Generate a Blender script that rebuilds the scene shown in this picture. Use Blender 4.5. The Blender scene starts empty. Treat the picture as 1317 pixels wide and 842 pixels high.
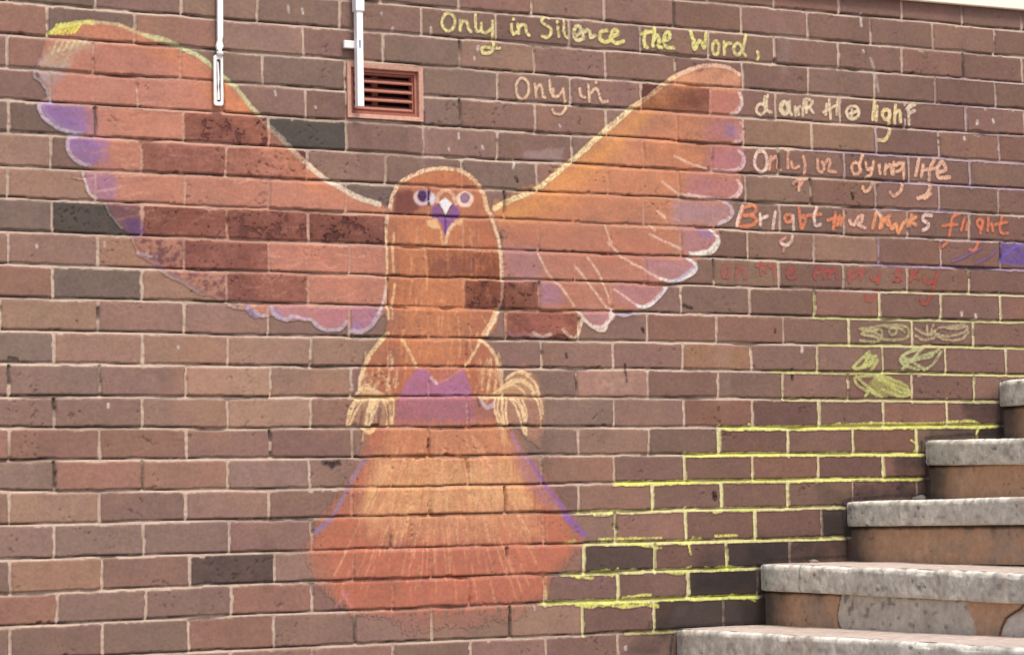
import bpy, bmesh, math, random
import numpy as np
from mathutils import Matrix, Vector

sc = bpy.context.scene
col = sc.collection
R = math.radians
ZO = 2.9975                       # wall data hang from a reference bed joint; the pavement is z = 0

# ------------------------------------------------------------ camera, light
cam_d = bpy.data.cameras.new('camera'); cam = bpy.data.objects.new('camera', cam_d); col.objects.link(cam)
cam_d.sensor_width = 36.0; cam_d.sensor_fit = 'HORIZONTAL'; cam_d.lens = 84.3067
cam_d.clip_start = 0.05; cam_d.clip_end = 300
r_, f_, u_ = [Vector(v) for v in [(0.8947567, -0.4461196, -0.0196909), (0.4462022, 0.8914324, 0.0790686), (-0.0177209, -0.0795333, 0.9966747)]]
m = Matrix((r_, u_, -f_)).transposed().to_4x4()
m.translation = Vector((-1.7422, -6.17948, -1.37843 + ZO))
cam.matrix_world = m
sc.camera = cam

SUN_EL, SUN_AZ = 60.0, 6.0       # degrees; azimuth turned from straight in front of the wall towards +X
world = bpy.data.worlds.new('World'); sc.world = world; world.use_nodes = True
nt = world.node_tree; bg = nt.nodes['Background']
sky = nt.nodes.new('ShaderNodeTexSky'); sky.sky_type = 'NISHITA'; sky.sun_disc = False
sky.sun_elevation = R(SUN_EL); sky.sun_rotation = R(180 - SUN_AZ)
sky.air_density = 1.0; sky.dust_density = 4.0; sky.ozone_density = 0.6
nt.links.new(sky.outputs[0], bg.inputs[0]); bg.inputs[1].default_value = 0.13
sun_d = bpy.data.lights.new('sun', 'SUN'); sun_d.energy = 1.5; sun_d.angle = R(12); sun_d.color = (1.0, 0.94, 0.86)
sun = bpy.data.objects.new('sun', sun_d); col.objects.link(sun)
to_sun = Vector((math.sin(R(SUN_AZ)) * math.cos(R(SUN_EL)), -math.cos(R(SUN_AZ)) * math.cos(R(SUN_EL)), math.sin(R(SUN_EL))))
sun.rotation_euler = to_sun.to_track_quat('Z', 'Y').to_euler(); sun.location = (2, -4, 8)
vs = sc.view_settings; vs.view_transform = 'Standard'; vs.look = 'None'; vs.exposure = 0.66; vs.gamma = 1.0; vs.use_curve_mapping = False

# ------------------------------------------------------------ helpers
def lin(c):
    c = np.asarray(c, float) / 255.0
    return np.where(c <= 0.04045, c / 12.92, ((c + 0.055) / 1.055) ** 2.4) * GAIN
GAIN = 0.78
def tag(o, label=None, cat=None, group=None, kind=None):
    if label: o['label'] = label
    if cat: o['category'] = cat
    if group: o['group'] = group
    if kind: o['kind'] = kind
    return o
def empty(name, loc, parent=None):
    o = bpy.data.objects.new(name, None); col.objects.link(o); o.location = loc; o.empty_display_size = 0.1
    return o
def link(name, me, mat, parent=None):
    o = bpy.data.objects.new(name, me); col.objects.link(o)
    if mat: me.materials.append(mat)
    if parent:
        o.parent = parent
        p = parent; loc = Vector((0, 0, 0))
        while p: loc += p.location; p = p.parent
        o.location = -loc
    return o
_tab = {}
def vn(x, z, scale, seed):
    """smooth value noise, -1..1"""
    if seed not in _tab: _tab[seed] = np.random.RandomState(seed).uniform(-1, 1, (256, 256)).astype(np.float32)
    t = _tab[seed]
    x = np.asarray(x, np.float32) / scale + 1000; z = np.asarray(z, np.float32) / scale + 1000
    i = np.floor(x).astype(int); j = np.floor(z).astype(int); fx = x - i; fz = z - j
    fx = fx * fx * (3 - 2 * fx); fz = fz * fz * (3 - 2 * fz)
    i0, i1, j0, j1 = i & 255, (i + 1) & 255, j & 255, (j + 1) & 255
    return (t[i0, j0] * (1 - fx) + t[i1, j0] * fx) * (1 - fz) + (t[i0, j1] * (1 - fx) + t[i1, j1] * fx) * fz
def fbm(x, z, scale, seed, n=3, rot=True):
    a = 1.0; s = 0; tot = 0
    for k in range(n):
        t = (0.6 + 1.1 * k) if rot else 0.0
        s = s + a * vn(x * math.cos(t) - z * math.sin(t), x * math.sin(t) + z * math.cos(t), scale / 2 ** k, seed + k); tot += a; a *= 0.55
    return s / tot
def vr(x, z, scale, seed, t=0.65):
    return vn(x * math.cos(t) - z * math.sin(t), x * math.sin(t) + z * math.cos(t), scale, seed)
def ss(a, b, x):
    t = np.clip((x - a) / (b - a), 0, 1); return t * t * (3 - 2 * t)
def grid_mesh(name, co, quads, cols=None, smooth=True):
    me = bpy.data.meshes.new(name)
    me.vertices.add(len(co)); me.vertices.foreach_set('co', np.ascontiguousarray(co, np.float32).ravel())
    nq = len(quads); me.loops.add(nq * 4); me.polygons.add(nq)
    me.loops.foreach_set('vertex_index', np.ascontiguousarray(quads, np.int32).ravel())
    me.polygons.foreach_set('loop_start', np.arange(0, nq * 4, 4, dtype=np.int32))
    me.polygons.foreach_set('use_smooth', np.full(nq, smooth, dtype=bool))
    me.update(calc_edges=True)
    if cols is not None:
        at = me.color_attributes.new('col', 'FLOAT_COLOR', 'POINT')
        c4 = np.ones((len(co), 4), np.float32); c4[:, :3] = cols
        at.data.foreach_set('color', c4.ravel())
    return me
def mat_attr(name, rough=0.9, grain=0.10, gscale=480.0, bump=0.2, bdist=0.0012, spec=0.25):
    """albedo from the mesh's own paint attribute, broken up by fine procedural grain"""
    mt = bpy.data.materials.new(name); mt.use_nodes = True; n = mt.node_tree; b = n.nodes['Principled BSDF']
    at = n.nodes.new('ShaderNodeAttribute'); at.attribute_name = 'col'
    tc = n.nodes.new('ShaderNodeTexCoord'); geo = n.nodes.new('ShaderNodeNewGeometry')
    no = n.nodes.new('ShaderNodeTexNoise'); no.inputs['Scale'].default_value = gscale; no.inputs['Detail'].default_value = 3
    n2 = n.nodes.new('ShaderNodeTexNoise'); n2.inputs['Scale'].default_value = gscale * 0.22; n2.inputs['Detail'].default_value = 4
    ad = n.nodes.new('ShaderNodeMath'); ad.operation = 'ADD'
    mr = n.nodes.new('ShaderNodeMapRange'); mr.inputs['From Min'].default_value = 0.7; mr.inputs['From Max'].default_value = 1.3
    mr.inputs['To Min'].default_value = 1 - grain; mr.inputs['To Max'].default_value = 1 + grain
    vm = n.nodes.new('ShaderNodeVectorMath'); vm.operation = 'SCALE'
    n.links.new(geo.outputs['Position'], no.inputs['Vector']); n.links.new(geo.outputs['Position'], n2.inputs['Vector'])
    n.links.new(no.outputs['Fac'], ad.inputs[0]); n.links.new(n2.outputs['Fac'], ad.inputs[1])
    n.links.new(ad.outputs[0], mr.inputs['Value']); n.links.new(at.outputs['Color'], vm.inputs[0]); n.links.new(mr.outputs[0], vm.inputs['Scale'])
    n.links.new(vm.outputs[0], b.inputs['Base Color'])
    b.inputs['Roughness'].default_value = rough; b.inputs['Specular IOR Level'].default_value = spec
    bp = n.nodes.new('ShaderNodeBump'); bp.inputs['Strength'].default_value = bump; bp.inputs['Distance'].default_value = bdist
    n.links.new(ad.outputs[0], bp.inputs['Height']); n.links.new(bp.outputs[0], b.inputs['Normal'])
    return mt
def mat_plain(name, rgb, rough=0.6, var=0.12, scale=60.0, metal=0.0, spec=0.4, k=1.0):
    mt = bpy.data.materials.new(name); mt.use_nodes = True; n = mt.node_tree; b = n.nodes['Principled BSDF']
    geo = n.nodes.new('ShaderNodeNewGeometry'); no = n.nodes.new('ShaderNodeTexNoise'); no.inputs['Scale'].default_value = scale; no.inputs['Detail'].default_value = 5
    rp = n.nodes.new('ShaderNodeValToRGB'); c = lin(rgb) * k
    rp.color_ramp.elements[0].position = 0.3; rp.color_ramp.elements[1].position = 0.7
    rp.color_ramp.elements[0].color = (*(c * (1 - var)), 1); rp.color_ramp.elements[1].color = (*np.minimum(c * (1 + var), 0.95), 1)
    n.links.new(geo.outputs['Position'], no.inputs['Vector']); n.links.new(no.outputs['Fac'], rp.inputs['Fac']); n.links.new(rp.outputs['Color'], b.inputs['Base Color'])
    b.inputs['Roughness'].default_value = rough; b.inputs['Metallic'].default_value = metal; b.inputs['Specular IOR Level'].default_value = spec
    return mt
def box(bm, x0, x1, y0, y1, z0, z1):
    vs_ = [bm.verts.new((x, y, z)) for x in (x0, x1) for y in (y0, y1) for z in (z0, z1)]
    for f in ((0, 1, 3, 2), (4, 6, 7, 5), (0, 4, 5, 1), (2, 3, 7, 6), (0, 2, 6, 4), (1, 5, 7, 3)): bm.faces.new([vs_[i] for i in f])
def prism(bm, prof, axis, a0, a1):
    """extrude a closed 2-D profile along one axis; prof in the two other axes (in x,y,z order)"""
    def P(p, a):
        return {'x': (a, p[0], p[1]), 'y': (p[0], a, p[1]), 'z': (p[0], p[1], a)}[axis]
    A = [bm.verts.new(P(p, a0)) for p in prof]; B_ = [bm.verts.new(P(p, a1)) for p in prof]; n = len(prof)
    bm.faces.new(A); bm.faces.new(B_[::-1])
    for i in range(n): bm.faces.new((A[i], B_[i], B_[(i + 1) % n], A[(i + 1) % n]))
def done(name, bm, mat, parent=None, bevel=0.0, seg=2, smooth=False):
    bmesh.ops.recalc_face_normals(bm, faces=bm.faces)
    if bevel: bmesh.ops.bevel(bm, geom=list(bm.edges), offset=bevel, segments=seg, profile=0.6, affect='EDGES', clamp_overlap=True)
    me = bpy.data.meshes.new(name); bm.to_mesh(me); bm.free()
    if smooth: me.polygons.foreach_set('use_smooth', np.ones(len(me.polygons), dtype=bool))
    return link(name, me, mat, parent)

# ------------------------------------------------------------ pavement
def plane_ground():
    bm = bmesh.new(); n = 40
    xs = np.concatenate([[-120, -40, -12], np.linspace(-5, 8, n), [14, 40, 120]]); ys = np.concatenate([[-120, -40, -14], np.linspace(-9, 0.3, 30)])
    g = [[bm.verts.new((x, y, 0.0)) for y in ys] for x in xs]
    for i in range(len(xs) - 1):
        for j in range(len(ys) - 1): bm.faces.new((g[i][j], g[i + 1][j], g[i + 1][j + 1], g[i][j + 1]))
    return done('pavement', bm, mat_plain('pavement_concrete', (150, 142, 134), 0.9, 0.2, 7.0))
tag(plane_ground(), kind='structure')

# ------------------------------------------------------------ brick wall
PITCH, COURSE = 0.24, 0.086
BED = {-2: [(3248, 5.4)], -1: [(3244, 3.4)], 0: [(-142, 6.3), (3240, 1.7)], 1: [(-142, 4.9), (3236, 1.4)], 2: [(-142, 1.6), (3232, 1.2)], 3: [(-142, 2.7), (3228, -2.5)], 4: [(-143, 1.9), (3224, -2.3)], 5: [(-143, -1.8), (3220, -1.8)], 6: [(-143, 0.9), (3216, -6.2)], 7: [(-143, -1.4), (3212, -9.2)], 8: [(-144, -3.5), (3208, -5.6)], 9: [(-144, -4.4), (3204, -5.7)], 10: [(-144, -5.1), (567, -6.7), (1354, -6.3), (2221, -4.8), (3201, -3.0)], 11: [(-144, -4.5), (566, -5.2), (1352, -1.4), (2218, -2.1), (3197, -5.2)], 12: [(-145, -5.8), (565, -4.5), (1350, 1.4), (2216, -1.5), (3193, -4.7)], 13: [(-145, -0.9), (564, -3.7), (1348, -0.0), (2213, -3.1), (3105, 3.6)], 14: [(-145, 0.2), (563, -0.5), (1347, 3.2), (2210, 2.6), (2766, 0.6)], 15: [(-145, 5.5), (562, 0.7), (1345, 5.0), (2207, 10.8)], 16: [(-146, 3.0), (561, 6.4), (1343, 10.1)], 17: [(-146, 0.6), (560, 3.7)], 18: [(-146, -3.6), (559, 5.5)], 19: [(-146, 0.5), (558, 7.5), (1337, 8.6)]}        # bed joint n -> [(x mm, deviation mm), ...]
PERP = {10: {0.0: -1.4, 1.0: 241.2, 2.0: 483.2, 3.0: 726.6, 6.0: 1444.0, 7.0: 1682.6, 8.0: 1920.4, 9.0: 2161.4, 10.0: 2401.1, 11.0: 2645.0, 12.0: 2887.0, 13.0: 3126.8}, 12: {0.0: -0.1, 1.0: 239.8, 2.0: 481.4, 3.0: 724.2, 7.0: 1682.0, 8.0: 1920.8, 9.0: 2161.4, 10.0: 2400.7, 11.0: 2641.3, 12.0: 2885.9}, 14: {0.0: -0.9, 1.0: 238.5, 2.0: 479.5, 3.0: 717.2, 6.0: 1436.0, 7.0: 1677.4, 8.0: 1917.1, 9.0: 2155.8, 10.0: 2393.4, 11.0: 2634.6}, 16: {0.0: -1.7, 1.0: 241.5, 2.0: 482.1, 3.0: 721.7, 4.0: 959.8, 5.0: 1198.4, 6.0: 1439.6, 7.0: 1677.1, 8.0: 1916.0, 9.0: 2158.5}, 18: {0.0: 5.8, 1.0: 246.6, 2.0: 486.8}, 0: {0.0: -14.3, 1.0: 226.0, 11.0: 2648.5, 12.0: 2881.7, 13.0: 3121.4, 2.0: 470.0, 3.0: 715.3}, 2: {0.0: -7.4, 1.0: 232.8, 10.0: 2407.1, 11.0: 2647.8, 12.0: 2889.8, 13.0: 3129.4}, 4: {0.0: -6.1, 1.0: 243.0, 10.0: 2396.4, 11.0: 2638.3, 12.0: 2882.7, 13.0: 3120.2, 2.0: 484.3}, 6: {0.0: -4.0, 1.0: 242.8, 2.0: 484.7, 10.0: 2401.8, 11.0: 2643.5, 12.0: 2883.1, 13.0: 3118.8}, 8: {0.0: -3.7, 1.0: 241.4, 2.0: 480.6, 10.0: 2395.7, 11.0: 2639.8, 12.0: 2876.0, 13.0: 3111.1}, -2: {10.0: 2403.0, 11.0: 2640.2, 12.0: 2881.1, 13.0: 3125.8}, 11: {-0.5: -121.9, 0.5: 122.6, 1.5: 362.6, 2.5: 605.1, 3.5: 846.5, 9.5: 2273.2, 10.5: 2513.2, 11.5: 2752.7, 12.5: 2995.0}, 13: {-0.5: -120.4, 0.5: 121.5, 1.5: 363.2, 2.5: 603.0, 3.5: 846.1, 9.5: 2284.3, 10.5: 2524.2, 11.5: 2765.2}, -1: {9.5: 2276.9, 10.5: 2514.7, 11.5: 2756.4, 12.5: 2997.4, 13.5: 3235.7, 2.5: 580.1, 3.5: 827.0}, 1: {9.5: 2276.8, 10.5: 2515.7, 12.5: 3001.2, 0.5: 110.8, 1.5: 355.1, 2.5: 594.0}, 3: {10.5: 2524.0, 11.5: 2768.9, 12.5: 3009.2, 0.5: 116.2, 1.5: 362.4, 2.5: 610.3, 3.5: 843.0}, 7: {9.5: 2270.8, 10.5: 2507.6, 11.5: 2750.1, 12.5: 2989.5, -0.5: -120.9, 0.5: 120.5, 1.5: 361.4, 2.5: 606.0, 3.5: 847.1, 4.5: 1084.1}, 5: {-0.5: -122.4, 0.5: 115.1, 1.5: 365.2, 2.5: 608.1, 4.5: 1093.4, 5.5: 1334.8}, 9: {-0.5: -144.0, 0.5: 119.4, 1.5: 359.8, 4.5: 1085.7, 5.5: 1332.4, 6.5: 1569.0}, 17: {-0.5: -119.5, 0.5: 125.7, 1.5: 368.7, 2.5: 611.1, 6.5: 1569.9, 7.5: 1807.0, 8.5: 2054.1}, 19: {-0.5: -120.0, 0.5: 126.7, 1.5: 364.9, 2.5: 607.8, 3.5: 846.2, 5.5: 1326.1, 6.5: 1560.5, 7.5: 1799.5}, 15: {-0.5: -121.0, 0.5: 120.4, 1.5: 359.4, 8.5: 2043.1, 7.5: 1803.9}}      # course -> {brick number: x mm of the joint on its left}
BRK = {(-1, 0): ('p', 0, 0), (-1, 1): ('m', 0, 0), (-1, 2): ('t', 0, 0), (-1, 3): ('p', 0, 0), (-1, 4): ('m', 0, 0), (-1, 5): ('m', 0, 0), (-1, 6): ('b', 0, 0), (-1, 7): ('m', 0, 0), (0, -1): ('r', 0, 0), (0, 0): ('p', 0, 0), (0, 1): ('r', 0, 0), (0, 2): ('m', 0, 0), (0, 3): ('m', 0, 0), (0, 4): ('p', 0, 0), (0, 5): ('t', 0, 0), (1, -1): ('m', 0, 0), (1, 0): ('r', 0, 0), (1, 1): ('r', 0, 0), (1, 2): ('p', 0, 0), (1, 3): ('p', 0, 0), (1, 4): ('m', 0, 0), (1, 5): ('p', 0, 0), (2, -1): ('m', 0, 0), (2, 0): ('r', 0, 0), (2, 2): ('m', 0, 0), (2, 3): ('b', 0, 0), (3, -1): ('p', 0, 0), (3, 0): ('p', 0, 0), (3, 2): ('d', 0.9, 0.5), (3, 3): ('k', 0.72, 0.5), (3, 4): ('m', 0, 0), (3, 5): ('m', 0, 0), (4, -1): ('t', 0, 0), (4, 0): ('m', 0, 0), (4, 1): ('d', 0.66, 0.9), (4, 2): ('d', 0.58, 0.8), (4, 3): ('m', 0, 0), (4, 4): ('m', 0, 0), (4, 5): ('p', 0, 0), (5, -1): ('t', 0, 0), (5, 0): ('t', 0, 0), (5, 2): ('m', 0.2, 0.5), (5, 3): ('m', 0, 0), (5, 4): ('g', 0.1, 0.2), (5, 5): ('m', 0, 0), (5, 6): ('m', 0, 0), (6, -1): ('g', 0, 0), (6, 0): ('k', 0.5, 0.6), (6, 1): ('d', 0.82, 0.6), (6, 2): ('d', 0.94, 0.5), (6, 3): ('d', 0.96, 0.4), (6, 4): ('m', 0, 0), (7, -1): ('t', 0, 0), (7, 0): ('m', 0, 0), (7, 1): ('o', 0.45, 0.3), (7, 2): ('d', 0.8, 0.8), (7, 3): ('m', 0, 0), (7, 4): ('m', 0, 0), (8, -1): ('r', 0, 0), (8, 0): ('g', 0, 0), (8, 1): ('o', 0.5, 0.3), (8, 2): ('d', 0.62, 0.9), (8, 3): ('m', 0, 0), (8, 4): ('b', 0, 0), (9, -1): ('t', 0, 0), (9, 0): ('t', 0, 0), (9, 1): ('m', 0, 0), (9, 2): ('m', 0, 0), (9, 3): ('m', 0, 0), (10, -1): ('g', 0, 0), (10, 0): ('t', 0, 0), (10, 1): ('t', 0, 0), (10, 2): ('t', 0, 0), (10, 3): ('t', 0, 0), (10, 4): ('m', 0, 0), (11, -1): ('m', 0, 0), (11, 0): ('p', 0, 0), (11, 1): ('m', 0, 0), (11, 2): ('t', 0, 0), (11, 3): ('t', 0, 0), (11, 4): ('m', 0, 0), (11, 5): ('m', 0, 0), (12, -1): ('m', 0, 0), (12, 0): ('m', 0, 0), (12, 1): ('m', 0, 0), (12, 2): ('t', 0, 0), (12, 3): ('m', 0, 0), (12, 4): ('m', 0, 0), (13, -1): ('r', 0, 0), (13, 0): ('r', 0, 0), (13, 1): ('r', 0, 0), (13, 2): ('m', 0, 0), (13, 3): ('b', 0, 0), (13, 4): ('m', 0, 0), (14, -1): ('p', 0, 0), (14, 0): ('r', 0, 0), (14, 1): ('r', 0, 0), (14, 2): ('p', 0, 0), (14, 3): ('m', 0, 0), (14, 4): ('m', 0, 0), (15, -1): ('m', 0, 0), (15, 0): ('t', 0, 0), (15, 1): ('m', 0, 0), (15, 2): ('m', 0, 0), (15, 3): ('m', 0, 0), (15, 4): ('m', 0, 0), (16, -1): ('p', 0, 0), (16, 0): ('p', 0, 0), (16, 1): ('p', 0, 0), (16, 2): ('b', 0, 0), (16, 3): ('r', 0, 0), (16, 4): ('m', 0, 0), (17, -1): ('p', 0, 0), (17, 0): ('o', 0, 0), (17, 1): ('b', 0, 0), (17, 2): ('n', 0, 0.8), (17, 3): ('m', 0, 0), (17, 4): ('m', 0, 0), (18, -1): ('r', 0, 0), (18, 0): ('p', 0, 0), (18, 1): ('p', 0, 0), (18, 2): ('r', 0, 0), (18, 3): ('b', 0, 0), (18, 4): ('m', 0, 0), (19, -1): ('m', 0, 0), (19, 0): ('m', 0, 0), (19, 1): ('p', 0, 0), (19, 2): ('r', 0, 0), (19, 3): ('m', 0, 0), (19, 4): ('m', 0, 0), (20, -1): ('b', 0, 0), (20, 0): ('p', 0, 0), (20, 1): ('m', 0, 0), (20, 2): ('m', 0, 0), (20, 3): ('m', 0, 0), (20, 4): ('p', 0, 0), (10, 6): ('m', 0, 0), (10, 7): ('m', 0, 0), (10, 8): ('o', 0, 0), (10, 9): ('m', 0, 0), (10, 10): ('m', 0, 0), (11, 6): ('p', 0, 0), (11, 7): ('t', 0, 0), (11, 8): ('m', 0, 0), (11, 9): ('p', 0, 0), (11, 10): ('m', 0, 0), (11, 11): ('b', 0, 0), (12, 6): ('p', 0, 0), (12, 7): ('m', 0, 0), (12, 8): ('r', 0, 0), (12, 9): ('b', 0, 0), (12, 10): ('m', 0, 0), (13, 6): ('p', 0, 0), (13, 7): ('t', 0, 0), (13, 8): ('p', 0, 0), (13, 9): ('b', 0, 0), (13, 10): ('m', 0, 0), (13, 11): ('r', 0, 0), (14, 6): ('r', 0, 0), (14, 7): ('b', 0, 0), (14, 8): ('m', 0, 0), (14, 9): ('r', 0, 0), (14, 10): ('b', 0, 0), (2, 9): ('t', 0, 0), (2, 10): ('t', 0, 0), (17, 7): ('n', 0, 0), (15, 11): ('b', 0, 1.0), (15, 12): ('b', 0, 0), (17, 8): ('b', 0, 0), (17, 9): ('n', 0, 0), (18, 6): ('b', 0, 0), (18, 7): ('b', 0, 0), (18, 8): ('n', 0, 0), (18, 9): ('n', 0, 0), (19, 7): ('b', 0, 0), (19, 8): ('n', 0, 0), (19, 9): ('n', 0, 0), (19, 10): ('n', 0, 0), (13, 12): ('p', 0, 0), (13, 13): ('n', 0, 0), (16, 8): ('b', 0, 0), (16, 9): ('b', 0, 0), (16, 10): ('n', 0, 0), (12, 11): ('r', 0, 0), (12, 12): ('b', 0, 0), (1, 8): ('d', 0.78, 0.4), (2, 8): ('r', 0.25, 0.8), (2, 7): ('m', 0.1, 0.2), (8, 5): ('d', 0.9, 0.3), (9, 6): ('d', 0.5, 0.9), (9, 4): ('m', 0.3, 0.5), (7, 5): ('d', 0.5, 0.3), (3, 8): ('m', 0, 0.1)}        # (course, brick) -> (clay letter, how much the chalk failed to take, mottling)
def axis(a, b, s): return list(np.arange(a, b - 1e-9, s))
xs = np.array(axis(-1.4, -0.27, 0.007) + axis(-0.27, 3.40, 0.003) + axis(3.40, 4.8, 0.007) + [4.8])
zs = np.array(axis(-ZO, -1.96, 0.007) + axis(-1.96, 0.33, 0.003) + axis(0.33, 0.62, 0.007) + [0.62])
NX, NZ = len(xs), len(zs)
X, Zc = np.meshgrid(xs, zs, indexing='ij')
rs = np.random.RandomState(11)
def bedz(n, x):
    b = BED.get(n)
    d = np.interp(x, [q[0] / 1000 for q in b], [q[1] / 1000 for q in b]) if b else 0.0
    return -n * COURSE + d + 0.0016 * vn(x, n * 3.7, 0.11, 5) + 0.001 * vn(x, n * 9.1, 0.03, 6)
JH = 0.0043
nmin, nmax = -8, 36
beds = {n: bedz(n, xs) for n in range(nmin, nmax + 2)}
row = np.full((NX, NZ), nmin, int)
for n in range(nmin, nmax + 1): row[Zc <= beds[n][:, None]] = n
BZ = np.stack([beds[n] for n in range(nmin, nmax + 2)], 1)
top = np.take_along_axis(BZ, row - nmin, 1); bot = np.take_along_axis(BZ, row - nmin + 1, 1)
dtop, dbot = top - Zc, Zc - bot
djoint = np.zeros((NX, NZ), int); dperp = np.full((NX, NZ), 9.0); bid = np.zeros((NX, NZ), int)
letters = {}; 
for mrow in range(nmin, nmax + 1):
    sel = row == mrow
    off = 0.5 if mrow % 2 else 0.0
    pj = []
    known = PERP.get(mrow, {})
    for k in range(-8, 23):
        kk = k - off if off else float(k)
        x = known[kk] / 1000 if kk in known else kk * PITCH + 0.003 * rs.uniform(-1, 1)
        pj.append((k, x))
    px = np.array([q[1] for q in pj])
    ii, jj = np.nonzero(sel)
    xx = xs[ii] + 0.0012 * vn(zs[jj], mrow * 5.3, 0.02, 9) + 0.003 * vn(zs[jj] * 0 + mrow * 7.7, np.round(xs[ii] / PITCH), 1.0, 10) * (zs[jj] + mrow * COURSE + COURSE / 2) / COURSE
    idx = np.clip(np.searchsorted(px, xx) - 1, 0, len(px) - 2)
    dl, dr = xx - px[idx], px[idx + 1] - xx
    djoint[ii, jj] = idx + (dr < dl) + 97 * mrow; dperp[ii, jj] = np.minimum(dl, dr); bid[ii, jj] = np.array([q[0] for q in pj])[idx]
edge_n = 0.0014 * fbm(X, Zc, 0.014, 21) + 0.0009 * vr(X, Zc, 0.05, 25) - 0.0045 * ss(0.62, 0.9, vr(X, Zc, 0.022, 27)) * ss(0.1, 0.5, vr(X, Zc, 0.2, 28))
dx_ = dperp - 0.0035 + edge_n; dz_ = np.minimum(dtop, dbot) - JH + edge_n
RC = 0.006                                            # worn corners
q0, q1 = np.maximum(RC - dx_, 0), np.maximum(RC - dz_, 0)
din = np.minimum(np.minimum(dx_, dz_), RC - np.sqrt(q0 * q0 + q1 * q1))
# opening of the air vent, mortar round it
VX0, VX1, VZ0, VZ1 = 0.8470, 1.0790, -0.2450, -0.0905
dv = np.maximum(np.maximum(VX0 - X, X - VX1), np.maximum(VZ0 - Zc, Zc - VZ1))
din = np.minimum(din, dv - 0.006)
# per brick attributes
key = (row - nmin) * 64 + (bid + 16)
uk, inv = np.unique(key, return_inverse=True); inv = inv.reshape(key.shape)
PAL = {'m': (141, 113, 106), 't': (159, 129, 115), 'p': (131, 110, 103), 'g': (114, 100, 96), 'k': (88, 80, 77), 'r': (150, 113, 102), 'o': (162, 128, 108), 'd': (106, 66, 62), 'b': (128, 100, 95), 'n': (94, 78, 74)}
nb = len(uk); bc = np.zeros((nb, 3)); bres = np.zeros(nb); bmot = np.zeros(nb); boff = np.zeros(nb); btx = np.zeros(nb); btz = np.zeros(nb)
for q, kv in enumerate(uk):
    mr_, bj = kv // 64 + nmin, kv % 64 - 16
    e = BRK.get((mr_, bj))
    xm = bj * PITCH
    if e: L, bres[q], bmot[q] = e
    else:
        if xm > 1.6: L = rs.choice(list('mbrpt'), p=[.48, .20, .18, .08, .06])
        else: L = rs.choice(list('mtprgb'), p=[.44, .20, .08, .16, .02, .10])
        bmot[q] = 0.35 if rs.rand() < 0.12 else 0.0
    c = np.array(PAL[L], float); c = c if L in 'dkn' or e else 0.6 * c + 0.4 * np.array(PAL['m'])
    c = c if L in 'dkn' else 0.78 * c + 0.22 * np.array((148., 117., 104.))
    c = c * (1.0, 0.985, 0.955)
    if xm > 1.7: c = c * (0.93, 0.915, 0.90)
    if xm > 1.6 and mr_ > 11: c = c * 0.95
    if -1 <= xm < 0.6 and 8 < mr_ < 17: c = c * 1.03
    bc[q] = lin(c * (1 + 0.030 * rs.randn()) * (1 + 0.006 * rs.randn(3)))
    boff[q] = 0.0013 * rs.randn(); btx[q], btz[q] = 0.006 * rs.randn(), 0.012 * rs.randn()
isb = ss(-0.0004, 0.0016, din)
BRKC = bc[inv]; RES = bres[inv]; MOT = bmot[inv]
n1 = fbm(X, Zc, 0.11, 31); n2 = fbm(X * 1.0, Zc, 0.022, 41); n3 = vr(X, Zc, 0.0065, 51); n4 = vr(X, Zc, 0.0035, 52, 1.2)
sh = 1 + 0.10 * n1 + 0.08 * n2 + 0.07 * n3 + 0.05 * n4 - MOT * (0.30 * ss(0.0, 0.5, n2) - 0.10)
sh = sh - 0.10 * ss(0.006, 0.0, din)                  # dirt kept in the rough arrises
pit = ss(0.60, 0.82, vr(X, Zc, 0.0085, 61) + 0.25 * vr(X, Zc, 0.004, 63, 1.4)) * ss(0.38, 0.70, vr(X, Zc, 0.07, 62) + 0.7 * MOT)
sh = sh * (1 - 0.32 * pit)
hue = fbm(X, Zc, 0.05, 45); brick = BRKC * sh[..., None] * (1 + np.stack([0.03 * n1, 0.035 * hue, -0.03 * n1 - 0.06 * hue], -1))
mdirt = ss(-0.1, 0.6, fbm(X, Zc * 2.0, 0.25, 71) + 0.25 * n2)
mort = lin((200, 176, 157)) * (1 + 0.12 * ss(0.4, -0.6, X) * ss(-0.6, -1.2, Zc))[..., None] * (1 + 0.10 * n2 + 0.09 * n3)[..., None]
mort = mort * (1 - mdirt[..., None] * np.array([0.36, 0.40, 0.42]))
WALL = brick * isb[..., None] + mort * (1 - isb)[..., None]
# relief (metres into the wall)
tj = np.clip(np.where(dtop < dbot, -dtop, dbot) / JH, -1, 1)      # -1..1 across a bed: + is the upper edge
jd = fbm(X, Zc * 3.0, 0.16, 81)
lower = np.where(dtop < dbot, 1.0, 0.0)                            # point lies in the lower half of the joint above its course
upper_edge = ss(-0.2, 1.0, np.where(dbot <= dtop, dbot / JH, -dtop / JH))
dm = 0.0036 + 0.0040 * upper_edge * (dz_ < dx_) + 0.0030 * np.clip(jd, -0.6, 1.0) + 0.0065 * ss(0.35, 0.62, jd) + 0.0010 * n3
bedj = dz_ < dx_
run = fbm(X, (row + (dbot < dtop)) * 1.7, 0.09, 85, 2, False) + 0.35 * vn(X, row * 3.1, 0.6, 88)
crack_shade = ss(0.30, 0.85, upper_edge) * bedj * ss(-0.45, 0.15, run)             # mortar shrunk away below the arris; also darkens the mortar as recess shadow and grime
hsh = np.abs(np.sin(djoint * 12.9898) * 43758.5453) % 1.0
perpd = (hsh < 0.16) * (~bedj) * ss(-0.5, 0.1, vn(Zc, djoint * 1.3, 0.03, 89))
crack_shade = np.maximum(crack_shade, 0.95 * perpd) * (1 - isb)
dm = dm + 0.0058 * crack_shade
mort = mort * (1 - 0.76 * crack_shade)[..., None]
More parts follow.
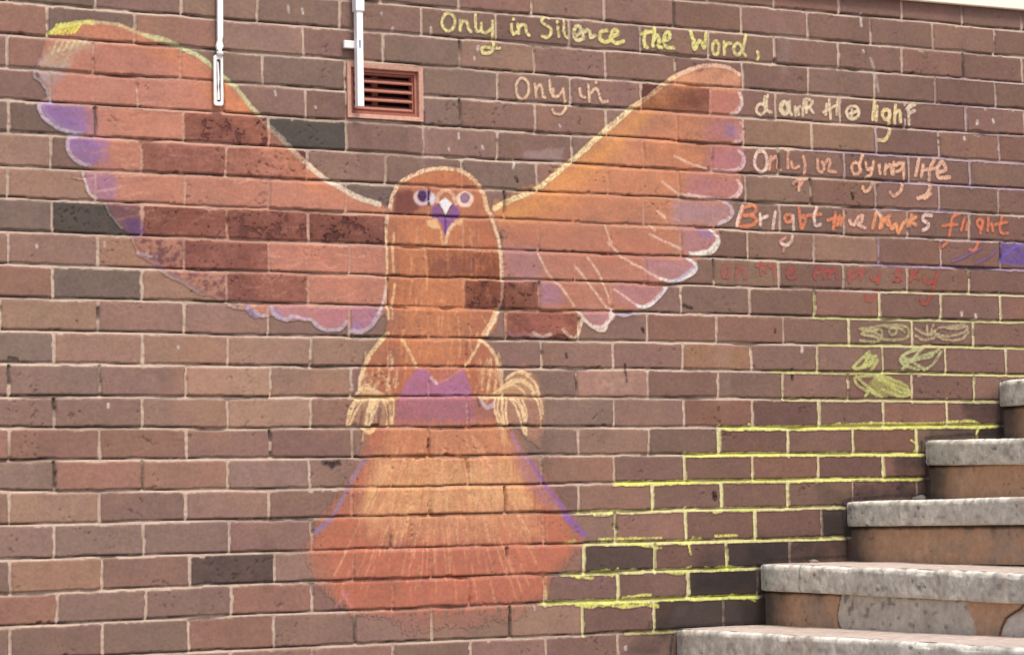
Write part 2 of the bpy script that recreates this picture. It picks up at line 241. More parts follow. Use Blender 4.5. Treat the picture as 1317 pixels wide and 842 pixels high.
tone = 1 + 0.09 * fbm(X, Zc, 0.7, 151) + 0.05 * fbm(X * 6, Zc * 0.6, 0.5, 155, 3, False)
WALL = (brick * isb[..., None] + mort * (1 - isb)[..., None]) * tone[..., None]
dm = np.maximum(dm, 0.0010)
DB = boff[inv] + btx[inv] * (X - (bid + 0.5) * PITCH) * 0.5 + btz[inv] * (Zc + (row + 0.5) * COURSE) + 0.0005 * n2 + 0.0003 * n3 + 0.0022 * pit + 0.0010 * MOT * n2
DEP = DB * 1.0
DEP = dm * (1 - isb) + DEP * isb
DEP = DEP + 0.0014 * ss(0.004, 0.0, din) * isb
inhole = ss(0.0, -0.004, dv)
DEP = DEP * (1 - inhole) + 0.075 * inhole
WALL = WALL * (1 - 0.8 * inhole[..., None])

# ------------------------------------------------------------ paint: stains and contact shadows on the wall, chalk over it
OWN = ['wall', 'hawk/wing0', 'hawk/wing0/feather0', 'hawk/wing0/feather1', 'hawk/wing0/feather2', 'hawk/wing0/feather3', 'hawk/wing0/feather4', 'hawk/wing0/feather5', 'hawk/wing0/feather6', 'hawk/wing1', 'hawk/wing1/feather0', 'hawk/wing1/feather1', 'hawk/wing1/feather2', 'hawk/wing1/feather3', 'hawk/wing1/feather4', 'hawk/wing1/feather5', 'hawk/wing1/feather6', 'hawk/wing1/feather7', 'hawk/wing1/feather8', 'hawk/body', 'hawk/head', 'hawk/eye0', 'hawk/eye1', 'hawk/beak', 'hawk/tail', 'hawk/leg0', 'hawk/leg1', 'write0', 'write1', 'write2', 'write3', 'write4', 'write5', 'scrib0', 'scrib1', 'scrib2', 'scrib3', 'purple', 'yellow', 'lilac']
OPS = [
('f',0,(54,48,47),0.74,0.72,43.2,5,[(1976,-1469),(2196,-1451),(2198,-1806),(1847,-1791),(1822,-1728),(1905,-1605)]),
('f',0,(54,48,47),0.68,0.66,28.3,5,[(2385,-1288),(2512,-1338),(2495,-1552),(2125,-1531),(2169,-1450),(2407,-1455)]),
('f',0,(54,48,47),0.68,0.6,23.6,5,[(2677,-1219),(2827,-1195),(2820,-1354),(2497,-1349),(2528,-1295),(2703,-1297)]),
('f',0,(54,48,47),0.61,0.54,21.4,5,[(2954,-1048),(3126,-997),(3118,-1172),(2768,-1175),(2829,-1127),(2981,-1122)]),
('f',0,(150,140,132),0.2,0.2,21.5,5,[(1931,-1629),(2094,-1623),(2105,-1705),(1849,-1707),(1877,-1662)]),
('f',0,(190,140,105),0.22,0.1,48.6,1,[(333,-867),(415,-855),(499,-886),(492,-1141),(363,-1172),(310,-1015)]),
('f',0,(190,135,95),0.18,0.1,32.6,1,[(726,-947),(853,-1011),(839,-1141),(735,-1141)]),
('f',0,(40,32,34),0.9,0.6,3.5,0,[(752,-1210),(810,-1210),(815,-1221),(791,-1228),(784,-1236),(778,-1225),(754,-1221)]),
('s',0,(35,28,30),0.9,0.6,8.8,0,[(2041,-1060),(2040,-1067)]),
('s',0,(30,25,28),0.95,0.6,16.3,0,[(2019,-1317),(2021,-1331)]),
('s',0,(35,28,30),0.9,0.6,7.9,0,[(1722,-932),(1726,-983)]),
('s',0,(35,28,30),0.9,0.6,7.7,0,[(1526,-905),(1528,-914)]),
('s',0,(35,28,30),0.9,0.6,9.9,0,[(2306,-940),(2308,-971)]),
('s',0,(30,24,26),0.95,0.6,11.7,0,[(2550,-389),(2552,-404)]),
('s',0,(35,28,30),0.9,0.6,10.6,0,[(1784,-825),(1789,-834)]),
('s',0,(35,28,30),0.9,0.6,8.4,0,[(2251,-821),(2250,-829)]),
('s',0,(35,28,30),0.85,0.6,10.8,0,[(1930,-754),(1957,-761)]),
('s',0,(30,24,26),0.95,0.6,10.1,0,[(1372,-392),(1377,-403)]),
('s',0,(50,42,44),0.8,0.4,10.3,0,[(-120,-936),(-99,-940)]),
('s',0,(222,210,202),0.66,0.6,5.1,0,[(671,58),(674,38)]),
('s',0,(222,210,202),0.83,0.6,5.1,0,[(713,53),(716,39)]),
('s',0,(222,210,202),0.83,0.6,6.9,0,[(1109,29),(1110,11)]),
('s',0,(222,210,202),0.69,0.6,5.3,0,[(953,61),(955,54)]),
('s',0,(222,210,202),0.62,0.6,8.2,0,[(989,18),(988,13)]),
('s',0,(222,210,202),0.69,0.6,8.5,0,[(1258,-15),(1258,-24)]),
('s',0,(222,210,202),0.73,0.6,5.5,0,[(1245,-47),(1247,-54)]),
('s',0,(222,210,202),0.83,0.6,5.1,0,[(629,-186),(631,-196)]),
('s',0,(222,210,202),0.76,0.6,5.1,0,[(749,-221),(752,-225)]),
('s',0,(222,210,202),0.73,0.6,6.9,0,[(1192,-274),(1193,-287)]),
('s',0,(222,210,202),0.8,0.6,7.0,0,[(1268,-307),(1270,-313)]),
('s',0,(222,210,202),0.62,0.6,5.4,0,[(1160,-317),(1163,-324)]),
('s',0,(222,210,202),0.8,0.6,5.8,0,[(-46,-636),(-45,-643)]),
('s',0,(222,210,202),0.55,0.6,7.3,0,[(139,-625),(139,-633)]),
('s',0,(222,210,202),0.86,0.6,7.2,0,[(145,-1055),(145,-1063)]),
('s',0,(222,210,202),0.59,0.6,7.5,0,[(343,-899),(343,-903)]),
('s',0,(222,210,202),0.69,0.6,8.3,0,[(2604,185),(2604,146)]),
('s',0,(222,210,202),0.83,0.6,6.5,0,[(2607,69),(2610,62)]),
('s',0,(222,210,202),0.76,0.6,10.6,0,[(3045,-133),(3044,-141)]),
('s',0,(222,210,202),0.8,0.6,6.9,0,[(3107,-123),(3110,-134)]),
('s',0,(222,210,202),0.69,0.6,8.7,0,[(2991,-188),(2992,-194)]),
('s',0,(222,210,202),0.8,0.6,6.9,0,[(3107,-125),(3110,-132)]),
('s',0,(222,210,202),0.76,0.6,5.7,0,[(1520,-229),(1523,-235)]),
('s',0,(222,210,202),0.83,0.6,8.6,0,[(1364,-360),(1364,-365)]),
('s',0,(222,210,202),0.8,0.6,8.6,0,[(1367,-343),(1367,-352)]),
('s',0,(222,210,202),0.69,0.6,10.4,0,[(2956,-754),(2956,-762)]),
('s',0,(222,210,202),0.86,0.6,10.5,0,[(3011,-761),(3011,-771)]),
('s',0,(222,210,202),0.69,0.6,9.7,0,[(2347,-874),(2346,-887)]),
('s',0,(222,210,202),0.62,0.6,7.0,0,[(1405,-1633),(1406,-1641)]),
('s',0,(222,210,202),0.8,0.6,8.8,0,[(1702,-1761),(1702,-1766)]),
('s',0,(205,195,192),0.5,0.3,8.9,0,[(2637,43),(2650,4),(2663,-60)]),
('f',0,(190,170,165),0.35,0.2,7.7,2,[(1396,-318),(1533,-297),(1524,-334),(1467,-332),(1403,-345)]),
('f',0,(200,165,145),0.22,0.2,13.1,3,[(1633,-956),(1751,-955),(1741,-1017),(1631,-1018)]),
('f',0,(52,46,45),0.62,0.62,13.4,5,[(1947,-1565),(2193,-1549),(2196,-1708),(1854,-1714),(1810,-1789),(1689,-1784),(1783,-1693),(1903,-1674)]),
('f',0,(52,46,45),0.62,0.62,14.1,5,[(2126,-1477),(2499,-1457),(2496,-1533),(2152,-1548)]),
('f',0,(52,46,45),0.62,0.62,14.7,5,[(2539,-1295),(2811,-1273),(2809,-1342),(2497,-1357)]),
('f',0,(52,46,45),0.62,0.62,15.3,5,[(2830,-1117),(3112,-1097),(3110,-1147),(2792,-1166)]),
('f',0,(52,46,45),0.62,0.62,14.8,5,[(2677,-1209),(2802,-1205),(2799,-1288),(2674,-1287)]),
('f',0,(52,46,45),0.62,0.62,14.3,5,[(2404,-1388),(2496,-1385),(2493,-1457),(2396,-1460)]),
('f',0,(52,46,45),0.62,0.62,13.6,5,[(1934,-1549),(2174,-1539),(2182,-1623),(1937,-1629)]),
('f',0,(52,46,45),0.62,0.62,15.4,5,[(2954,-1035),(3090,-1030),(3093,-1109),(2951,-1112)]),
('s',0,(48,42,40),0.6,0.6,9.8,0,[(1875,-1710),(2037,-1707),(2188,-1705)]),  # these dark strokes paint contact shadow where treads and risers meet the wall
('s',0,(48,42,40),0.6,0.6,10.1,0,[(2172,-1523),(2320,-1519),(2485,-1516)]),
('s',0,(48,42,40),0.6,0.6,10.6,0,[(2491,-1344),(2643,-1335),(2794,-1332)]),
('s',0,(48,42,40),0.6,0.6,11.0,0,[(2801,-1153),(2950,-1144),(3104,-1137)]),
('s',0,(48,42,40),0.6,0.6,10.0,0,[(2185,-1614),(2188,-1708)]),
('s',0,(48,42,40),0.6,0.6,10.4,0,[(2488,-1428),(2491,-1519)]),
('s',0,(48,42,40),0.6,0.6,10.8,0,[(2798,-1239),(2800,-1334)]),
('s',0,(48,42,40),0.6,0.6,11.2,0,[(3098,-1055),(3101,-1139)]),
('s',0,(48,42,40),0.6,0.6,9.9,0,[(2163,-1529),(2161,-1609)]),
('s',0,(48,42,40),0.6,0.6,10.3,0,[(2480,-1351),(2477,-1428)]),
('s',0,(48,42,40),0.6,0.6,10.8,0,[(2786,-1161),(2783,-1239)]),
('s',0,(48,42,40),0.6,0.6,9.5,0,[(1865,-1714),(1852,-1791)]),
('f',0,(96,78,72),0.28,0.28,16.7,1,[(884,-264),(917,-262),(906,-418),(888,-419)]),
('f',0,(90,74,70),0.25,0.25,17.0,1,[(1009,-252),(1033,-251),(1025,-357),(1012,-357)]),
('f',0,(190,172,160),0.15,0.15,17.1,1,[(1072,-253),(1091,-252),(1082,-477),(1072,-477)]),
('f',0,(186,168,158),0.16,0.16,20.0,1,[(2293,107),(2345,111),(2327,-25),(2299,-27)]),
('f',0,(96,80,76),0.2,0.2,18.8,1,[(1761,115),(1826,120),(1806,0),(1771,-2)]),
('f',0,(100,84,78),0.16,0.16,15.3,1,[(280,-952),(341,-951),(324,-1140),(290,-1140)]),
('f',0,(186,164,150),0.13,0.13,19.2,1,[(2031,-839),(2097,-838),(2074,-1051),(2038,-1051)]),
('f',0,(84,68,64),0.28,0.28,15.8,1,[(574,-1416),(614,-1417),(602,-1565),(580,-1564)]),
('f',0,(100,84,80),0.2,0.2,21.1,1,[(2708,188),(2756,191),(2737,15),(2711,13)]),
('f',0,(90,76,72),0.16,0.16,14.5,1,[(-54,-1139),(12,-1139),(-5,-1303),(-42,-1302)]),
('f',0,(92,76,72),0.18,0.18,17.7,1,[(1423,-1143),(1474,-1143),(1457,-1323),(1429,-1323)]),
('f',1,(201,137,116),0.86,0.5,8.9,2,[(-12,-74),(15,-53),(58,-37),(111,-29),(165,-31),(219,-42),(274,-55),(333,-74),(373,-91),(413,-107),(444,-133),(485,-161),(534,-201),(579,-251),(608,-284),(656,-329),(699,-368),(734,-395),(792,-436),(862,-466),(921,-488),(966,-499),(961,-791),(939,-803),(915,-829),(875,-850),(846,-846),(833,-829),(811,-842),(774,-845),(751,-839),(732,-822),(693,-818),(668,-821),(636,-819),(613,-807),(590,-812),(568,-804),(541,-787),(500,-775),(456,-768),(407,-747),(367,-723),(334,-703),(293,-691),(258,-659),(228,-634),(215,-601),(183,-577),(147,-520),(119,-512),(94,-486),(83,-445),(105,-421),(66,-408),(41,-378),(37,-349),(78,-334),(35,-328),(-13,-302),(-38,-274),(-34,-255),(-9,-241),(-17,-210),(-38,-180),(-42,-153),(-27,-131)]),
('f',1,(204,141,116),0.4,0.2,36.4,2,[(362,-122),(574,-260),(780,-446),(956,-515),(955,-571),(503,-501),(173,-472),(153,-284)]),
('f',1,(214,143,108),0.7,0.42,20.3,2,[(9,-62),(90,-39),(209,-47),(318,-82),(422,-128),(507,-194),(585,-270),(711,-387),(850,-469),(961,-504),(920,-519),(802,-493),(698,-438),(573,-346),(439,-229),(355,-161),(241,-91),(111,-71)]),
('f',1,(222,143,92),0.45,0.3,13.6,2,[(451,-148),(529,-208),(579,-259),(547,-252),(473,-218)]),
('f',1,(193,135,120),0.55,0.3,21.7,2,[(90,-98),(285,-106),(435,-160),(428,-238),(-7,-243),(-17,-189)]),
('f',1,(199,181,156),0.62,0.45,14.8,4,[(-42,-174),(-29,-131),(9,-95),(94,-72),(115,-92),(57,-121),(42,-156),(-17,-189)]),
('f',1,(171,169,171),0.5,0.4,12.7,4,[(-38,-166),(38,-152),(34,-182),(0,-209),(-5,-247),(-21,-210)]),
('s',1,(242,241,108),0.85,0.7,6.8,0,[(-4,-73),(11,-45)]),
('s',1,(242,241,108),0.85,0.7,6.8,0,[(7,-71),(22,-43)]),
('s',1,(242,241,108),0.85,0.7,6.8,0,[(17,-69),(32,-42)]),
('s',1,(242,241,108),0.85,0.7,6.8,0,[(28,-67),(43,-41)]),
('s',1,(242,241,108),0.85,0.7,6.8,0,[(39,-65),(54,-39)]),
('s',1,(242,241,108),0.85,0.7,6.8,0,[(49,-63),(64,-38)]),
('s',1,(242,241,108),0.85,0.7,6.8,0,[(60,-61),(75,-37)]),
('s',1,(226,221,166),0.55,0.4,6.3,0,[(-4,-126),(9,-95)]),
('s',1,(226,221,166),0.55,0.4,6.4,0,[(13,-119),(26,-92)]),
('s',1,(226,221,166),0.55,0.4,6.4,0,[(30,-113),(43,-89)]),
('s',1,(226,221,166),0.55,0.4,6.4,0,[(47,-107),(60,-86)]),
('s',1,(226,221,166),0.55,0.4,6.4,0,[(64,-101),(77,-82)]),
('s',1,(226,221,166),0.55,0.4,6.4,0,[(81,-94),(94,-79)]),
('s',1,(236,235,136),0.8,0.6,10.6,0,[(-12,-72),(17,-53),(64,-36),(111,-31)]),
('s',1,(230,209,156),0.7,0.5,8.7,0,[(111,-31),(176,-32),(224,-46),(276,-63),(333,-74)]),
('s',1,(212,223,166),0.8,0.6,11.1,0,[(252,-57),(307,-63),(364,-85),(413,-105),(451,-133)]),
('s',1,(210,219,166),0.85,0.7,11.4,0,[(476,-153),(516,-185),(547,-222),(577,-251)]),
('s',1,(230,215,181),0.85,0.7,13.8,0,[(583,-259),(620,-292),(660,-329),(697,-366),(729,-389)]),
('s',1,(240,223,196),0.9,0.8,14.1,0,[(729,-389),(771,-422),(822,-448),(878,-472),(940,-489)]),
('s',1,(182,170,176),0.7,0.5,6.3,0,[(-21,-139),(-46,-166),(-51,-187),(-30,-203),(-17,-227),(-13,-243)]),
('s',1,(173,159,166),0.7,0.5,8.4,0,[(-34,-182),(-21,-198),(-25,-186)]),
('f',2,(141,115,173),0.85,0.3,8.5,2,[(-34,-259),(4,-255),(84,-263),(88,-330),(56,-331),(20,-321),(-17,-294)]),
('f',2,(165,124,159),0.6,0.3,14.9,2,[(46,-261),(114,-265),(118,-332),(67,-331)]),
('r',2,(0,0,0),0,0,0.0,0,[(-34,-259),(14,-252),(114,-261),(122,-332),(78,-334),(35,-326),(-13,-300),(-36,-274)]),
('f',3,(143,116,172),0.85,0.3,8.5,2,[(46,-349),(105,-343),(126,-369),(118,-412),(92,-417),(62,-400),(45,-374)]),
('f',3,(161,120,162),0.7,0.3,17.1,2,[(88,-346),(148,-343),(148,-406),(98,-413)]),
('r',3,(0,0,0),0,0,0.0,0,[(41,-347),(152,-339),(170,-350),(152,-419),(98,-419),(62,-404),(41,-378)]),
('f',4,(163,124,158),0.7,0.3,15.0,2,[(83,-439),(163,-435),(173,-464),(164,-511),(117,-513),(92,-484)]),
('r',4,(0,0,0),0,0,0.0,0,[(81,-439),(173,-434),(173,-514),(117,-517),(89,-484)]),
('f',5,(66,52,96),0.75,0.6,13.0,2,[(147,-520),(233,-520),(241,-596),(215,-605),(185,-577)]),
('f',5,(74,58,140),0.75,0.6,10.8,2,[(194,-564),(237,-554),(250,-596),(228,-613),(207,-597)]),
('r',5,(0,0,0),0,0,0.0,0,[(143,-520),(246,-520),(246,-604),(215,-605),(181,-577)]),
('s',2,(194,179,194),0.95,0.8,9.5,0,[(0,-255),(-26,-254),(-38,-268),(-30,-292),(-9,-310),(20,-325),(56,-333),(80,-336)]),
('s',2,(157,143,181),0.7,0.6,6.3,0,[(-26,-269),(-13,-293),(16,-313),(58,-325)]),
('s',3,(194,179,194),0.95,0.8,9.6,0,[(63,-343),(43,-349),(39,-374),(50,-396),(71,-412),(96,-419)]),
('s',4,(226,205,202),0.85,0.5,6.4,0,[(81,-441),(90,-472),(100,-494),(119,-508)]),
('s',1,(163,161,158),0.7,0.5,5.6,0,[(143,-522),(155,-549),(172,-567),(187,-585)]),
('s',1,(189,159,166),0.7,0.5,5.2,0,[(215,-605),(224,-628),(232,-647)]),
('s',1,(229,214,211),0.8,0.6,8.7,0,[(232,-649),(254,-652),(271,-658),(287,-658)]),
('s',1,(181,167,154),0.8,0.6,6.6,0,[(293,-693),(319,-710),(350,-721),(380,-740),(407,-754)]),
('s',1,(145,131,170),0.9,0.6,13.6,0,[(541,-785),(550,-802),(565,-812)]),
('s',1,(194,179,194),0.95,0.7,9.1,0,[(563,-799),(577,-812),(595,-809)]),
('f',6,(189,137,144),0.7,0.3,9.2,2,[(604,-777),(733,-778),(732,-820),(693,-816),(668,-821),(636,-819),(613,-805)]),
('f',7,(185,129,146),0.7,0.3,9.3,2,[(733,-778),(843,-780),(837,-824),(811,-842),(774,-845),(746,-835)]),
('f',8,(173,127,166),0.7,0.3,9.5,2,[(847,-780),(945,-778),(930,-809),(901,-836),(872,-848),(849,-844)]),
('s',6,(157,143,179),0.7,0.5,6.9,0,[(613,-783),(627,-802),(645,-811)]),
('s',6,(194,179,194),0.95,0.7,10.3,0,[(609,-788),(618,-805),(636,-817),(654,-821),(670,-812),(684,-812)]),
('s',6,(209,189,206),0.8,0.6,8.1,0,[(684,-812),(709,-818),(728,-820)]),
('s',7,(194,179,194),0.95,0.7,9.8,0,[(732,-820),(746,-835),(765,-845),(792,-847),(816,-842),(835,-824)]),
('s',8,(144,128,176),0.9,0.6,14.1,0,[(854,-835),(872,-834)]),
('s',8,(194,179,194),0.95,0.7,10.9,0,[(849,-848),(875,-852),(903,-838),(922,-814),(935,-796)]),
('s',8,(229,209,206),0.8,0.6,7.2,0,[(930,-800),(947,-765),(955,-721)]),
('f',1,(114,75,78),0.85,0.2,10.9,3,[(211,-605),(364,-609),(363,-683),(293,-687),(258,-659),(228,-634)]),
('f',1,(110,73,78),0.85,0.2,11.1,3,[(310,-695),(481,-694),(480,-771),(407,-747),(367,-723)]),
('f',1,(108,73,76),0.5,0.2,13.4,3,[(368,-617),(543,-615),(542,-680),(368,-681)]),
('f',1,(110,71,74),0.5,0.2,13.5,3,[(483,-699),(569,-696),(573,-778),(482,-775)]),
('f',1,(112,73,74),0.45,0.2,13.3,3,[(252,-355),(478,-351),(477,-420),(251,-422)]),
('f',1,(204,139,118),0.45,0.2,13.8,3,[(573,-359),(716,-361),(719,-422),(572,-424)]),
('s',1,(173,109,100),0.32,0.15,4.7,1,[(255,-450),(218,-460),(187,-460)]),
('s',1,(173,109,100),0.43,0.15,5.4,1,[(312,-211),(294,-220),(223,-228)]),
('s',1,(232,185,166),0.35,0.15,4.1,1,[(463,-711),(439,-715),(412,-731)]),
('s',1,(226,167,140),0.23,0.15,7.3,1,[(413,-323),(386,-329),(352,-333)]),
('s',1,(210,149,126),0.22,0.15,4.6,1,[(274,-206),(240,-217),(198,-229)]),
('s',1,(226,167,140),0.23,0.15,6.0,1,[(831,-777),(790,-775),(737,-796)]),
('s',1,(232,185,166),0.33,0.15,5.1,1,[(444,-429),(416,-429),(359,-433)]),
('s',1,(226,167,140),0.32,0.15,6.1,1,[(684,-777),(646,-776),(607,-788)]),
('s',1,(210,149,126),0.36,0.15,7.1,1,[(613,-431),(589,-441),(521,-437)]),
('s',1,(210,149,126),0.39,0.15,5.2,1,[(257,-541),(223,-549),(171,-562)]),
('s',1,(179,121,126),0.2,0.15,5.2,1,[(440,-693),(410,-700),(350,-697)]),
('s',1,(232,185,166),0.39,0.15,5.8,1,[(563,-529),(523,-525),(505,-534)]),
('s',1,(226,167,140),0.42,0.15,6.3,1,[(453,-350),(435,-347),(373,-351)]),
('s',1,(232,185,166),0.21,0.15,4.6,1,[(236,-423),(197,-433),(151,-436)]),
('s',1,(232,185,166),0.28,0.15,5.9,1,[(456,-529),(434,-538),(411,-542)]),
('s',1,(179,121,126),0.28,0.15,5.2,1,[(882,-487),(837,-491),(800,-504)]),
('s',1,(210,149,126),0.22,0.15,4.5,1,[(766,-475),(751,-477),(712,-493)]),
('s',1,(179,121,126),0.44,0.15,5.6,1,[(639,-418),(597,-426),(584,-437)]),
('s',1,(226,167,140),0.35,0.15,5.7,1,[(283,-488),(247,-485),(195,-497)]),
('s',1,(179,121,126),0.24,0.15,6.9,1,[(807,-579),(785,-587),(744,-578)]),
('s',1,(173,109,100),0.4,0.15,6.9,1,[(428,-397),(400,-403),(357,-397)]),
('s',1,(179,121,126),0.28,0.15,6.6,1,[(590,-486),(560,-492),(541,-504)]),
('s',1,(173,109,100),0.36,0.15,5.8,1,[(900,-592),(857,-600),(820,-610)]),
('s',1,(226,167,140),0.37,0.15,6.9,1,[(900,-636),(870,-640),(807,-636)]),
('s',1,(226,167,140),0.26,0.15,6.3,1,[(149,-373),(112,-383),(85,-378)]),
('s',1,(226,167,140),0.21,0.15,4.6,1,[(425,-470),(400,-476),(370,-479)]),
('s',1,(179,121,126),0.37,0.15,6.6,1,[(619,-623),(597,-635),(554,-635)]),
('s',1,(226,167,140),0.24,0.15,4.9,1,[(772,-769),(729,-778),(721,-770)]),
('s',1,(232,185,166),0.39,0.15,5.7,1,[(531,-591),(514,-604),(452,-595)]),
('s',1,(210,149,126),0.27,0.15,7.3,1,[(386,-511),(362,-511),(300,-514)]),
('s',1,(179,121,126),0.37,0.15,6.8,1,[(660,-457),(641,-459),(594,-467)]),
('s',1,(232,185,166),0.36,0.15,4.5,1,[(645,-648),(600,-647),(581,-660)]),
('s',1,(226,167,140),0.33,0.15,4.4,1,[(814,-571),(779,-579),(755,-569)]),
('s',1,(173,109,100),0.25,0.15,5.4,1,[(551,-366),(538,-363),(478,-387)]),
('s',1,(173,109,100),0.25,0.15,5.4,1,[(460,-643),(429,-642),(376,-661)]),
('s',1,(226,167,140),0.36,0.15,4.5,1,[(855,-744),(826,-755),(757,-758)]),
('s',1,(179,121,126),0.35,0.15,6.1,1,[(246,-370),(218,-380),(186,-375)]),
('s',1,(226,167,140),0.42,0.15,4.2,1,[(401,-377),(385,-381),(323,-381)]),
('s',1,(226,167,140),0.35,0.15,4.9,1,[(337,-246),(300,-249),(292,-249)]),
('s',1,(210,149,126),0.37,0.15,6.6,1,[(405,-359),(376,-356),(321,-364)]),
('s',1,(179,121,126),0.36,0.15,6.1,1,[(162,-268),(148,-269),(96,-287)]),
('s',1,(173,109,100),0.37,0.15,4.8,1,[(471,-293),(433,-306),(400,-314)]),
('s',1,(232,185,166),0.43,0.15,7.3,1,[(894,-601),(879,-602),(815,-614)]),
('s',1,(210,149,126),0.25,0.15,7.8,1,[(717,-649),(687,-652),(660,-659)]),
('s',1,(173,109,100),0.43,0.15,4.8,1,[(348,-410),(317,-412),(272,-430)]),
('s',1,(232,185,166),0.44,0.15,6.8,1,[(569,-784),(524,-793),(487,-786)]),
('s',1,(179,121,126),0.27,0.15,4.6,1,[(541,-485),(506,-492),(472,-495)]),
('s',1,(210,149,126),0.31,0.15,5.2,1,[(276,-276),(248,-276),(207,-286)]),
('s',1,(179,121,126),0.31,0.15,4.9,1,[(157,-437),(140,-436),(107,-438)]),
('s',1,(179,121,126),0.27,0.15,6.7,1,[(155,-419),(128,-423),(71,-432)]),
('s',1,(226,167,140),0.29,0.15,7.2,1,[(725,-660),(695,-664),(659,-673)]),
('s',1,(173,109,100),0.39,0.15,5.4,1,[(591,-651),(569,-660),(506,-671)]),
('s',1,(226,167,140),0.39,0.15,4.8,1,[(280,-527),(263,-536),(192,-529)]),
('s',1,(179,121,126),0.25,0.15,5.9,1,[(606,-632),(570,-631),(526,-638)]),
('s',1,(210,149,126),0.41,0.15,5.2,1,[(633,-519),(611,-529),(584,-534)]),
('s',1,(210,149,126),0.35,0.15,5.7,1,[(595,-571),(565,-584),(530,-584)]),
('s',1,(173,109,100),0.3,0.15,5.7,1,[(622,-515),(588,-523),(547,-524)]),
('s',1,(232,185,166),0.41,0.15,6.6,1,[(306,-546),(265,-555),(246,-548)]),
('s',1,(173,109,100),0.27,0.15,7.2,1,[(142,-227),(115,-226),(98,-229)]),
('s',1,(210,149,126),0.33,0.15,4.3,1,[(246,-391),(221,-400),(193,-406)]),
('s',1,(210,149,126),0.25,0.15,6.1,1,[(547,-359),(526,-362),(462,-381)]),
('s',1,(232,185,166),0.28,0.15,5.3,1,[(670,-709),(627,-711),(585,-708)]),
('s',1,(179,121,126),0.32,0.15,4.2,1,[(511,-699),(477,-709),(454,-707)]),
('s',1,(173,109,100),0.29,0.15,6.3,1,[(328,-550),(295,-552),(246,-550)]),
('s',1,(173,109,100),0.41,0.15,4.5,1,[(351,-265),(315,-267),(288,-271)]),
('s',1,(226,167,140),0.29,0.15,7.3,1,[(653,-746),(625,-754),(576,-755)]),
('s',1,(210,149,126),0.21,0.15,6.3,1,[(559,-492),(527,-496),(476,-492)]),
('s',1,(210,149,126),0.25,0.15,7.2,1,[(518,-380),(494,-388),(462,-394)]),
('s',1,(179,121,126),0.41,0.15,4.7,1,[(474,-607),(439,-619),(421,-613)]),
('s',1,(210,149,126),0.27,0.15,6.5,1,[(240,-317),(205,-326),(192,-316)]),
('s',1,(179,121,126),0.29,0.15,7.7,1,[(690,-510),(670,-512),(612,-515)]),
('s',1,(179,121,126),0.39,0.15,4.8,1,[(333,-540),(316,-535),(278,-547)]),
('s',1,(179,121,126),0.25,0.15,4.5,1,[(274,-446),(233,-449),(186,-464)]),
('s',1,(226,167,140),0.39,0.15,4.7,1,[(532,-335),(515,-339),(483,-342)]),
('s',1,(232,185,166),0.42,0.15,4.9,1,[(264,-414),(228,-427),(194,-420)]),
('s',1,(173,109,100),0.32,0.15,7.0,1,[(136,-274),(96,-275),(76,-285)]),
('s',1,(210,149,126),0.36,0.15,7.1,1,[(634,-630),(611,-639),(588,-635)]),
('s',1,(210,149,126),0.33,0.15,4.1,1,[(258,-318),(244,-319),(181,-323)]),
('s',1,(210,149,126),0.35,0.15,4.6,1,[(228,-293),(210,-302),(165,-300)]),
('s',1,(173,109,100),0.39,0.15,6.8,1,[(696,-543),(674,-544),(634,-551)]),
('s',1,(226,167,140),0.35,0.15,7.5,1,[(812,-780),(783,-788),(718,-782)]),
('s',1,(226,167,140),0.42,0.15,7.5,1,[(689,-563),(672,-571),(618,-583)]),
('s',1,(226,167,140),0.35,0.15,3.9,1,[(257,-396),(220,-411),(188,-412)]),
('s',1,(232,185,166),0.22,0.15,5.2,1,[(132,-444),(89,-456),(52,-454)]),
('s',1,(210,149,126),0.28,0.15,7.2,1,[(332,-448),(314,-460),(257,-460)]),
('s',1,(226,167,140),0.29,0.15,6.0,1,[(730,-556),(686,-563),(638,-566)]),
('s',1,(210,149,126),0.36,0.15,5.7,1,[(493,-522),(455,-530),(432,-535)]),
('s',1,(210,149,126),0.36,0.15,7.6,1,[(710,-605),(687,-612),(614,-616)]),
('s',1,(210,149,126),0.27,0.15,7.1,1,[(842,-491),(814,-496),(782,-496)]),
('s',1,(226,167,140),0.41,0.15,6.3,1,[(807,-662),(790,-675),(751,-659)]),
('s',1,(210,149,126),0.36,0.15,6.7,1,[(729,-599),(683,-610),(663,-611)]),
('s',1,(173,109,100),0.44,0.15,5.4,1,[(268,-264),(228,-272),(212,-280)]),
('s',1,(173,109,100),0.35,0.15,7.4,1,[(646,-535),(630,-536),(581,-541)]),
('s',1,(210,149,126),0.44,0.15,4.9,1,[(460,-304),(441,-306),(376,-310)]),
('s',1,(179,121,126),0.33,0.15,7.6,1,[(732,-474),(699,-469),(683,-488)]),
('s',1,(210,149,126),0.24,0.15,5.7,1,[(775,-631),(734,-634),(726,-632)]),
('s',1,(232,185,166),0.24,0.15,6.7,1,[(271,-419),(247,-417),(196,-434)]),
('s',1,(173,109,100),0.21,0.15,7.8,1,[(780,-466),(740,-468),(712,-482)]),
('s',1,(232,185,166),0.21,0.15,6.6,1,[(337,-550),(296,-557),(286,-560)]),
('s',1,(232,185,166),0.3,0.15,6.1,1,[(197,-470),(159,-480),(112,-489)]),
('s',1,(226,167,140),0.39,0.15,6.6,1,[(444,-549),(413,-548),(387,-560)]),
('s',1,(232,185,166),0.3,0.15,5.3,1,[(563,-434),(519,-447),(508,-441)]),
('s',1,(173,109,100),0.37,0.15,4.3,1,[(743,-694),(709,-707),(693,-693)]),
('s',1,(173,109,100),0.4,0.15,7.5,1,[(512,-594),(488,-593),(454,-611)]),
('s',1,(226,167,140),0.25,0.15,6.1,1,[(236,-383),(207,-397),(168,-394)]),
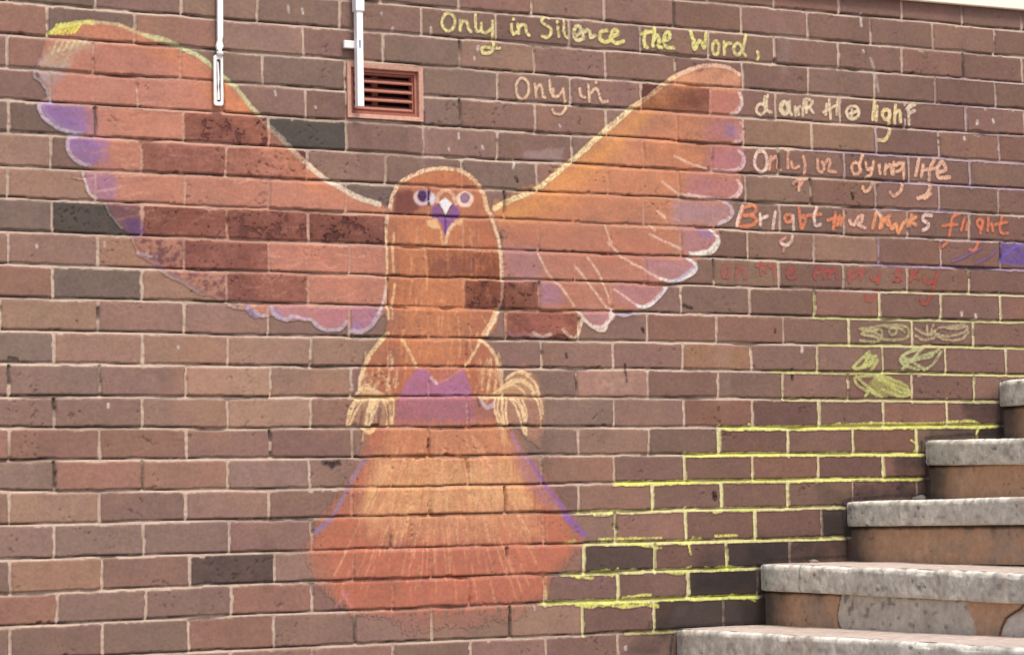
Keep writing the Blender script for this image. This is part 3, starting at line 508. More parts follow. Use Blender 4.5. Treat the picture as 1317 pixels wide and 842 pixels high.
('s',1,(210,149,126),0.22,0.15,6.5,1,[(837,-701),(792,-710),(742,-704)]),
('s',1,(210,149,126),0.2,0.15,6.6,1,[(753,-502),(732,-503),(686,-517)]),
('s',1,(232,185,166),0.27,0.15,4.3,1,[(282,-239),(251,-240),(191,-262)]),
('s',1,(210,149,126),0.43,0.15,7.0,1,[(661,-717),(634,-712),(566,-733)]),
('s',1,(210,149,126),0.21,0.15,5.7,1,[(339,-231),(297,-234),(250,-243)]),
('s',1,(173,109,100),0.4,0.15,6.7,1,[(721,-434),(698,-435),(665,-433)]),
('s',1,(179,121,126),0.21,0.15,5.2,1,[(883,-749),(840,-751),(808,-765)]),
('s',1,(226,167,140),0.4,0.15,5.6,1,[(901,-565),(871,-575),(841,-574)]),
('s',1,(210,149,126),0.33,0.15,5.3,1,[(618,-722),(604,-731),(537,-735)]),
('s',1,(226,167,140),0.33,0.15,5.7,1,[(432,-514),(410,-526),(380,-518)]),
('s',1,(179,121,126),0.26,0.15,7.0,1,[(161,-374),(129,-373),(74,-394)]),
('s',1,(210,149,126),0.36,0.15,5.0,1,[(368,-592),(334,-593),(307,-599)]),
('s',1,(173,109,100),0.42,0.15,4.3,1,[(809,-648),(769,-647),(749,-658)]),
('s',1,(179,121,126),0.28,0.15,4.8,1,[(787,-512),(773,-518),(711,-530)]),
('s',1,(232,185,166),0.41,0.15,4.4,1,[(249,-439),(206,-443),(173,-444)]),
('s',1,(133,105,144),0.55,0.5,11.0,0,[(237,-651),(271,-671),(313,-699),(367,-731),(416,-756)]),
('s',9,(226,167,132),0.4,0.2,5.1,1,[(1789,-254),(1826,-271)]),
('s',9,(226,167,132),0.3,0.2,6.5,1,[(1731,-228),(1782,-255)]),
('s',9,(179,113,94),0.58,0.2,6.1,1,[(1938,-235),(1996,-253)]),
('s',9,(214,155,120),0.48,0.2,7.8,1,[(1855,-238),(1906,-245)]),
('s',9,(214,155,120),0.46,0.2,6.8,1,[(1765,-211),(1800,-220)]),
('s',9,(226,167,132),0.41,0.2,7.3,1,[(1920,-205),(1962,-234)]),
('s',9,(232,185,156),0.37,0.2,6.7,1,[(1978,-244),(2007,-271)]),
('s',9,(179,113,94),0.59,0.2,5.8,1,[(1787,-247),(1823,-264)]),
('s',9,(226,167,132),0.53,0.2,6.9,1,[(1816,-252),(1880,-285)]),
('s',9,(232,185,156),0.42,0.2,6.1,1,[(1823,-241),(1864,-265)]),
('s',9,(232,185,156),0.52,0.2,9.1,1,[(1880,-219),(1941,-243)]),
('s',9,(232,185,156),0.4,0.2,7.5,1,[(1840,-252),(1868,-263)]),
('s',9,(226,167,132),0.32,0.2,6.8,1,[(1855,-215),(1901,-226)]),
('s',9,(214,155,120),0.42,0.2,8.8,1,[(1787,-251),(1814,-282)]),
('s',9,(214,155,120),0.33,0.2,5.9,1,[(1985,-219),(2016,-243)]),
('s',9,(232,185,156),0.33,0.2,6.7,1,[(1968,-239),(2026,-254)]),
('s',9,(179,113,94),0.43,0.2,4.9,1,[(1578,-311),(1636,-324)]),
('s',9,(232,185,156),0.51,0.2,6.7,1,[(1585,-319),(1626,-345)]),
('s',9,(179,113,94),0.44,0.2,8.8,1,[(1600,-308),(1624,-320)]),
('s',9,(226,167,132),0.33,0.2,4.8,1,[(1693,-321),(1754,-337)]),
('s',9,(214,155,120),0.31,0.2,7.7,1,[(1812,-330),(1839,-354)]),
('s',9,(179,113,94),0.51,0.2,7.1,1,[(1815,-302),(1874,-322)]),
('s',9,(214,155,120),0.47,0.2,7.7,1,[(1575,-344),(1619,-359)]),
('s',9,(226,167,132),0.51,0.2,5.2,1,[(1588,-345),(1623,-374)]),
('s',9,(232,185,156),0.37,0.2,7.8,1,[(1859,-330),(1924,-344)]),
('s',9,(232,185,156),0.41,0.2,6.0,1,[(1889,-334),(1948,-363)]),
('s',9,(214,155,120),0.6,0.2,5.9,1,[(1784,-326),(1831,-360)]),
('s',9,(226,167,132),0.49,0.2,8.8,1,[(1850,-316),(1907,-346)]),
('s',9,(232,185,156),0.54,0.2,5.9,1,[(1630,-338),(1652,-370)]),
('s',9,(232,185,156),0.32,0.2,8.7,1,[(1695,-306),(1737,-326)]),
('s',9,(226,167,132),0.56,0.2,5.1,1,[(1626,-327),(1683,-339)]),
('s',9,(179,113,94),0.51,0.2,6.9,1,[(1818,-315),(1864,-336)]),
('s',9,(226,167,132),0.5,0.2,5.5,1,[(1501,-417),(1553,-427)]),
('s',9,(179,113,94),0.49,0.2,7.2,1,[(1877,-409),(1923,-442)]),
('s',9,(179,113,94),0.59,0.2,6.8,1,[(1744,-414),(1798,-440)]),
('s',9,(226,167,132),0.57,0.2,7.8,1,[(1764,-422),(1825,-438)]),
('s',9,(179,113,94),0.46,0.2,7.4,1,[(1845,-407),(1868,-430)]),
('s',9,(226,167,132),0.4,0.2,5.6,1,[(1824,-396),(1892,-410)]),
('s',9,(232,185,156),0.59,0.2,8.8,1,[(1567,-405),(1601,-422)]),
('s',9,(232,185,156),0.37,0.2,7.3,1,[(1910,-394),(1961,-408)]),
('s',9,(226,167,132),0.49,0.2,5.4,1,[(1586,-411),(1653,-419)]),
('s',9,(179,113,94),0.31,0.2,8.9,1,[(1836,-413),(1900,-425)]),
('s',9,(226,167,132),0.38,0.2,5.0,1,[(1809,-404),(1874,-411)]),
('s',9,(179,113,94),0.38,0.2,6.9,1,[(1781,-403),(1805,-413)]),
('s',9,(179,113,94),0.46,0.2,6.6,1,[(1701,-391),(1737,-404)]),
('s',9,(226,167,132),0.57,0.2,5.1,1,[(1789,-421),(1855,-440)]),
('s',9,(214,155,120),0.32,0.2,6.5,1,[(1880,-406),(1923,-427)]),
('s',9,(226,167,132),0.46,0.2,6.5,1,[(1467,-433),(1524,-443)]),
('s',9,(232,185,156),0.53,0.2,6.3,1,[(1857,-482),(1922,-499)]),
('s',9,(179,113,94),0.31,0.2,5.5,1,[(1884,-469),(1927,-493)]),
('s',9,(232,185,156),0.47,0.2,7.8,1,[(1852,-480),(1915,-495)]),
('s',9,(226,167,132),0.43,0.2,6.8,1,[(1477,-505),(1540,-538)]),
('s',9,(179,113,94),0.43,0.2,5.7,1,[(1746,-490),(1798,-505)]),
('s',9,(226,167,132),0.57,0.2,5.6,1,[(1552,-480),(1575,-516)]),
('s',9,(226,167,132),0.45,0.2,6.8,1,[(1660,-492),(1701,-513)]),
('s',9,(232,185,156),0.58,0.2,6.7,1,[(1850,-473),(1880,-504)]),
('s',9,(214,155,120),0.35,0.2,5.8,1,[(1824,-494),(1847,-510)]),
('s',9,(232,185,156),0.46,0.2,5.7,1,[(1789,-497),(1812,-530)]),
('s',9,(226,167,132),0.35,0.2,6.8,1,[(1536,-499),(1585,-508)]),
('s',9,(226,167,132),0.41,0.2,7.2,1,[(1414,-510),(1438,-521)]),
('s',9,(214,155,120),0.53,0.2,7.2,1,[(1428,-485),(1463,-508)]),
('s',9,(214,155,120),0.4,0.2,6.9,1,[(1665,-499),(1719,-509)]),
('s',9,(232,185,156),0.33,0.2,6.9,1,[(1376,-512),(1413,-528)]),
('s',9,(179,113,94),0.56,0.2,5.6,1,[(1634,-475),(1663,-497)]),
('s',9,(232,185,156),0.57,0.2,5.6,1,[(1783,-591),(1825,-608)]),
('s',9,(179,113,94),0.54,0.2,7.7,1,[(1733,-592),(1794,-618)]),
('s',9,(232,185,156),0.58,0.2,6.9,1,[(1626,-574),(1682,-594)]),
('s',9,(179,113,94),0.33,0.2,5.9,1,[(1681,-560),(1744,-594)]),
('s',9,(232,185,156),0.55,0.2,7.1,1,[(1389,-590),(1453,-603)]),
('s',9,(226,167,132),0.34,0.2,6.0,1,[(1655,-551),(1693,-570)]),
('s',9,(214,155,120),0.45,0.2,7.1,1,[(1688,-553),(1717,-573)]),
('s',9,(179,113,94),0.36,0.2,5.6,1,[(1425,-598),(1477,-622)]),
('s',9,(232,185,156),0.39,0.2,8.3,1,[(1554,-558),(1611,-587)]),
('s',9,(179,113,94),0.58,0.2,6.6,1,[(1684,-580),(1719,-613)]),
('s',9,(214,155,120),0.49,0.2,7.3,1,[(1495,-566),(1561,-593)]),
('s',9,(232,185,156),0.59,0.2,5.0,1,[(1727,-574),(1757,-598)]),
('s',9,(214,155,120),0.46,0.2,7.0,1,[(1460,-571),(1503,-599)]),
('s',9,(179,113,94),0.39,0.2,5.4,1,[(1809,-567),(1845,-586)]),
('s',9,(179,113,94),0.41,0.2,5.0,1,[(1804,-592),(1846,-602)]),
('s',9,(226,167,132),0.46,0.2,6.4,1,[(1664,-564),(1729,-588)]),
('s',9,(232,185,156),0.53,0.2,8.7,1,[(1555,-659),(1614,-674)]),
('s',9,(179,113,94),0.42,0.2,5.5,1,[(1713,-661),(1755,-682)]),
('s',9,(179,113,94),0.4,0.2,8.8,1,[(1574,-643),(1638,-662)]),
('s',9,(179,113,94),0.47,0.2,8.2,1,[(1469,-658),(1516,-678)]),
('s',9,(232,185,156),0.43,0.2,8.5,1,[(1781,-642),(1817,-655)]),
('s',9,(179,113,94),0.34,0.2,5.8,1,[(1718,-634),(1758,-645)]),
('s',9,(179,113,94),0.31,0.2,8.4,1,[(1734,-665),(1791,-694)]),
('s',9,(232,185,156),0.49,0.2,5.8,1,[(1504,-648),(1567,-683)]),
('s',9,(179,113,94),0.44,0.2,5.8,1,[(1673,-635),(1703,-670)]),
('s',9,(179,113,94),0.42,0.2,5.9,1,[(1498,-650),(1551,-684)]),
('s',9,(214,155,120),0.52,0.2,8.1,1,[(1713,-657),(1763,-682)]),
('s',9,(232,185,156),0.51,0.2,7.9,1,[(1652,-668),(1691,-692)]),
('s',9,(179,113,94),0.58,0.2,8.0,1,[(1387,-663),(1447,-677)]),
('s',9,(226,167,132),0.48,0.2,8.0,1,[(1441,-678),(1486,-695)]),
('s',9,(214,155,120),0.54,0.2,7.1,1,[(1613,-671),(1637,-690)]),
('s',9,(226,167,132),0.46,0.2,8.7,1,[(1467,-653),(1518,-669)]),
('f',9,(197,135,106),0.82,0.8,8.0,2,[(1292,-491),(1312,-472),(1350,-457),(1440,-423),(1479,-396),(1544,-347),(1611,-293),(1664,-248),(1732,-193),(1764,-168),(1813,-136),(1868,-95),(1929,-56),(1993,-28),(2056,-16),(2112,-22),(2150,-39),(2149,-78),(2156,-108),(2141,-145),(2124,-170),(2154,-188),(2156,-222),(2138,-251),(2154,-274),(2159,-301),(2135,-330),(2143,-366),(2142,-397),(2121,-420),(2091,-430),(2109,-453),(2103,-478),(2075,-498),(2041,-513),(2060,-536),(2056,-570),(2030,-592),(1989,-605),(1975,-622),(1969,-648),(1938,-672),(1894,-685),(1872,-702),(1850,-726),(1817,-755),(1775,-765),(1716,-775),(1690,-780),(1671,-804),(1649,-834),(1631,-832),(1603,-812),(1580,-792),(1571,-836),(1545,-854),(1507,-843),(1468,-858),(1430,-854),(1329,-851),(1326,-783),(1325,-558),(1301,-522)]),
('f',9,(228,159,96),0.8,0.7,41.9,2,[(1312,-476),(1466,-415),(1624,-292),(1813,-146),(1951,-57),(1977,-84),(1839,-175),(1702,-323),(1568,-445),(1438,-519),(1324,-524)]),
('f',9,(210,141,104),0.55,0.5,52.9,2,[(1464,-466),(1702,-311),(1947,-181),(1998,-297),(1885,-444),(1618,-501),(1411,-554)]),
('f',9,(220,161,128),0.7,0.6,13.8,2,[(1827,-129),(1929,-58),(2048,-22),(2150,-44),(2143,-92),(1950,-90)]),
('f',9,(187,119,100),0.5,0.5,36.4,2,[(1336,-534),(1618,-524),(1882,-561),(1852,-656),(1563,-652),(1334,-625)]),
('f',9,(185,129,116),0.4,0.4,31.0,2,[(1335,-598),(1461,-603),(1826,-645),(1850,-721),(1611,-778),(1432,-770),(1333,-693)]),
('f',9,(156,128,153),0.35,0.4,20.3,2,[(1330,-598),(1436,-599),(1460,-671),(1434,-695),(1333,-693)]),
('f',9,(142,118,155),0.5,0.4,15.3,2,[(1439,-695),(1510,-700),(1522,-757),(1447,-763)]),
('f',10,(187,121,114),0.6,0.45,22.2,2,[(2037,-94),(2151,-97),(2153,-121),(2129,-165),(2002,-168)]),
('r',10,(0,0,0),0,0,0.0,0,[(2037,-94),(2151,-97),(2153,-121),(2129,-165),(2002,-168)]),
('f',11,(175,117,132),0.6,0.45,22.2,2,[(2035,-180),(2157,-183),(2153,-222),(2127,-252),(2013,-248)]),
('r',11,(0,0,0),0,0,0.0,0,[(2035,-180),(2157,-183),(2153,-222),(2127,-252),(2013,-248)]),
('f',12,(177,117,138),0.6,0.45,22.2,2,[(2032,-266),(2160,-269),(2156,-308),(2118,-336),(2019,-329)]),
('r',12,(0,0,0),0,0,0.0,0,[(2032,-266),(2160,-269),(2156,-308),(2118,-336),(2019,-329)]),
('f',13,(179,123,134),0.6,0.45,22.1,2,[(1956,-356),(2143,-361),(2139,-400),(2091,-428),(1940,-423)]),
('r',13,(0,0,0),0,0,0.0,0,[(1956,-356),(2143,-361),(2139,-400),(2091,-428),(1940,-423)]),
('f',14,(171,145,158),0.6,0.45,21.9,2,[(1907,-438),(2099,-440),(2109,-463),(2061,-503),(1897,-504)]),
('r',14,(0,0,0),0,0,0.0,0,[(1907,-438),(2099,-440),(2109,-463),(2061,-503),(1897,-504)]),
('f',15,(177,131,146),0.6,0.45,21.9,2,[(1926,-517),(2046,-522),(2056,-560),(2016,-599),(1935,-597)]),
('r',15,(0,0,0),0,0,0.0,0,[(1926,-517),(2046,-522),(2056,-560),(2016,-599),(1935,-597)]),
('f',16,(177,135,148),0.6,0.45,21.6,2,[(1789,-611),(1972,-624),(1966,-653),(1895,-683),(1804,-666)]),
('r',16,(0,0,0),0,0,0.0,0,[(1789,-611),(1972,-624),(1966,-653),(1895,-683),(1804,-666)]),
('f',17,(173,129,144),0.6,0.45,21.2,2,[(1692,-697),(1867,-702),(1845,-731),(1775,-765),(1706,-752)]),
('r',17,(0,0,0),0,0,0.0,0,[(1692,-697),(1867,-702),(1845,-731),(1775,-765),(1706,-752)]),
('f',18,(171,133,152),0.6,0.45,20.9,2,[(1573,-774),(1695,-780),(1673,-808),(1641,-832),(1600,-810)]),
('r',18,(0,0,0),0,0,0.0,0,[(1573,-774),(1695,-780),(1673,-808),(1641,-832),(1600,-810)]),
('f',11,(134,120,173),0.7,0.3,13.9,2,[(2090,-196),(2139,-201),(2138,-237),(2094,-234)]),
('f',11,(204,149,126),0.5,0.3,5.6,0,[(2123,-190),(2154,-188),(2156,-217),(2138,-246),(2121,-252)]),
('f',15,(141,125,176),0.7,0.4,11.0,2,[(1986,-520),(2032,-525),(2035,-547),(1991,-541)]),
('f',9,(120,75,76),0.7,0.6,10.2,3,[(1336,-788),(1554,-788),(1553,-836),(1342,-851)]),
('f',9,(199,121,104),0.5,0.3,10.2,3,[(1386,-796),(1521,-789),(1533,-825),(1430,-836)]),
('s',9,(236,199,176),0.75,0.6,7.1,0,[(1908,-304),(1965,-324),(2038,-340)]),
('s',9,(236,199,176),0.75,0.6,7.0,0,[(1865,-383),(1908,-410),(1951,-424)]),
('s',9,(236,199,176),0.75,0.6,7.0,0,[(1815,-542),(1868,-564),(1924,-583)]),
('s',9,(236,199,176),0.75,0.6,6.9,0,[(1674,-573),(1720,-613),(1786,-646),(1841,-672),(1873,-681)]),
('s',9,(236,199,176),0.75,0.6,6.7,0,[(1440,-615),(1472,-671),(1515,-711),(1555,-763)]),
('s',9,(236,199,176),0.75,0.6,6.8,0,[(1605,-621),(1635,-657),(1655,-694),(1675,-749)]),
('s',9,(236,199,176),0.75,0.6,6.8,0,[(1558,-641),(1601,-690),(1639,-736),(1664,-767)]),
('s',9,(236,199,176),0.75,0.6,6.9,0,[(1692,-711),(1728,-733),(1775,-760)]),
('s',9,(236,199,176),0.75,0.6,7.0,0,[(1819,-517),(1834,-530)]),
('s',9,(236,199,176),0.75,0.6,7.0,0,[(1847,-473),(1873,-491)]),
('s',9,(236,199,176),0.75,0.6,6.8,0,[(1665,-522),(1685,-573)]),
('s',9,(250,231,176),0.95,0.85,14.1,1,[(1302,-486),(1350,-461),(1404,-441),(1445,-421),(1481,-394),(1544,-345),(1603,-298)]),
('s',9,(250,229,176),0.95,0.85,15.9,1,[(1603,-298),(1664,-246),(1732,-193),(1764,-165)]),
('s',9,(248,215,166),0.95,0.85,13.5,1,[(1764,-165),(1819,-131),(1868,-95),(1923,-58),(1973,-36)]),
('s',9,(242,201,176),0.9,0.8,11.1,0,[(1923,-58),(1984,-31),(2051,-17),(2112,-22),(2147,-41)]),
('s',10,(240,215,208),0.9,0.8,8.7,0,[(2148,-99),(2156,-123),(2141,-150),(2115,-166)]),
('s',10,(240,215,208),0.6,0.5,5.0,1,[(2141,-96),(2149,-120),(2134,-147),(2109,-163)]),
('s',11,(220,181,176),0.9,0.8,8.7,0,[(2148,-188),(2159,-212),(2147,-239),(2121,-252)]),
('s',11,(220,181,176),0.6,0.5,5.0,1,[(2141,-185),(2152,-209),(2140,-236),(2114,-249)]),
('s',12,(230,195,198),0.9,0.8,8.6,0,[(2140,-278),(2156,-298),(2144,-328),(2107,-339),(2041,-340)]),
('s',12,(230,195,198),0.6,0.5,5.0,1,[(2133,-274),(2149,-295),(2137,-324),(2100,-336),(2034,-336)]),
('s',13,(234,199,192),0.9,0.8,8.6,0,[(2131,-369),(2142,-392),(2124,-417),(2088,-428),(2022,-426),(1956,-419)]),
('s',13,(234,199,192),0.6,0.5,5.0,1,[(2124,-366),(2135,-389),(2117,-414),(2081,-425),(2015,-423),(1950,-416)]),
('s',14,(210,189,194),0.9,0.8,8.6,0,[(2077,-433),(2104,-447),(2111,-468),(2091,-490),(2058,-503)]),
('s',14,(210,189,194),0.6,0.5,5.0,1,[(2070,-430),(2097,-443),(2105,-464),(2085,-487),(2051,-500)]),
('s',15,(236,231,216),0.9,0.8,8.5,0,[(2032,-525),(2054,-544),(2053,-570),(2028,-592),(1995,-598),(1957,-596)]),
('s',15,(236,231,216),0.6,0.5,4.9,1,[(2026,-522),(2047,-540),(2046,-566),(2021,-588),(1988,-594),(1950,-593)]),
('s',16,(236,233,230),0.9,0.8,8.4,0,[(1948,-613),(1975,-631),(1968,-653),(1933,-672),(1895,-683),(1852,-675)]),
('s',16,(236,233,230),0.6,0.5,4.9,1,[(1941,-610),(1968,-628),(1962,-649),(1926,-669),(1888,-679),(1845,-671)]),
('s',17,(240,235,234),0.9,0.8,8.3,0,[(1872,-702),(1850,-726),(1823,-750),(1791,-762),(1769,-758)]),
('s',17,(240,235,234),0.6,0.5,4.8,1,[(1866,-699),(1844,-723),(1816,-746),(1784,-759),(1763,-755)]),
('s',18,(240,223,206),0.9,0.8,8.1,0,[(1572,-783),(1598,-810),(1623,-828),(1652,-834),(1668,-809),(1687,-781)]),
('s',18,(240,223,206),0.6,0.5,4.7,1,[(1566,-780),(1591,-807),(1617,-824),(1645,-831),(1662,-805),(1681,-777)]),
('s',15,(240,237,222),0.9,0.8,9.6,0,[(1956,-599),(1989,-593),(2022,-585),(2045,-560)]),
('s',16,(192,179,195),0.9,0.8,8.1,0,[(1900,-680),(1938,-658),(1966,-638)]),
('s',18,(232,215,212),0.9,0.8,7.8,0,[(1621,-821),(1649,-823),(1679,-799),(1690,-778),(1674,-769)]),
('s',9,(184,169,184),0.8,0.7,10.5,0,[(1690,-780),(1721,-787),(1758,-779)]),
('s',9,(229,209,196),0.85,0.7,9.2,0,[(1420,-845),(1445,-856),(1476,-849)]),
('s',9,(240,215,186),0.85,0.7,9.3,0,[(1517,-834),(1537,-852),(1560,-854),(1574,-824),(1582,-801)]),
('s',9,(159,131,153),0.7,0.5,7.6,0,[(1334,-840),(1359,-855),(1395,-850),(1430,-856)]),
('f',19,(193,121,88),0.86,0.9,7.3,1,[(968,-515),(1297,-502),(1310,-558),(1324,-648),(1322,-720),(1310,-788),(1294,-840),(1259,-866),(1288,-897),(1305,-941),(1314,-990),(1315,-1042),(1225,-1053),(1055,-1032),(959,-1037),(870,-1011),(875,-985),(894,-932),(924,-893),(955,-862),(957,-747)]),
('f',19,(210,141,98),0.55,0.5,34.1,1,[(1004,-536),(1211,-528),(1232,-741),(1179,-931),(1009,-933),(993,-746)]),
('f',19,(169,105,86),0.5,0.5,23.8,1,[(871,-946),(961,-912),(1009,-944),(995,-1021),(877,-1022)]),
('f',19,(179,113,90),0.5,0.5,19.8,1,[(1180,-876),(1279,-874),(1313,-1008),(1226,-1031)]),
('s',19,(230,169,124),0.38,0.3,7.4,1,[(1050,-757),(1049,-777),(1047,-797)]),
('s',19,(236,181,134),0.32,0.3,7.3,1,[(1149,-610),(1148,-639),(1149,-669)]),
('s',19,(230,169,124),0.25,0.3,7.5,1,[(1021,-914),(1015,-934),(1011,-954)]),
('s',19,(236,181,134),0.41,0.3,7.6,1,[(1215,-869),(1216,-886),(1220,-903)]),
('s',19,(230,169,124),0.21,0.3,5.9,1,[(1225,-712),(1226,-748),(1232,-784)]),
('s',19,(236,181,134),0.37,0.3,6.0,1,[(1182,-851),(1182,-885),(1182,-919)]),
('s',19,(173,107,86),0.5,0.3,6.5,1,[(1050,-672),(1045,-708),(1040,-743)]),
('s',19,(220,155,114),0.39,0.3,7.9,1,[(1239,-927),(1240,-962),(1244,-998)]),
('s',19,(173,107,86),0.44,0.3,5.4,1,[(1016,-733),(1012,-760),(1009,-787)]),
('s',19,(230,169,124),0.31,0.3,6.1,1,[(1066,-849),(1062,-883),(1057,-917)]),
('s',19,(230,169,124),0.22,0.3,6.4,1,[(1264,-642),(1262,-658),(1265,-674)]),
('s',19,(230,169,124),0.49,0.3,5.2,1,[(1039,-702),(1035,-728),(1030,-755)]),
('s',19,(236,181,134),0.39,0.3,6.1,1,[(1018,-888),(1017,-907),(1015,-927)]),
('s',19,(220,155,114),0.48,0.3,5.6,1,[(1165,-918),(1163,-942),(1165,-965)]),
('s',19,(173,107,86),0.21,0.3,6.3,1,[(1072,-673),(1073,-704),(1072,-736)]),
('s',19,(173,107,86),0.42,0.3,3.9,1,[(996,-793),(991,-815),(990,-837)]),
('s',19,(173,107,86),0.25,0.3,4.7,1,[(1182,-927),(1184,-944),(1183,-960)]),
('s',19,(230,169,124),0.49,0.3,6.7,1,[(1240,-637),(1238,-669),(1240,-701)]),
('s',19,(236,181,134),0.39,0.3,4.3,1,[(1130,-801),(1129,-817),(1127,-834)]),
('s',19,(220,155,114),0.22,0.3,6.9,1,[(1269,-807),(1271,-822),(1279,-838)]),
('s',19,(220,155,114),0.29,0.3,7.2,1,[(1154,-642),(1152,-674),(1149,-706)]),
('s',19,(173,107,86),0.38,0.3,5.6,1,[(1245,-668),(1245,-701),(1245,-735)]),
('s',19,(236,181,134),0.21,0.3,5.6,1,[(1240,-720),(1239,-748),(1242,-775)]),
('s',19,(220,155,114),0.21,0.3,5.7,1,[(1121,-874),(1122,-901),(1120,-928)]),
('s',19,(230,169,124),0.46,0.3,7.8,1,[(1204,-927),(1205,-952),(1211,-976)]),
('s',19,(220,155,114),0.47,0.3,7.4,1,[(1056,-548),(1054,-580),(1051,-613)]),
('s',19,(236,181,134),0.22,0.3,7.3,1,[(981,-841),(975,-855),(971,-869)]),
('s',19,(230,169,124),0.31,0.3,4.6,1,[(1013,-933),(1012,-957),(1009,-981)]),
('s',19,(220,155,114),0.45,0.3,4.0,1,[(1232,-598),(1236,-630),(1240,-662)]),
('s',19,(236,181,134),0.22,0.3,5.3,1,[(1247,-547),(1250,-564),(1250,-581)]),
('s',19,(236,181,134),0.49,0.3,7.3,1,[(1240,-849),(1238,-859),(1240,-869)]),
('s',19,(236,181,134),0.38,0.3,5.3,1,[(1133,-661),(1131,-680),(1131,-698)]),
('s',19,(236,181,134),0.44,0.3,6.1,1,[(1081,-584),(1078,-609),(1080,-634)]),
('s',19,(230,169,124),0.39,0.3,5.6,1,[(1118,-800),(1117,-824),(1118,-849)]),
('s',19,(236,181,134),0.21,0.3,4.8,1,[(1128,-821),(1127,-842),(1129,-863)]),
('s',19,(230,169,124),0.48,0.3,5.4,1,[(1156,-862),(1157,-877),(1153,-893)]),
('s',19,(236,181,134),0.4,0.3,6.9,1,[(1223,-636),(1223,-659),(1223,-682)]),
('s',19,(236,181,134),0.21,0.3,4.2,1,[(1009,-776),(1003,-785),(999,-794)]),
('s',19,(230,169,124),0.21,0.3,4.4,1,[(1252,-601),(1255,-611),(1261,-620)]),
('s',19,(220,155,114),0.23,0.3,6.9,1,[(1194,-647),(1195,-664),(1192,-682)]),
('s',19,(236,181,134),0.28,0.3,6.2,1,[(1035,-637),(1036,-664),(1031,-691)]),
('s',19,(236,181,134),0.45,0.3,7.7,1,[(1145,-929),(1143,-949),(1142,-968)]),
('s',19,(220,155,114),0.39,0.3,7.4,1,[(1152,-770),(1150,-806),(1153,-841)]),
('s',19,(236,181,134),0.38,0.3,7.1,1,[(1006,-842),(1001,-877),(999,-912)]),
('s',19,(173,107,86),0.4,0.3,7.3,1,[(1212,-589),(1215,-613),(1219,-637)]),
('s',19,(173,107,86),0.34,0.3,5.4,1,[(1153,-936),(1151,-971),(1151,-1005)]),
('s',19,(236,181,134),0.41,0.3,4.7,1,[(1090,-665),(1087,-697),(1083,-728)]),
('s',19,(230,169,124),0.46,0.3,5.6,1,[(1255,-798),(1260,-807),(1265,-817)]),
('s',19,(230,169,124),0.49,0.3,7.4,1,[(1274,-720),(1275,-736),(1278,-752)]),
('s',19,(230,169,124),0.47,0.3,4.9,1,[(1038,-641),(1038,-655),(1034,-669)]),
('s',19,(230,169,124),0.28,0.3,7.4,1,[(1074,-707),(1069,-737),(1066,-767)]),
('s',19,(173,107,86),0.33,0.3,5.8,1,[(1115,-834),(1111,-853),(1108,-871)]),
('s',19,(230,169,124),0.47,0.3,4.2,1,[(1154,-924),(1154,-945),(1155,-965)]),
('s',19,(173,107,86),0.4,0.3,5.3,1,[(1112,-749),(1111,-765),(1111,-782)]),
('s',19,(230,169,124),0.43,0.3,7.7,1,[(1180,-806),(1182,-843),(1184,-879)]),
('s',19,(173,107,86),0.4,0.3,6.1,1,[(1145,-577),(1143,-601),(1143,-624)]),
('s',19,(236,181,134),0.24,0.3,7.6,1,[(1175,-790),(1175,-805),(1180,-819)]),
('s',19,(220,155,114),0.34,0.3,5.1,1,[(1078,-829),(1075,-855),(1075,-881)]),
('s',19,(173,107,86),0.23,0.3,4.9,1,[(998,-829),(993,-859),(991,-890)]),
('s',19,(173,107,86),0.46,0.3,7.5,1,[(1020,-731),(1018,-748),(1016,-765)]),
('s',19,(220,155,114),0.28,0.3,4.4,1,[(1231,-556),(1232,-579),(1239,-603)]),
('s',19,(236,181,134),0.4,0.3,5.5,1,[(1216,-829),(1218,-844),(1216,-858)]),
('s',19,(220,155,114),0.37,0.3,4.6,1,[(1017,-784),(1014,-818),(1013,-851)]),
('s',19,(236,181,134),0.29,0.3,7.6,1,[(1222,-540),(1224,-572),(1229,-605)]),
('s',19,(236,181,134),0.21,0.3,4.7,1,[(1130,-749),(1132,-779),(1133,-808)]),
('s',19,(236,181,134),0.26,0.3,6.8,1,[(1009,-845),(1004,-860),(1000,-876)]),
('s',19,(173,107,86),0.49,0.3,7.5,1,[(1224,-911),(1222,-948),(1224,-984)]),
('s',19,(220,155,114),0.35,0.3,5.9,1,[(1221,-786),(1219,-797),(1223,-807)]),
('s',19,(230,169,124),0.46,0.3,6.2,1,[(1083,-668),(1085,-687),(1082,-706)]),
('s',19,(224,187,136),0.55,0.5,8.3,1,[(911,-958),(903,-1011)]),
('s',19,(224,187,136),0.55,0.5,8.3,1,[(935,-945),(926,-1006)]),
('s',19,(224,187,136),0.55,0.5,8.3,1,[(963,-954),(955,-1011)]),
('s',19,(224,187,136),0.55,0.5,8.4,1,[(987,-958),(979,-1006)]),
('s',19,(224,187,136),0.55,0.5,8.7,1,[(1260,-942),(1251,-1009)]),
('s',19,(224,187,136),0.55,0.5,8.7,1,[(1280,-924),(1271,-1009)]),
('s',19,(224,187,136),0.55,0.5,8.7,1,[(1300,-941),(1291,-1008)]),
('f',20,(195,125,92),0.86,0.9,7.4,1,[(968,-517),(976,-472),(991,-443),(1008,-420),(1042,-398),(1086,-385),(1136,-378),(1185,-378),(1219,-392),(1248,-418),(1265,-447),(1279,-487),(1296,-509)]),
('f',20,(210,137,96),0.5,0.4,19.6,1,[(1042,-403),(1140,-382),(1226,-403),(1233,-425),(1018,-435)]),
('f',20,(110,67,68),0.85,0.5,7.3,6,[(991,-452),(1037,-441),(1051,-460),(1080,-481),(1060,-496),(1036,-512),(983,-512)]),
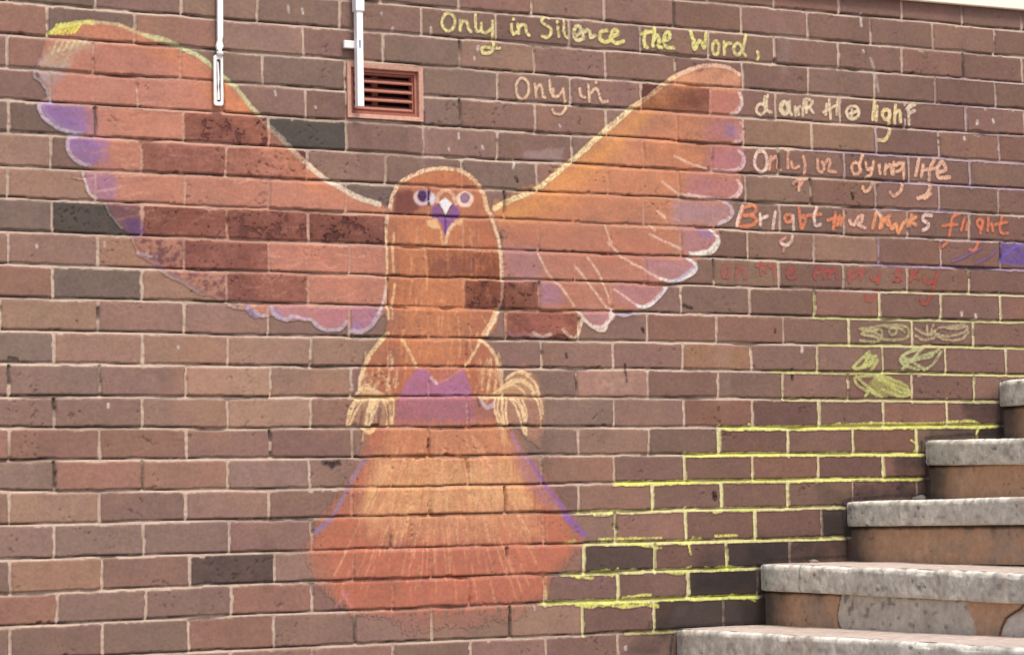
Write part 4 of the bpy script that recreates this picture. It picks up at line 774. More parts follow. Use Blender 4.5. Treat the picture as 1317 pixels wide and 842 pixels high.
('r',20,(0,0,0),0,0,0.0,0,[(968,-517),(1297,-504),(1305,-554),(967,-597)]),
('s',20,(244,213,176),0.9,0.8,10.7,1,[(973,-499),(983,-459),(1003,-427),(1042,-403),(1086,-385),(1136,-378),(1185,-380),(1219,-392)]),
('s',20,(240,199,156),0.85,0.8,12.5,1,[(1219,-392),(1248,-418),(1268,-451),(1277,-487),(1296,-513)]),
('s',19,(240,209,166),0.85,0.8,7.2,0,[(966,-517),(960,-570),(961,-659),(957,-747),(961,-813)]),
('s',19,(238,199,152),0.75,0.7,7.2,0,[(982,-570),(978,-636),(982,-680)]),
('s',19,(238,199,152),0.7,0.7,7.2,0,[(984,-713),(976,-769),(973,-813)]),
('s',19,(244,217,182),0.85,0.8,9.0,0,[(1291,-513),(1308,-558),(1317,-603),(1321,-659),(1322,-720),(1313,-766),(1295,-811),(1269,-852)]),
('s',19,(240,205,156),0.8,0.8,10.0,0,[(1306,-773),(1285,-811),(1259,-852)]),
('s',19,(234,199,146),0.85,0.8,8.4,0,[(1005,-872),(1024,-905),(1047,-946)]),
('s',19,(240,205,156),0.85,0.8,7.9,0,[(1249,-866),(1229,-902),(1203,-942)]),
('s',19,(240,207,156),0.9,0.85,13.0,0,[(958,-855),(933,-879),(907,-910),(887,-946),(875,-981)]),
('s',19,(244,215,176),0.85,0.8,8.0,0,[(880,-963),(872,-989),(870,-1011)]),
('s',19,(240,205,162),0.9,0.85,10.0,0,[(1249,-866),(1278,-892),(1298,-923),(1305,-950),(1311,-995)]),
('s',19,(234,199,156),0.8,0.7,7.5,0,[(1314,-955),(1316,-997)]),
('f',19,(173,117,152),0.86,0.75,4.9,6,[(1047,-953),(1076,-952),(1104,-983),(1129,-992),(1173,-965),(1193,-951),(1212,-998),(1221,-1033),(993,-1034),(1010,-999)]),
('f',19,(175,113,126),0.86,0.8,4.8,0,[(993,-1034),(1221,-1033),(1232,-1109),(972,-1113),(980,-1065)]),
('f',19,(187,115,108),0.6,0.5,12.2,0,[(1081,-955),(1193,-953),(1153,-978),(1129,-987)]),
('s',19,(230,199,176),0.8,0.5,8.5,0,[(1092,-979),(1109,-994)]),
('s',19,(204,149,156),0.5,0.4,5.4,0,[(1119,-992),(1148,-978),(1183,-956)]),
('f',19,(175,113,102),0.8,0.8,7.4,1,[(1216,-1027),(1315,-1026),(1323,-1116),(1229,-1118)]),
('f',19,(179,121,96),0.75,0.8,7.1,1,[(955,-1032),(988,-1028),(975,-1116),(939,-1116)]),
('f',19,(122,75,72),0.8,0.2,6.1,6,[(1101,-641),(1126,-632),(1145,-644),(1170,-626),(1199,-638),(1239,-628),(1243,-677),(1091,-682)]),
('f',21,(234,205,208),0.93,0.8,3.7,6,[(1106,-462),(1103,-472),(1096,-479),(1087,-485),(1075,-487),(1063,-486),(1053,-481),(1047,-474),(1045,-465),(1047,-456),(1054,-448),(1064,-443),(1076,-440),(1087,-442),(1097,-446),(1104,-454)]),
('f',22,(244,215,196),0.93,0.8,3.7,6,[(1236,-461),(1234,-470),(1228,-478),(1218,-483),(1207,-485),(1196,-484),(1187,-479),(1181,-472),(1179,-464),(1182,-455),(1188,-448),(1197,-442),(1208,-440),(1219,-441),(1228,-446),(1234,-453)]),
('f',21,(240,231,238),0.8,0.8,3.7,6,[(1114,-467),(1112,-476),(1108,-482),(1102,-485),(1096,-483),(1091,-476),(1090,-468),(1092,-459),(1096,-452),(1102,-449),(1108,-451),(1113,-458)]),
('f',21,(151,108,164),0.9,0.8,3.7,6,[(1101,-458),(1099,-467),(1093,-473),(1084,-477),(1075,-478),(1067,-474),(1061,-468),(1060,-460),(1062,-452),(1068,-445),(1076,-441),(1085,-440),(1093,-444),(1099,-450)]),
('f',21,(42,18,66),0.95,0.8,3.7,6,[(1088,-458),(1086,-465),(1082,-472),(1076,-476),(1069,-476),(1064,-473),(1060,-467),(1058,-459),(1060,-451),(1064,-445),(1070,-441),(1076,-441),(1082,-444),(1086,-450)]),
('s',21,(42,35,46),0.9,0.9,6.3,0,[(1095,-436),(1094,-485)]),
('f',22,(127,95,124),0.9,0.8,3.0,6,[(1224,-459),(1222,-465),(1218,-471),(1211,-474),(1204,-474),(1197,-472),(1193,-467),(1192,-460),(1193,-453),(1198,-448),(1205,-444),(1212,-444),(1218,-447),(1223,-452)]),
('f',22,(163,127,148),0.9,0.8,3.0,6,[(1219,-458),(1218,-463),(1213,-468),(1208,-469),(1202,-468),(1198,-464),(1196,-459),(1198,-453),(1202,-449),(1208,-447),(1214,-448),(1218,-452)]),
('f',23,(139,96,151),0.92,0.85,4.4,6,[(1104,-492),(1121,-480),(1138,-508),(1153,-510),(1168,-480),(1185,-488),(1192,-506),(1177,-525),(1162,-536),(1149,-568),(1142,-568),(1130,-535),(1113,-520),(1101,-510)]),
('s',23,(230,185,154),0.85,0.8,11.1,0,[(1119,-475),(1124,-453),(1142,-441),(1159,-442),(1173,-460),(1180,-477)]),
('f',23,(244,241,240),0.96,0.9,3.7,6,[(1124,-477),(1146,-461),(1168,-478),(1153,-496),(1145,-515),(1138,-497)]),
('s',23,(60,40,60),0.7,0.5,3.7,0,[(1121,-480),(1136,-499),(1145,-517)]),
('s',23,(60,40,60),0.7,0.5,3.7,0,[(1170,-480),(1155,-499),(1145,-517)]),
('s',23,(80,40,110),0.9,0.9,7.4,0,[(1108,-516),(1187,-515)]),
('s',23,(88,44,112),0.8,0.8,4.9,0,[(1145,-519),(1144,-559)]),
('f',23,(236,195,146),0.85,0.8,4.9,6,[(1084,-528),(1118,-525),(1127,-551),(1108,-552),(1091,-544)]),
('f',23,(236,195,146),0.85,0.8,4.9,6,[(1172,-527),(1202,-519),(1201,-535),(1182,-542),(1162,-545)]),
('s',23,(230,185,134),0.85,0.8,7.3,0,[(1130,-558),(1132,-573),(1134,-596)]),
('s',23,(242,209,172),0.9,0.85,8.8,0,[(1167,-536),(1154,-559),(1144,-593)]),
('f',24,(193,119,93),0.86,0.85,26.7,1,[(972,-1109),(1232,-1109),(1311,-1098),(1348,-1134),(1396,-1210),(1446,-1273),(1500,-1350),(1564,-1433),(1553,-1464),(1511,-1508),(1454,-1542),(1443,-1591),(1417,-1617),(1287,-1630),(1092,-1635),(925,-1631),(844,-1624),(786,-1579),(729,-1516),(710,-1449),(743,-1390),(814,-1305),(866,-1220),(886,-1152),(915,-1109)]),
('f',24,(201,141,105),0.75,0.7,24.3,1,[(958,-1116),(1299,-1109),(1366,-1205),(909,-1211)]),
('f',24,(220,169,121),0.88,0.85,29.2,1,[(921,-1203),(1341,-1205),(1418,-1356),(1293,-1369),(1097,-1373),(859,-1362)]),
('f',24,(216,159,119),0.6,0.6,29.2,1,[(860,-1347),(1418,-1356),(1442,-1435),(1193,-1447),(882,-1423)]),
('f',24,(187,115,95),0.6,0.6,29.2,1,[(731,-1441),(1530,-1459),(1439,-1546),(1412,-1612),(1092,-1635),(832,-1619)]),
('f',24,(163,131,141),0.45,0.4,15.1,1,[(1342,-1176),(1376,-1205),(1450,-1282),(1507,-1369),(1444,-1345),(1375,-1259)]),
('f',24,(183,109,97),0.3,0.3,29.2,1,[(949,-1636),(1238,-1637),(1412,-1626),(1336,-1676),(995,-1690)]),
('s',24,(212,129,109),0.16,0.25,5.7,1,[(1180,-1424),(1194,-1533)]),
('s',24,(236,187,137),0.25,0.25,7.5,1,[(1353,-1392),(1415,-1512)]),
('s',24,(226,159,119),0.26,0.25,4.6,1,[(1078,-1180),(1068,-1241)]),
('s',24,(236,187,137),0.19,0.25,6.4,1,[(1269,-1291),(1314,-1398)]),
('s',24,(226,159,119),0.36,0.25,7.5,1,[(1021,-1141),(968,-1256)]),
('s',24,(226,159,119),0.3,0.25,6.4,1,[(1005,-1204),(977,-1270)]),
('s',24,(179,101,83),0.23,0.25,5.1,1,[(910,-1492),(875,-1589)]),
('s',24,(240,193,149),0.37,0.25,6.1,1,[(1008,-1196),(989,-1241)]),
('s',24,(240,193,149),0.37,0.25,5.8,1,[(1163,-1410),(1168,-1456)]),
('s',24,(236,187,137),0.22,0.25,7.4,1,[(1025,-1322),(1001,-1422)]),
('s',24,(212,129,109),0.36,0.25,5.4,1,[(1298,-1279),(1338,-1356)]),
('s',24,(226,159,119),0.32,0.25,7.6,1,[(1133,-1144),(1137,-1189)]),
('s',24,(179,101,83),0.24,0.25,5.1,1,[(976,-1233),(924,-1342)]),
('s',24,(240,193,149),0.38,0.25,4.0,1,[(1123,-1435),(1123,-1485)]),
('s',24,(212,129,109),0.25,0.25,4.5,1,[(1243,-1176),(1280,-1247)]),
('s',24,(240,193,149),0.23,0.25,6.8,1,[(983,-1405),(969,-1452)]),
('s',24,(179,101,83),0.19,0.25,4.1,1,[(1182,-1416),(1191,-1483)]),
('s',24,(226,159,119),0.35,0.25,5.4,1,[(1352,-1347),(1396,-1424)]),
('s',24,(236,187,137),0.37,0.25,5.1,1,[(974,-1385),(958,-1437)]),
('s',24,(226,159,119),0.32,0.25,6.7,1,[(907,-1507),(875,-1593)]),
('s',24,(179,101,83),0.23,0.25,5.5,1,[(937,-1304),(912,-1356)]),
('s',24,(240,193,149),0.23,0.25,5.6,1,[(1371,-1407),(1408,-1477)]),
('s',24,(226,159,119),0.32,0.25,5.7,1,[(964,-1282),(910,-1405)]),
('s',24,(212,129,109),0.38,0.25,5.2,1,[(1066,-1175),(1053,-1238)]),
('s',24,(236,187,137),0.36,0.25,5.4,1,[(1281,-1438),(1314,-1540)]),
('s',24,(240,193,149),0.41,0.25,5.3,1,[(1189,-1248),(1208,-1331)]),
('s',24,(240,193,149),0.24,0.25,4.8,1,[(907,-1459),(875,-1538)]),
('s',24,(240,193,149),0.24,0.25,6.3,1,[(1010,-1329),(984,-1426)]),
('s',24,(226,159,119),0.38,0.25,6.7,1,[(1257,-1458),(1276,-1529)]),
('s',24,(179,101,83),0.23,0.25,4.3,1,[(1277,-1218),(1317,-1291)]),
('s',24,(212,129,109),0.29,0.25,7.6,1,[(1186,-1300),(1203,-1394)]),
('s',24,(240,193,149),0.34,0.25,3.9,1,[(1012,-1349),(983,-1462)]),
('s',24,(226,159,119),0.35,0.25,4.5,1,[(959,-1306),(920,-1401)]),
('s',24,(226,159,119),0.28,0.25,5.9,1,[(976,-1191),(939,-1258)]),
('s',24,(236,187,137),0.31,0.25,4.8,1,[(1077,-1274),(1065,-1371)]),
('s',24,(240,193,149),0.38,0.25,7.4,1,[(1215,-1141),(1250,-1218)]),
('s',24,(212,129,109),0.32,0.25,4.3,1,[(1204,-1350),(1230,-1474)]),
('s',24,(240,193,149),0.37,0.25,5.5,1,[(1129,-1270),(1133,-1360)]),
('s',24,(226,159,119),0.19,0.25,5.5,1,[(1280,-1388),(1306,-1461)]),
('s',24,(236,187,137),0.24,0.25,7.3,1,[(1104,-1217),(1102,-1268)]),
('s',24,(212,129,109),0.3,0.25,5.0,1,[(966,-1181),(912,-1269)]),
('s',24,(226,159,119),0.28,0.25,5.9,1,[(1302,-1358),(1336,-1437)]),
('s',24,(226,159,119),0.31,0.25,4.9,1,[(1199,-1288),(1226,-1403)]),
('s',24,(240,193,149),0.41,0.25,5.2,1,[(1341,-1333),(1385,-1411)]),
('s',24,(212,129,109),0.41,0.25,4.9,1,[(1249,-1196),(1270,-1239)]),
('s',24,(179,101,83),0.29,0.25,4.8,1,[(971,-1192),(930,-1265)]),
('s',24,(179,101,83),0.31,0.25,5.9,1,[(1309,-1418),(1335,-1485)]),
('s',24,(236,187,137),0.15,0.25,4.4,1,[(1185,-1371),(1201,-1476)]),
('s',24,(212,129,109),0.16,0.25,5.1,1,[(986,-1407),(960,-1498)]),
('s',24,(236,187,137),0.22,0.25,5.7,1,[(1221,-1451),(1231,-1504)]),
('s',24,(179,101,83),0.38,0.25,7.1,1,[(1065,-1446),(1055,-1536)]),
('s',24,(240,193,149),0.28,0.25,6.8,1,[(1095,-1399),(1090,-1501)]),
('s',24,(212,129,109),0.23,0.25,6.9,1,[(1065,-1142),(1038,-1249)]),
('s',24,(212,129,109),0.39,0.25,7.8,1,[(1242,-1196),(1282,-1279)]),
('s',24,(236,187,137),0.17,0.25,4.8,1,[(1127,-1303),(1130,-1390)]),
('s',24,(236,187,137),0.24,0.25,5.7,1,[(1304,-1445),(1340,-1544)]),
('s',24,(236,187,137),0.38,0.25,4.6,1,[(926,-1293),(884,-1373)]),
('s',24,(226,159,119),0.42,0.25,6.7,1,[(1206,-1504),(1222,-1606)]),
('s',24,(226,159,119),0.17,0.25,4.7,1,[(1092,-1210),(1087,-1267)]),
('s',24,(240,193,149),0.17,0.25,6.1,1,[(1139,-1392),(1144,-1496)]),
('s',24,(179,101,83),0.17,0.25,6.7,1,[(1265,-1477),(1280,-1530)]),
('s',24,(236,187,137),0.19,0.25,5.0,1,[(1107,-1275),(1104,-1372)]),
('s',24,(212,129,109),0.3,0.25,4.7,1,[(1147,-1399),(1151,-1464)]),
('s',24,(240,193,149),0.29,0.25,4.3,1,[(958,-1229),(899,-1339)]),
('s',24,(226,159,119),0.19,0.25,3.9,1,[(1001,-1281),(967,-1383)]),
('s',24,(236,187,137),0.29,0.25,5.6,1,[(1029,-1357),(1020,-1400)]),
('s',24,(236,187,137),0.37,0.25,4.0,1,[(1060,-1316),(1042,-1438)]),
('s',24,(179,101,83),0.33,0.25,4.8,1,[(1175,-1162),(1188,-1215)]),
('s',24,(226,159,119),0.19,0.25,6.0,1,[(847,-1502),(802,-1596)]),
('s',24,(212,129,109),0.34,0.25,6.9,1,[(1060,-1230),(1047,-1299)]),
('s',24,(240,193,149),0.37,0.25,5.5,1,[(1039,-1413),(1027,-1484)]),
('s',24,(212,129,109),0.21,0.25,4.7,1,[(1282,-1340),(1319,-1433)]),
('s',24,(226,159,119),0.16,0.25,7.2,1,[(998,-1155),(968,-1211)]),
('s',24,(179,101,83),0.23,0.25,7.5,1,[(1097,-1429),(1095,-1469)]),
('s',24,(226,159,119),0.19,0.25,4.6,1,[(1280,-1265),(1320,-1347)]),
('s',24,(226,159,119),0.3,0.25,4.3,1,[(1058,-1287),(1039,-1402)]),
('s',24,(236,187,137),0.28,0.25,4.1,1,[(1298,-1429),(1334,-1529)]),
('s',24,(236,187,137),0.33,0.25,5.9,1,[(1290,-1283),(1350,-1407)]),
('s',24,(240,193,149),0.27,0.25,4.9,1,[(1249,-1187),(1300,-1286)]),
('s',24,(212,129,109),0.21,0.25,4.3,1,[(1245,-1154),(1304,-1258)]),
('s',24,(240,193,149),0.2,0.25,5.2,1,[(1039,-1508),(1029,-1578)]),
('s',24,(226,159,119),0.2,0.25,4.5,1,[(810,-1509),(769,-1586)]),
('s',24,(240,193,149),0.15,0.25,4.0,1,[(874,-1368),(818,-1467)]),
('s',24,(212,129,109),0.38,0.25,7.2,1,[(1233,-1298),(1247,-1343)]),
('s',24,(226,159,119),0.39,0.25,5.8,1,[(1151,-1498),(1157,-1600)]),
('s',24,(236,187,137),0.28,0.25,7.0,1,[(1233,-1162),(1265,-1224)]),
('s',24,(236,187,137),0.39,0.25,7.2,1,[(830,-1450),(788,-1526)]),
('s',24,(226,159,119),0.29,0.25,4.1,1,[(938,-1401),(903,-1494)]),
('s',24,(226,159,119),0.31,0.25,7.1,1,[(1058,-1182),(1037,-1268)]),
('s',24,(179,101,83),0.26,0.25,6.8,1,[(1041,-1147),(1010,-1234)]),
('s',24,(240,193,149),0.34,0.25,7.3,1,[(1120,-1191),(1120,-1233)]),
('s',24,(179,101,83),0.17,0.25,7.1,1,[(1364,-1355),(1395,-1409)]),
('s',24,(236,187,137),0.28,0.25,6.7,1,[(1237,-1261),(1256,-1313)]),
('s',24,(240,193,149),0.17,0.25,6.8,1,[(1314,-1513),(1348,-1612)]),
('s',24,(240,193,149),0.39,0.25,4.1,1,[(960,-1216),(925,-1280)]),
('s',24,(236,187,137),0.39,0.25,6.5,1,[(1225,-1287),(1258,-1394)]),
('s',24,(236,187,137),0.35,0.25,6.7,1,[(1243,-1361),(1266,-1441)]),
('s',24,(226,159,119),0.24,0.25,5.0,1,[(966,-1445),(945,-1517)]),
('s',24,(236,187,137),0.17,0.25,6.7,1,[(940,-1327),(910,-1394)]),
('s',24,(226,159,119),0.37,0.25,5.6,1,[(1128,-1151),(1131,-1196)]),
('s',24,(212,129,109),0.27,0.25,5.1,1,[(944,-1497),(932,-1538)]),
('s',24,(226,159,119),0.35,0.25,4.2,1,[(1070,-1146),(1050,-1236)]),
('s',24,(179,101,83),0.36,0.25,5.6,1,[(1122,-1206),(1124,-1308)]),
('s',24,(226,159,119),0.27,0.25,5.5,1,[(1083,-1267),(1075,-1346)]),
('s',24,(212,129,109),0.28,0.25,5.7,1,[(1073,-1431),(1063,-1551)]),
('s',24,(236,187,137),0.21,0.25,3.8,1,[(962,-1188),(893,-1300)]),
('s',24,(240,193,149),0.26,0.25,4.8,1,[(1259,-1232),(1307,-1334)]),
('s',24,(240,193,149),0.36,0.25,6.8,1,[(1037,-1217),(1012,-1305)]),
('s',24,(236,187,137),0.32,0.25,5.4,1,[(1026,-1446),(1007,-1554)]),
('s',24,(236,187,137),0.18,0.25,5.2,1,[(888,-1451),(852,-1531)]),
('s',24,(240,193,149),0.28,0.25,5.8,1,[(1208,-1249),(1242,-1370)]),
('s',24,(236,187,137),0.18,0.25,6.2,1,[(1123,-1176),(1124,-1233)]),
('s',24,(236,187,137),0.31,0.25,5.9,1,[(1183,-1451),(1188,-1493)]),
('s',24,(179,101,83),0.42,0.25,7.0,1,[(1110,-1348),(1109,-1447)]),
('s',24,(212,129,109),0.19,0.25,5.7,1,[(1351,-1408),(1400,-1509)]),
('s',24,(226,159,119),0.23,0.25,4.3,1,[(1233,-1149),(1290,-1257)]),
('s',24,(179,101,83),0.23,0.25,7.3,1,[(944,-1274),(899,-1363)]),
('s',24,(236,187,137),0.33,0.25,7.4,1,[(980,-1410),(967,-1456)]),
('s',24,(212,129,109),0.31,0.25,4.8,1,[(1334,-1406),(1387,-1521)]),
('s',24,(212,129,109),0.26,0.25,7.6,1,[(1118,-1481),(1118,-1541)]),
('s',24,(212,129,109),0.39,0.25,7.5,1,[(1183,-1285),(1203,-1391)]),
('s',24,(212,129,109),0.34,0.25,7.7,1,[(1159,-1288),(1165,-1338)]),
('s',24,(240,193,149),0.37,0.25,4.1,1,[(1039,-1179),(1019,-1244)]),
('s',24,(226,159,119),0.21,0.25,4.2,1,[(1242,-1171),(1282,-1248)]),
('s',24,(179,101,83),0.26,0.25,5.5,1,[(1149,-1456),(1156,-1572)]),
('s',24,(240,193,149),0.17,0.25,7.3,1,[(1126,-1484),(1127,-1550)]),
('s',24,(240,193,149),0.3,0.25,6.1,1,[(1036,-1300),(1025,-1353)]),
('s',24,(240,193,149),0.35,0.25,4.1,1,[(1007,-1213),(971,-1303)]),
('s',24,(240,193,149),0.2,0.25,5.7,1,[(1098,-1457),(1093,-1579)]),
('s',24,(212,129,109),0.38,0.25,5.6,1,[(1031,-1481),(1013,-1596)]),
('s',24,(236,187,137),0.24,0.25,5.2,1,[(979,-1214),(953,-1267)]),
('s',24,(240,193,149),0.37,0.25,7.1,1,[(1243,-1361),(1266,-1441)]),
('s',24,(236,187,137),0.25,0.25,7.2,1,[(1250,-1494),(1280,-1618)]),
('s',24,(236,187,137),0.22,0.25,7.4,1,[(992,-1263),(971,-1317)]),
('s',24,(240,193,149),0.19,0.25,3.9,1,[(1105,-1143),(1098,-1268)]),
('s',24,(179,101,83),0.36,0.25,6.6,1,[(1063,-1271),(1047,-1374)]),
('s',24,(240,193,149),0.35,0.25,4.6,1,[(1051,-1185),(1030,-1266)]),
('s',24,(236,187,137),0.31,0.25,5.0,1,[(1064,-1195),(1040,-1312)]),
('s',24,(236,187,137),0.21,0.25,7.6,1,[(1005,-1460),(987,-1543)]),
('s',24,(236,187,137),0.3,0.25,5.4,1,[(978,-1411),(963,-1463)]),
('s',24,(226,159,119),0.17,0.25,5.1,1,[(908,-1456),(864,-1566)]),
('s',24,(240,193,149),0.37,0.25,4.0,1,[(1192,-1143),(1230,-1250)]),
('s',24,(179,101,83),0.15,0.25,5.7,1,[(958,-1223),(891,-1345)]),
('s',24,(179,101,83),0.29,0.25,4.2,1,[(1350,-1372),(1411,-1487)]),
('s',24,(212,129,109),0.4,0.25,6.4,1,[(1044,-1435),(1033,-1511)]),
('s',24,(179,101,83),0.36,0.25,5.5,1,[(1170,-1365),(1178,-1424)]),
('s',24,(179,101,83),0.15,0.25,7.3,1,[(1344,-1459),(1396,-1581)]),
('s',24,(226,159,119),0.26,0.25,7.5,1,[(978,-1268),(951,-1333)]),
('s',24,(240,193,149),0.19,0.25,5.4,1,[(1286,-1225),(1330,-1303)]),
('s',24,(179,101,83),0.17,0.25,6.3,1,[(847,-1376),(785,-1479)]),
('s',24,(236,187,137),0.35,0.25,5.6,1,[(912,-1294),(882,-1346)]),
('s',24,(236,187,137),0.4,0.25,7.4,1,[(1028,-1314),(1009,-1393)]),
('s',24,(240,193,149),0.19,0.25,6.3,1,[(958,-1210),(914,-1286)]),
('s',24,(212,129,109),0.17,0.25,4.3,1,[(1055,-1222),(1041,-1287)]),
('s',24,(179,101,83),0.3,0.25,5.6,1,[(1171,-1284),(1182,-1357)]),
('s',24,(236,187,137),0.3,0.25,6.9,1,[(1365,-1513),(1388,-1567)]),
('s',24,(236,187,137),0.15,0.25,4.6,1,[(941,-1321),(896,-1420)]),
('s',24,(240,193,149),0.17,0.25,5.7,1,[(957,-1409),(937,-1469)]),
('s',24,(236,187,137),0.3,0.25,5.4,1,[(918,-1285),(879,-1354)]),
('s',24,(212,129,109),0.29,0.25,6.5,1,[(993,-1187),(935,-1304)]),
('s',24,(179,101,83),0.16,0.25,4.8,1,[(1290,-1368),(1331,-1469)]),
('s',24,(212,129,109),0.25,0.25,5.5,1,[(1148,-1179),(1158,-1264)]),
('s',24,(212,129,109),0.21,0.25,5.6,1,[(1101,-1165),(1098,-1206)]),
('s',24,(226,159,119),0.25,0.25,5.1,1,[(987,-1174),(950,-1243)]),
('s',24,(236,187,137),0.22,0.25,7.2,1,[(1259,-1327),(1278,-1380)]),
('s',24,(226,159,119),0.34,0.25,6.2,1,[(1164,-1289),(1177,-1384)]),
('s',24,(212,129,109),0.18,0.25,5.6,1,[(1015,-1160),(969,-1263)]),
('s',24,(236,187,137),0.16,0.25,5.5,1,[(1212,-1374),(1233,-1474)]),
('s',24,(212,129,109),0.21,0.25,7.5,1,[(1067,-1342),(1058,-1420)]),
('s',24,(236,187,137),0.16,0.25,6.5,1,[(1006,-1165),(959,-1263)]),
('s',24,(236,187,137),0.41,0.25,6.4,1,[(1015,-1339),(993,-1424)]),
('s',24,(179,101,83),0.23,0.25,3.8,1,[(1013,-1294),(994,-1359)]),
('s',24,(179,101,83),0.25,0.25,6.5,1,[(1235,-1339),(1270,-1458)]),
('s',24,(179,101,83),0.17,0.25,5.4,1,[(1287,-1262),(1336,-1357)]),
('s',24,(179,101,83),0.2,0.25,4.3,1,[(927,-1300),(879,-1392)]),
('s',24,(212,129,109),0.24,0.25,3.9,1,[(1104,-1401),(1101,-1480)]),
('s',24,(226,159,119),0.3,0.25,6.4,1,[(1076,-1354),(1068,-1437)]),
('s',24,(240,193,149),0.32,0.25,4.6,1,[(1060,-1437),(1047,-1548)]),
('s',24,(179,101,83),0.32,0.25,6.3,1,[(1061,-1460),(1052,-1544)]),
('s',24,(240,193,149),0.18,0.25,7.4,1,[(1252,-1186),(1309,-1294)]),
('s',24,(212,129,109),0.25,0.25,6.2,1,[(982,-1425),(967,-1479)]),
('s',24,(240,193,149),0.39,0.25,5.1,1,[(1194,-1241),(1213,-1317)]),
('s',24,(179,101,83),0.17,0.25,5.0,1,[(1028,-1268),(995,-1393)]),
('s',24,(212,129,109),0.26,0.25,5.5,1,[(894,-1493),(852,-1597)]),
('s',24,(212,129,109),0.23,0.25,4.2,1,[(924,-1299),(862,-1417)]),
('s',24,(212,129,109),0.3,0.25,4.2,1,[(1073,-1205),(1064,-1267)]),
('s',24,(240,193,149),0.23,0.25,5.8,1,[(1354,-1351),(1400,-1431)]),
('s',24,(226,159,119),0.25,0.25,6.4,1,[(1199,-1156),(1242,-1274)]),
('s',24,(212,129,109),0.17,0.25,5.2,1,[(1279,-1266),(1333,-1379)]),
('s',24,(212,129,109),0.4,0.25,6.3,1,[(1303,-1388),(1331,-1456)]),
('s',24,(240,193,149),0.27,0.25,5.4,1,[(1112,-1249),(1110,-1353)]),
('s',24,(179,101,83),0.34,0.25,6.8,1,[(1175,-1179),(1196,-1271)]),
('s',24,(226,159,119),0.32,0.25,6.4,1,[(834,-1511),(809,-1561)]),
('s',24,(179,101,83),0.18,0.25,6.0,1,[(1000,-1316),(970,-1413)]),
('s',24,(212,129,109),0.18,0.25,6.7,1,[(1010,-1275),(996,-1320)]),
('s',24,(179,101,83),0.39,0.25,5.8,1,[(1025,-1364),(1005,-1458)]),
('s',24,(240,193,149),0.19,0.25,5.5,1,[(1164,-1371),(1169,-1417)]),
('s',24,(226,159,119),0.35,0.25,6.6,1,[(1048,-1509),(1042,-1560)]),
('s',24,(179,101,83),0.33,0.25,5.2,1,[(777,-1490),(738,-1554)]),
('s',24,(212,129,109),0.29,0.25,6.8,1,[(1298,-1401),(1326,-1472)]),
('s',24,(179,101,83),0.33,0.25,6.0,1,[(1178,-1444),(1184,-1498)]),
('s',24,(226,159,119),0.29,0.25,5.7,1,[(1102,-1318),(1099,-1390)]),
('s',24,(212,129,109),0.21,0.25,6.9,1,[(984,-1217),(926,-1339)]),
('s',24,(226,159,119),0.32,0.25,7.5,1,[(1175,-1288),(1191,-1384)]),
('s',24,(212,129,109),0.25,0.25,6.0,1,[(1008,-1230),(991,-1275)]),
('s',24,(212,129,109),0.35,0.25,5.5,1,[(1033,-1176),(1002,-1264)]),
('s',24,(236,187,137),0.19,0.25,4.1,1,[(1165,-1165),(1178,-1228)]),
('s',24,(179,101,83),0.39,0.25,7.1,1,[(825,-1425),(796,-1473)]),
('s',24,(212,129,109),0.32,0.25,7.1,1,[(1100,-1251),(1097,-1297)]),
('s',24,(212,129,109),0.21,0.25,6.4,1,[(1174,-1414),(1187,-1528)]),
('s',24,(240,193,149),0.2,0.25,5.9,1,[(1083,-1331),(1073,-1454)]),
('s',24,(236,187,137),0.27,0.25,5.1,1,[(1240,-1207),(1274,-1283)]),
('s',24,(236,187,137),0.39,0.25,6.6,1,[(1209,-1290),(1223,-1345)]),
('s',24,(179,101,83),0.41,0.25,4.8,1,[(990,-1292),(962,-1370)]),
('s',24,(240,193,149),0.36,0.25,7.3,1,[(1121,-1218),(1122,-1317)]),
('s',24,(226,159,119),0.2,0.25,6.3,1,[(1330,-1416),(1366,-1496)]),
('s',24,(212,129,109),0.41,0.25,4.6,1,[(1247,-1473),(1258,-1518)]),
('s',24,(226,159,119),0.32,0.25,4.6,1,[(1185,-1411),(1196,-1489)]),
('s',24,(236,187,137),0.34,0.25,5.7,1,[(1134,-1409),(1138,-1530)]),
('s',24,(236,187,137),0.28,0.25,5.5,1,[(1325,-1487),(1365,-1591)]),
('s',24,(179,101,83),0.22,0.25,6.3,1,[(1395,-1421),(1437,-1495)]),
('s',24,(179,101,83),0.2,0.25,5.7,1,[(1266,-1268),(1322,-1393)]),
('s',24,(240,193,149),0.18,0.25,5.8,1,[(1071,-1452),(1065,-1511)]),
('s',24,(212,129,109),0.23,0.25,4.3,1,[(1241,-1327),(1256,-1375)]),
('s',24,(236,187,137),0.23,0.25,6.5,1,[(1055,-1207),(1039,-1277)]),
('s',24,(236,187,137),0.16,0.25,5.7,1,[(930,-1335),(908,-1382)]),
('s',24,(240,193,149),0.32,0.25,6.1,1,[(1097,-1309),(1094,-1362)]),
('s',24,(236,187,137),0.31,0.25,4.3,1,[(1340,-1340),(1405,-1460)]),
('s',24,(179,101,83),0.17,0.25,5.2,1,[(1057,-1297),(1048,-1351)]),
('s',24,(236,187,137),0.37,0.25,5.7,1,[(948,-1396),(920,-1475)]),
('s',24,(150,132,159),0.75,0.6,12.8,0,[(885,-1207),(842,-1267),(813,-1318),(785,-1365),(757,-1390),(731,-1407)]),
('s',24,(135,123,176),0.7,0.5,9.2,0,[(775,-1373),(752,-1394),(733,-1403)]),
('s',24,(169,135,163),0.7,0.6,12.5,0,[(1343,-1138),(1367,-1183),(1396,-1219)]),
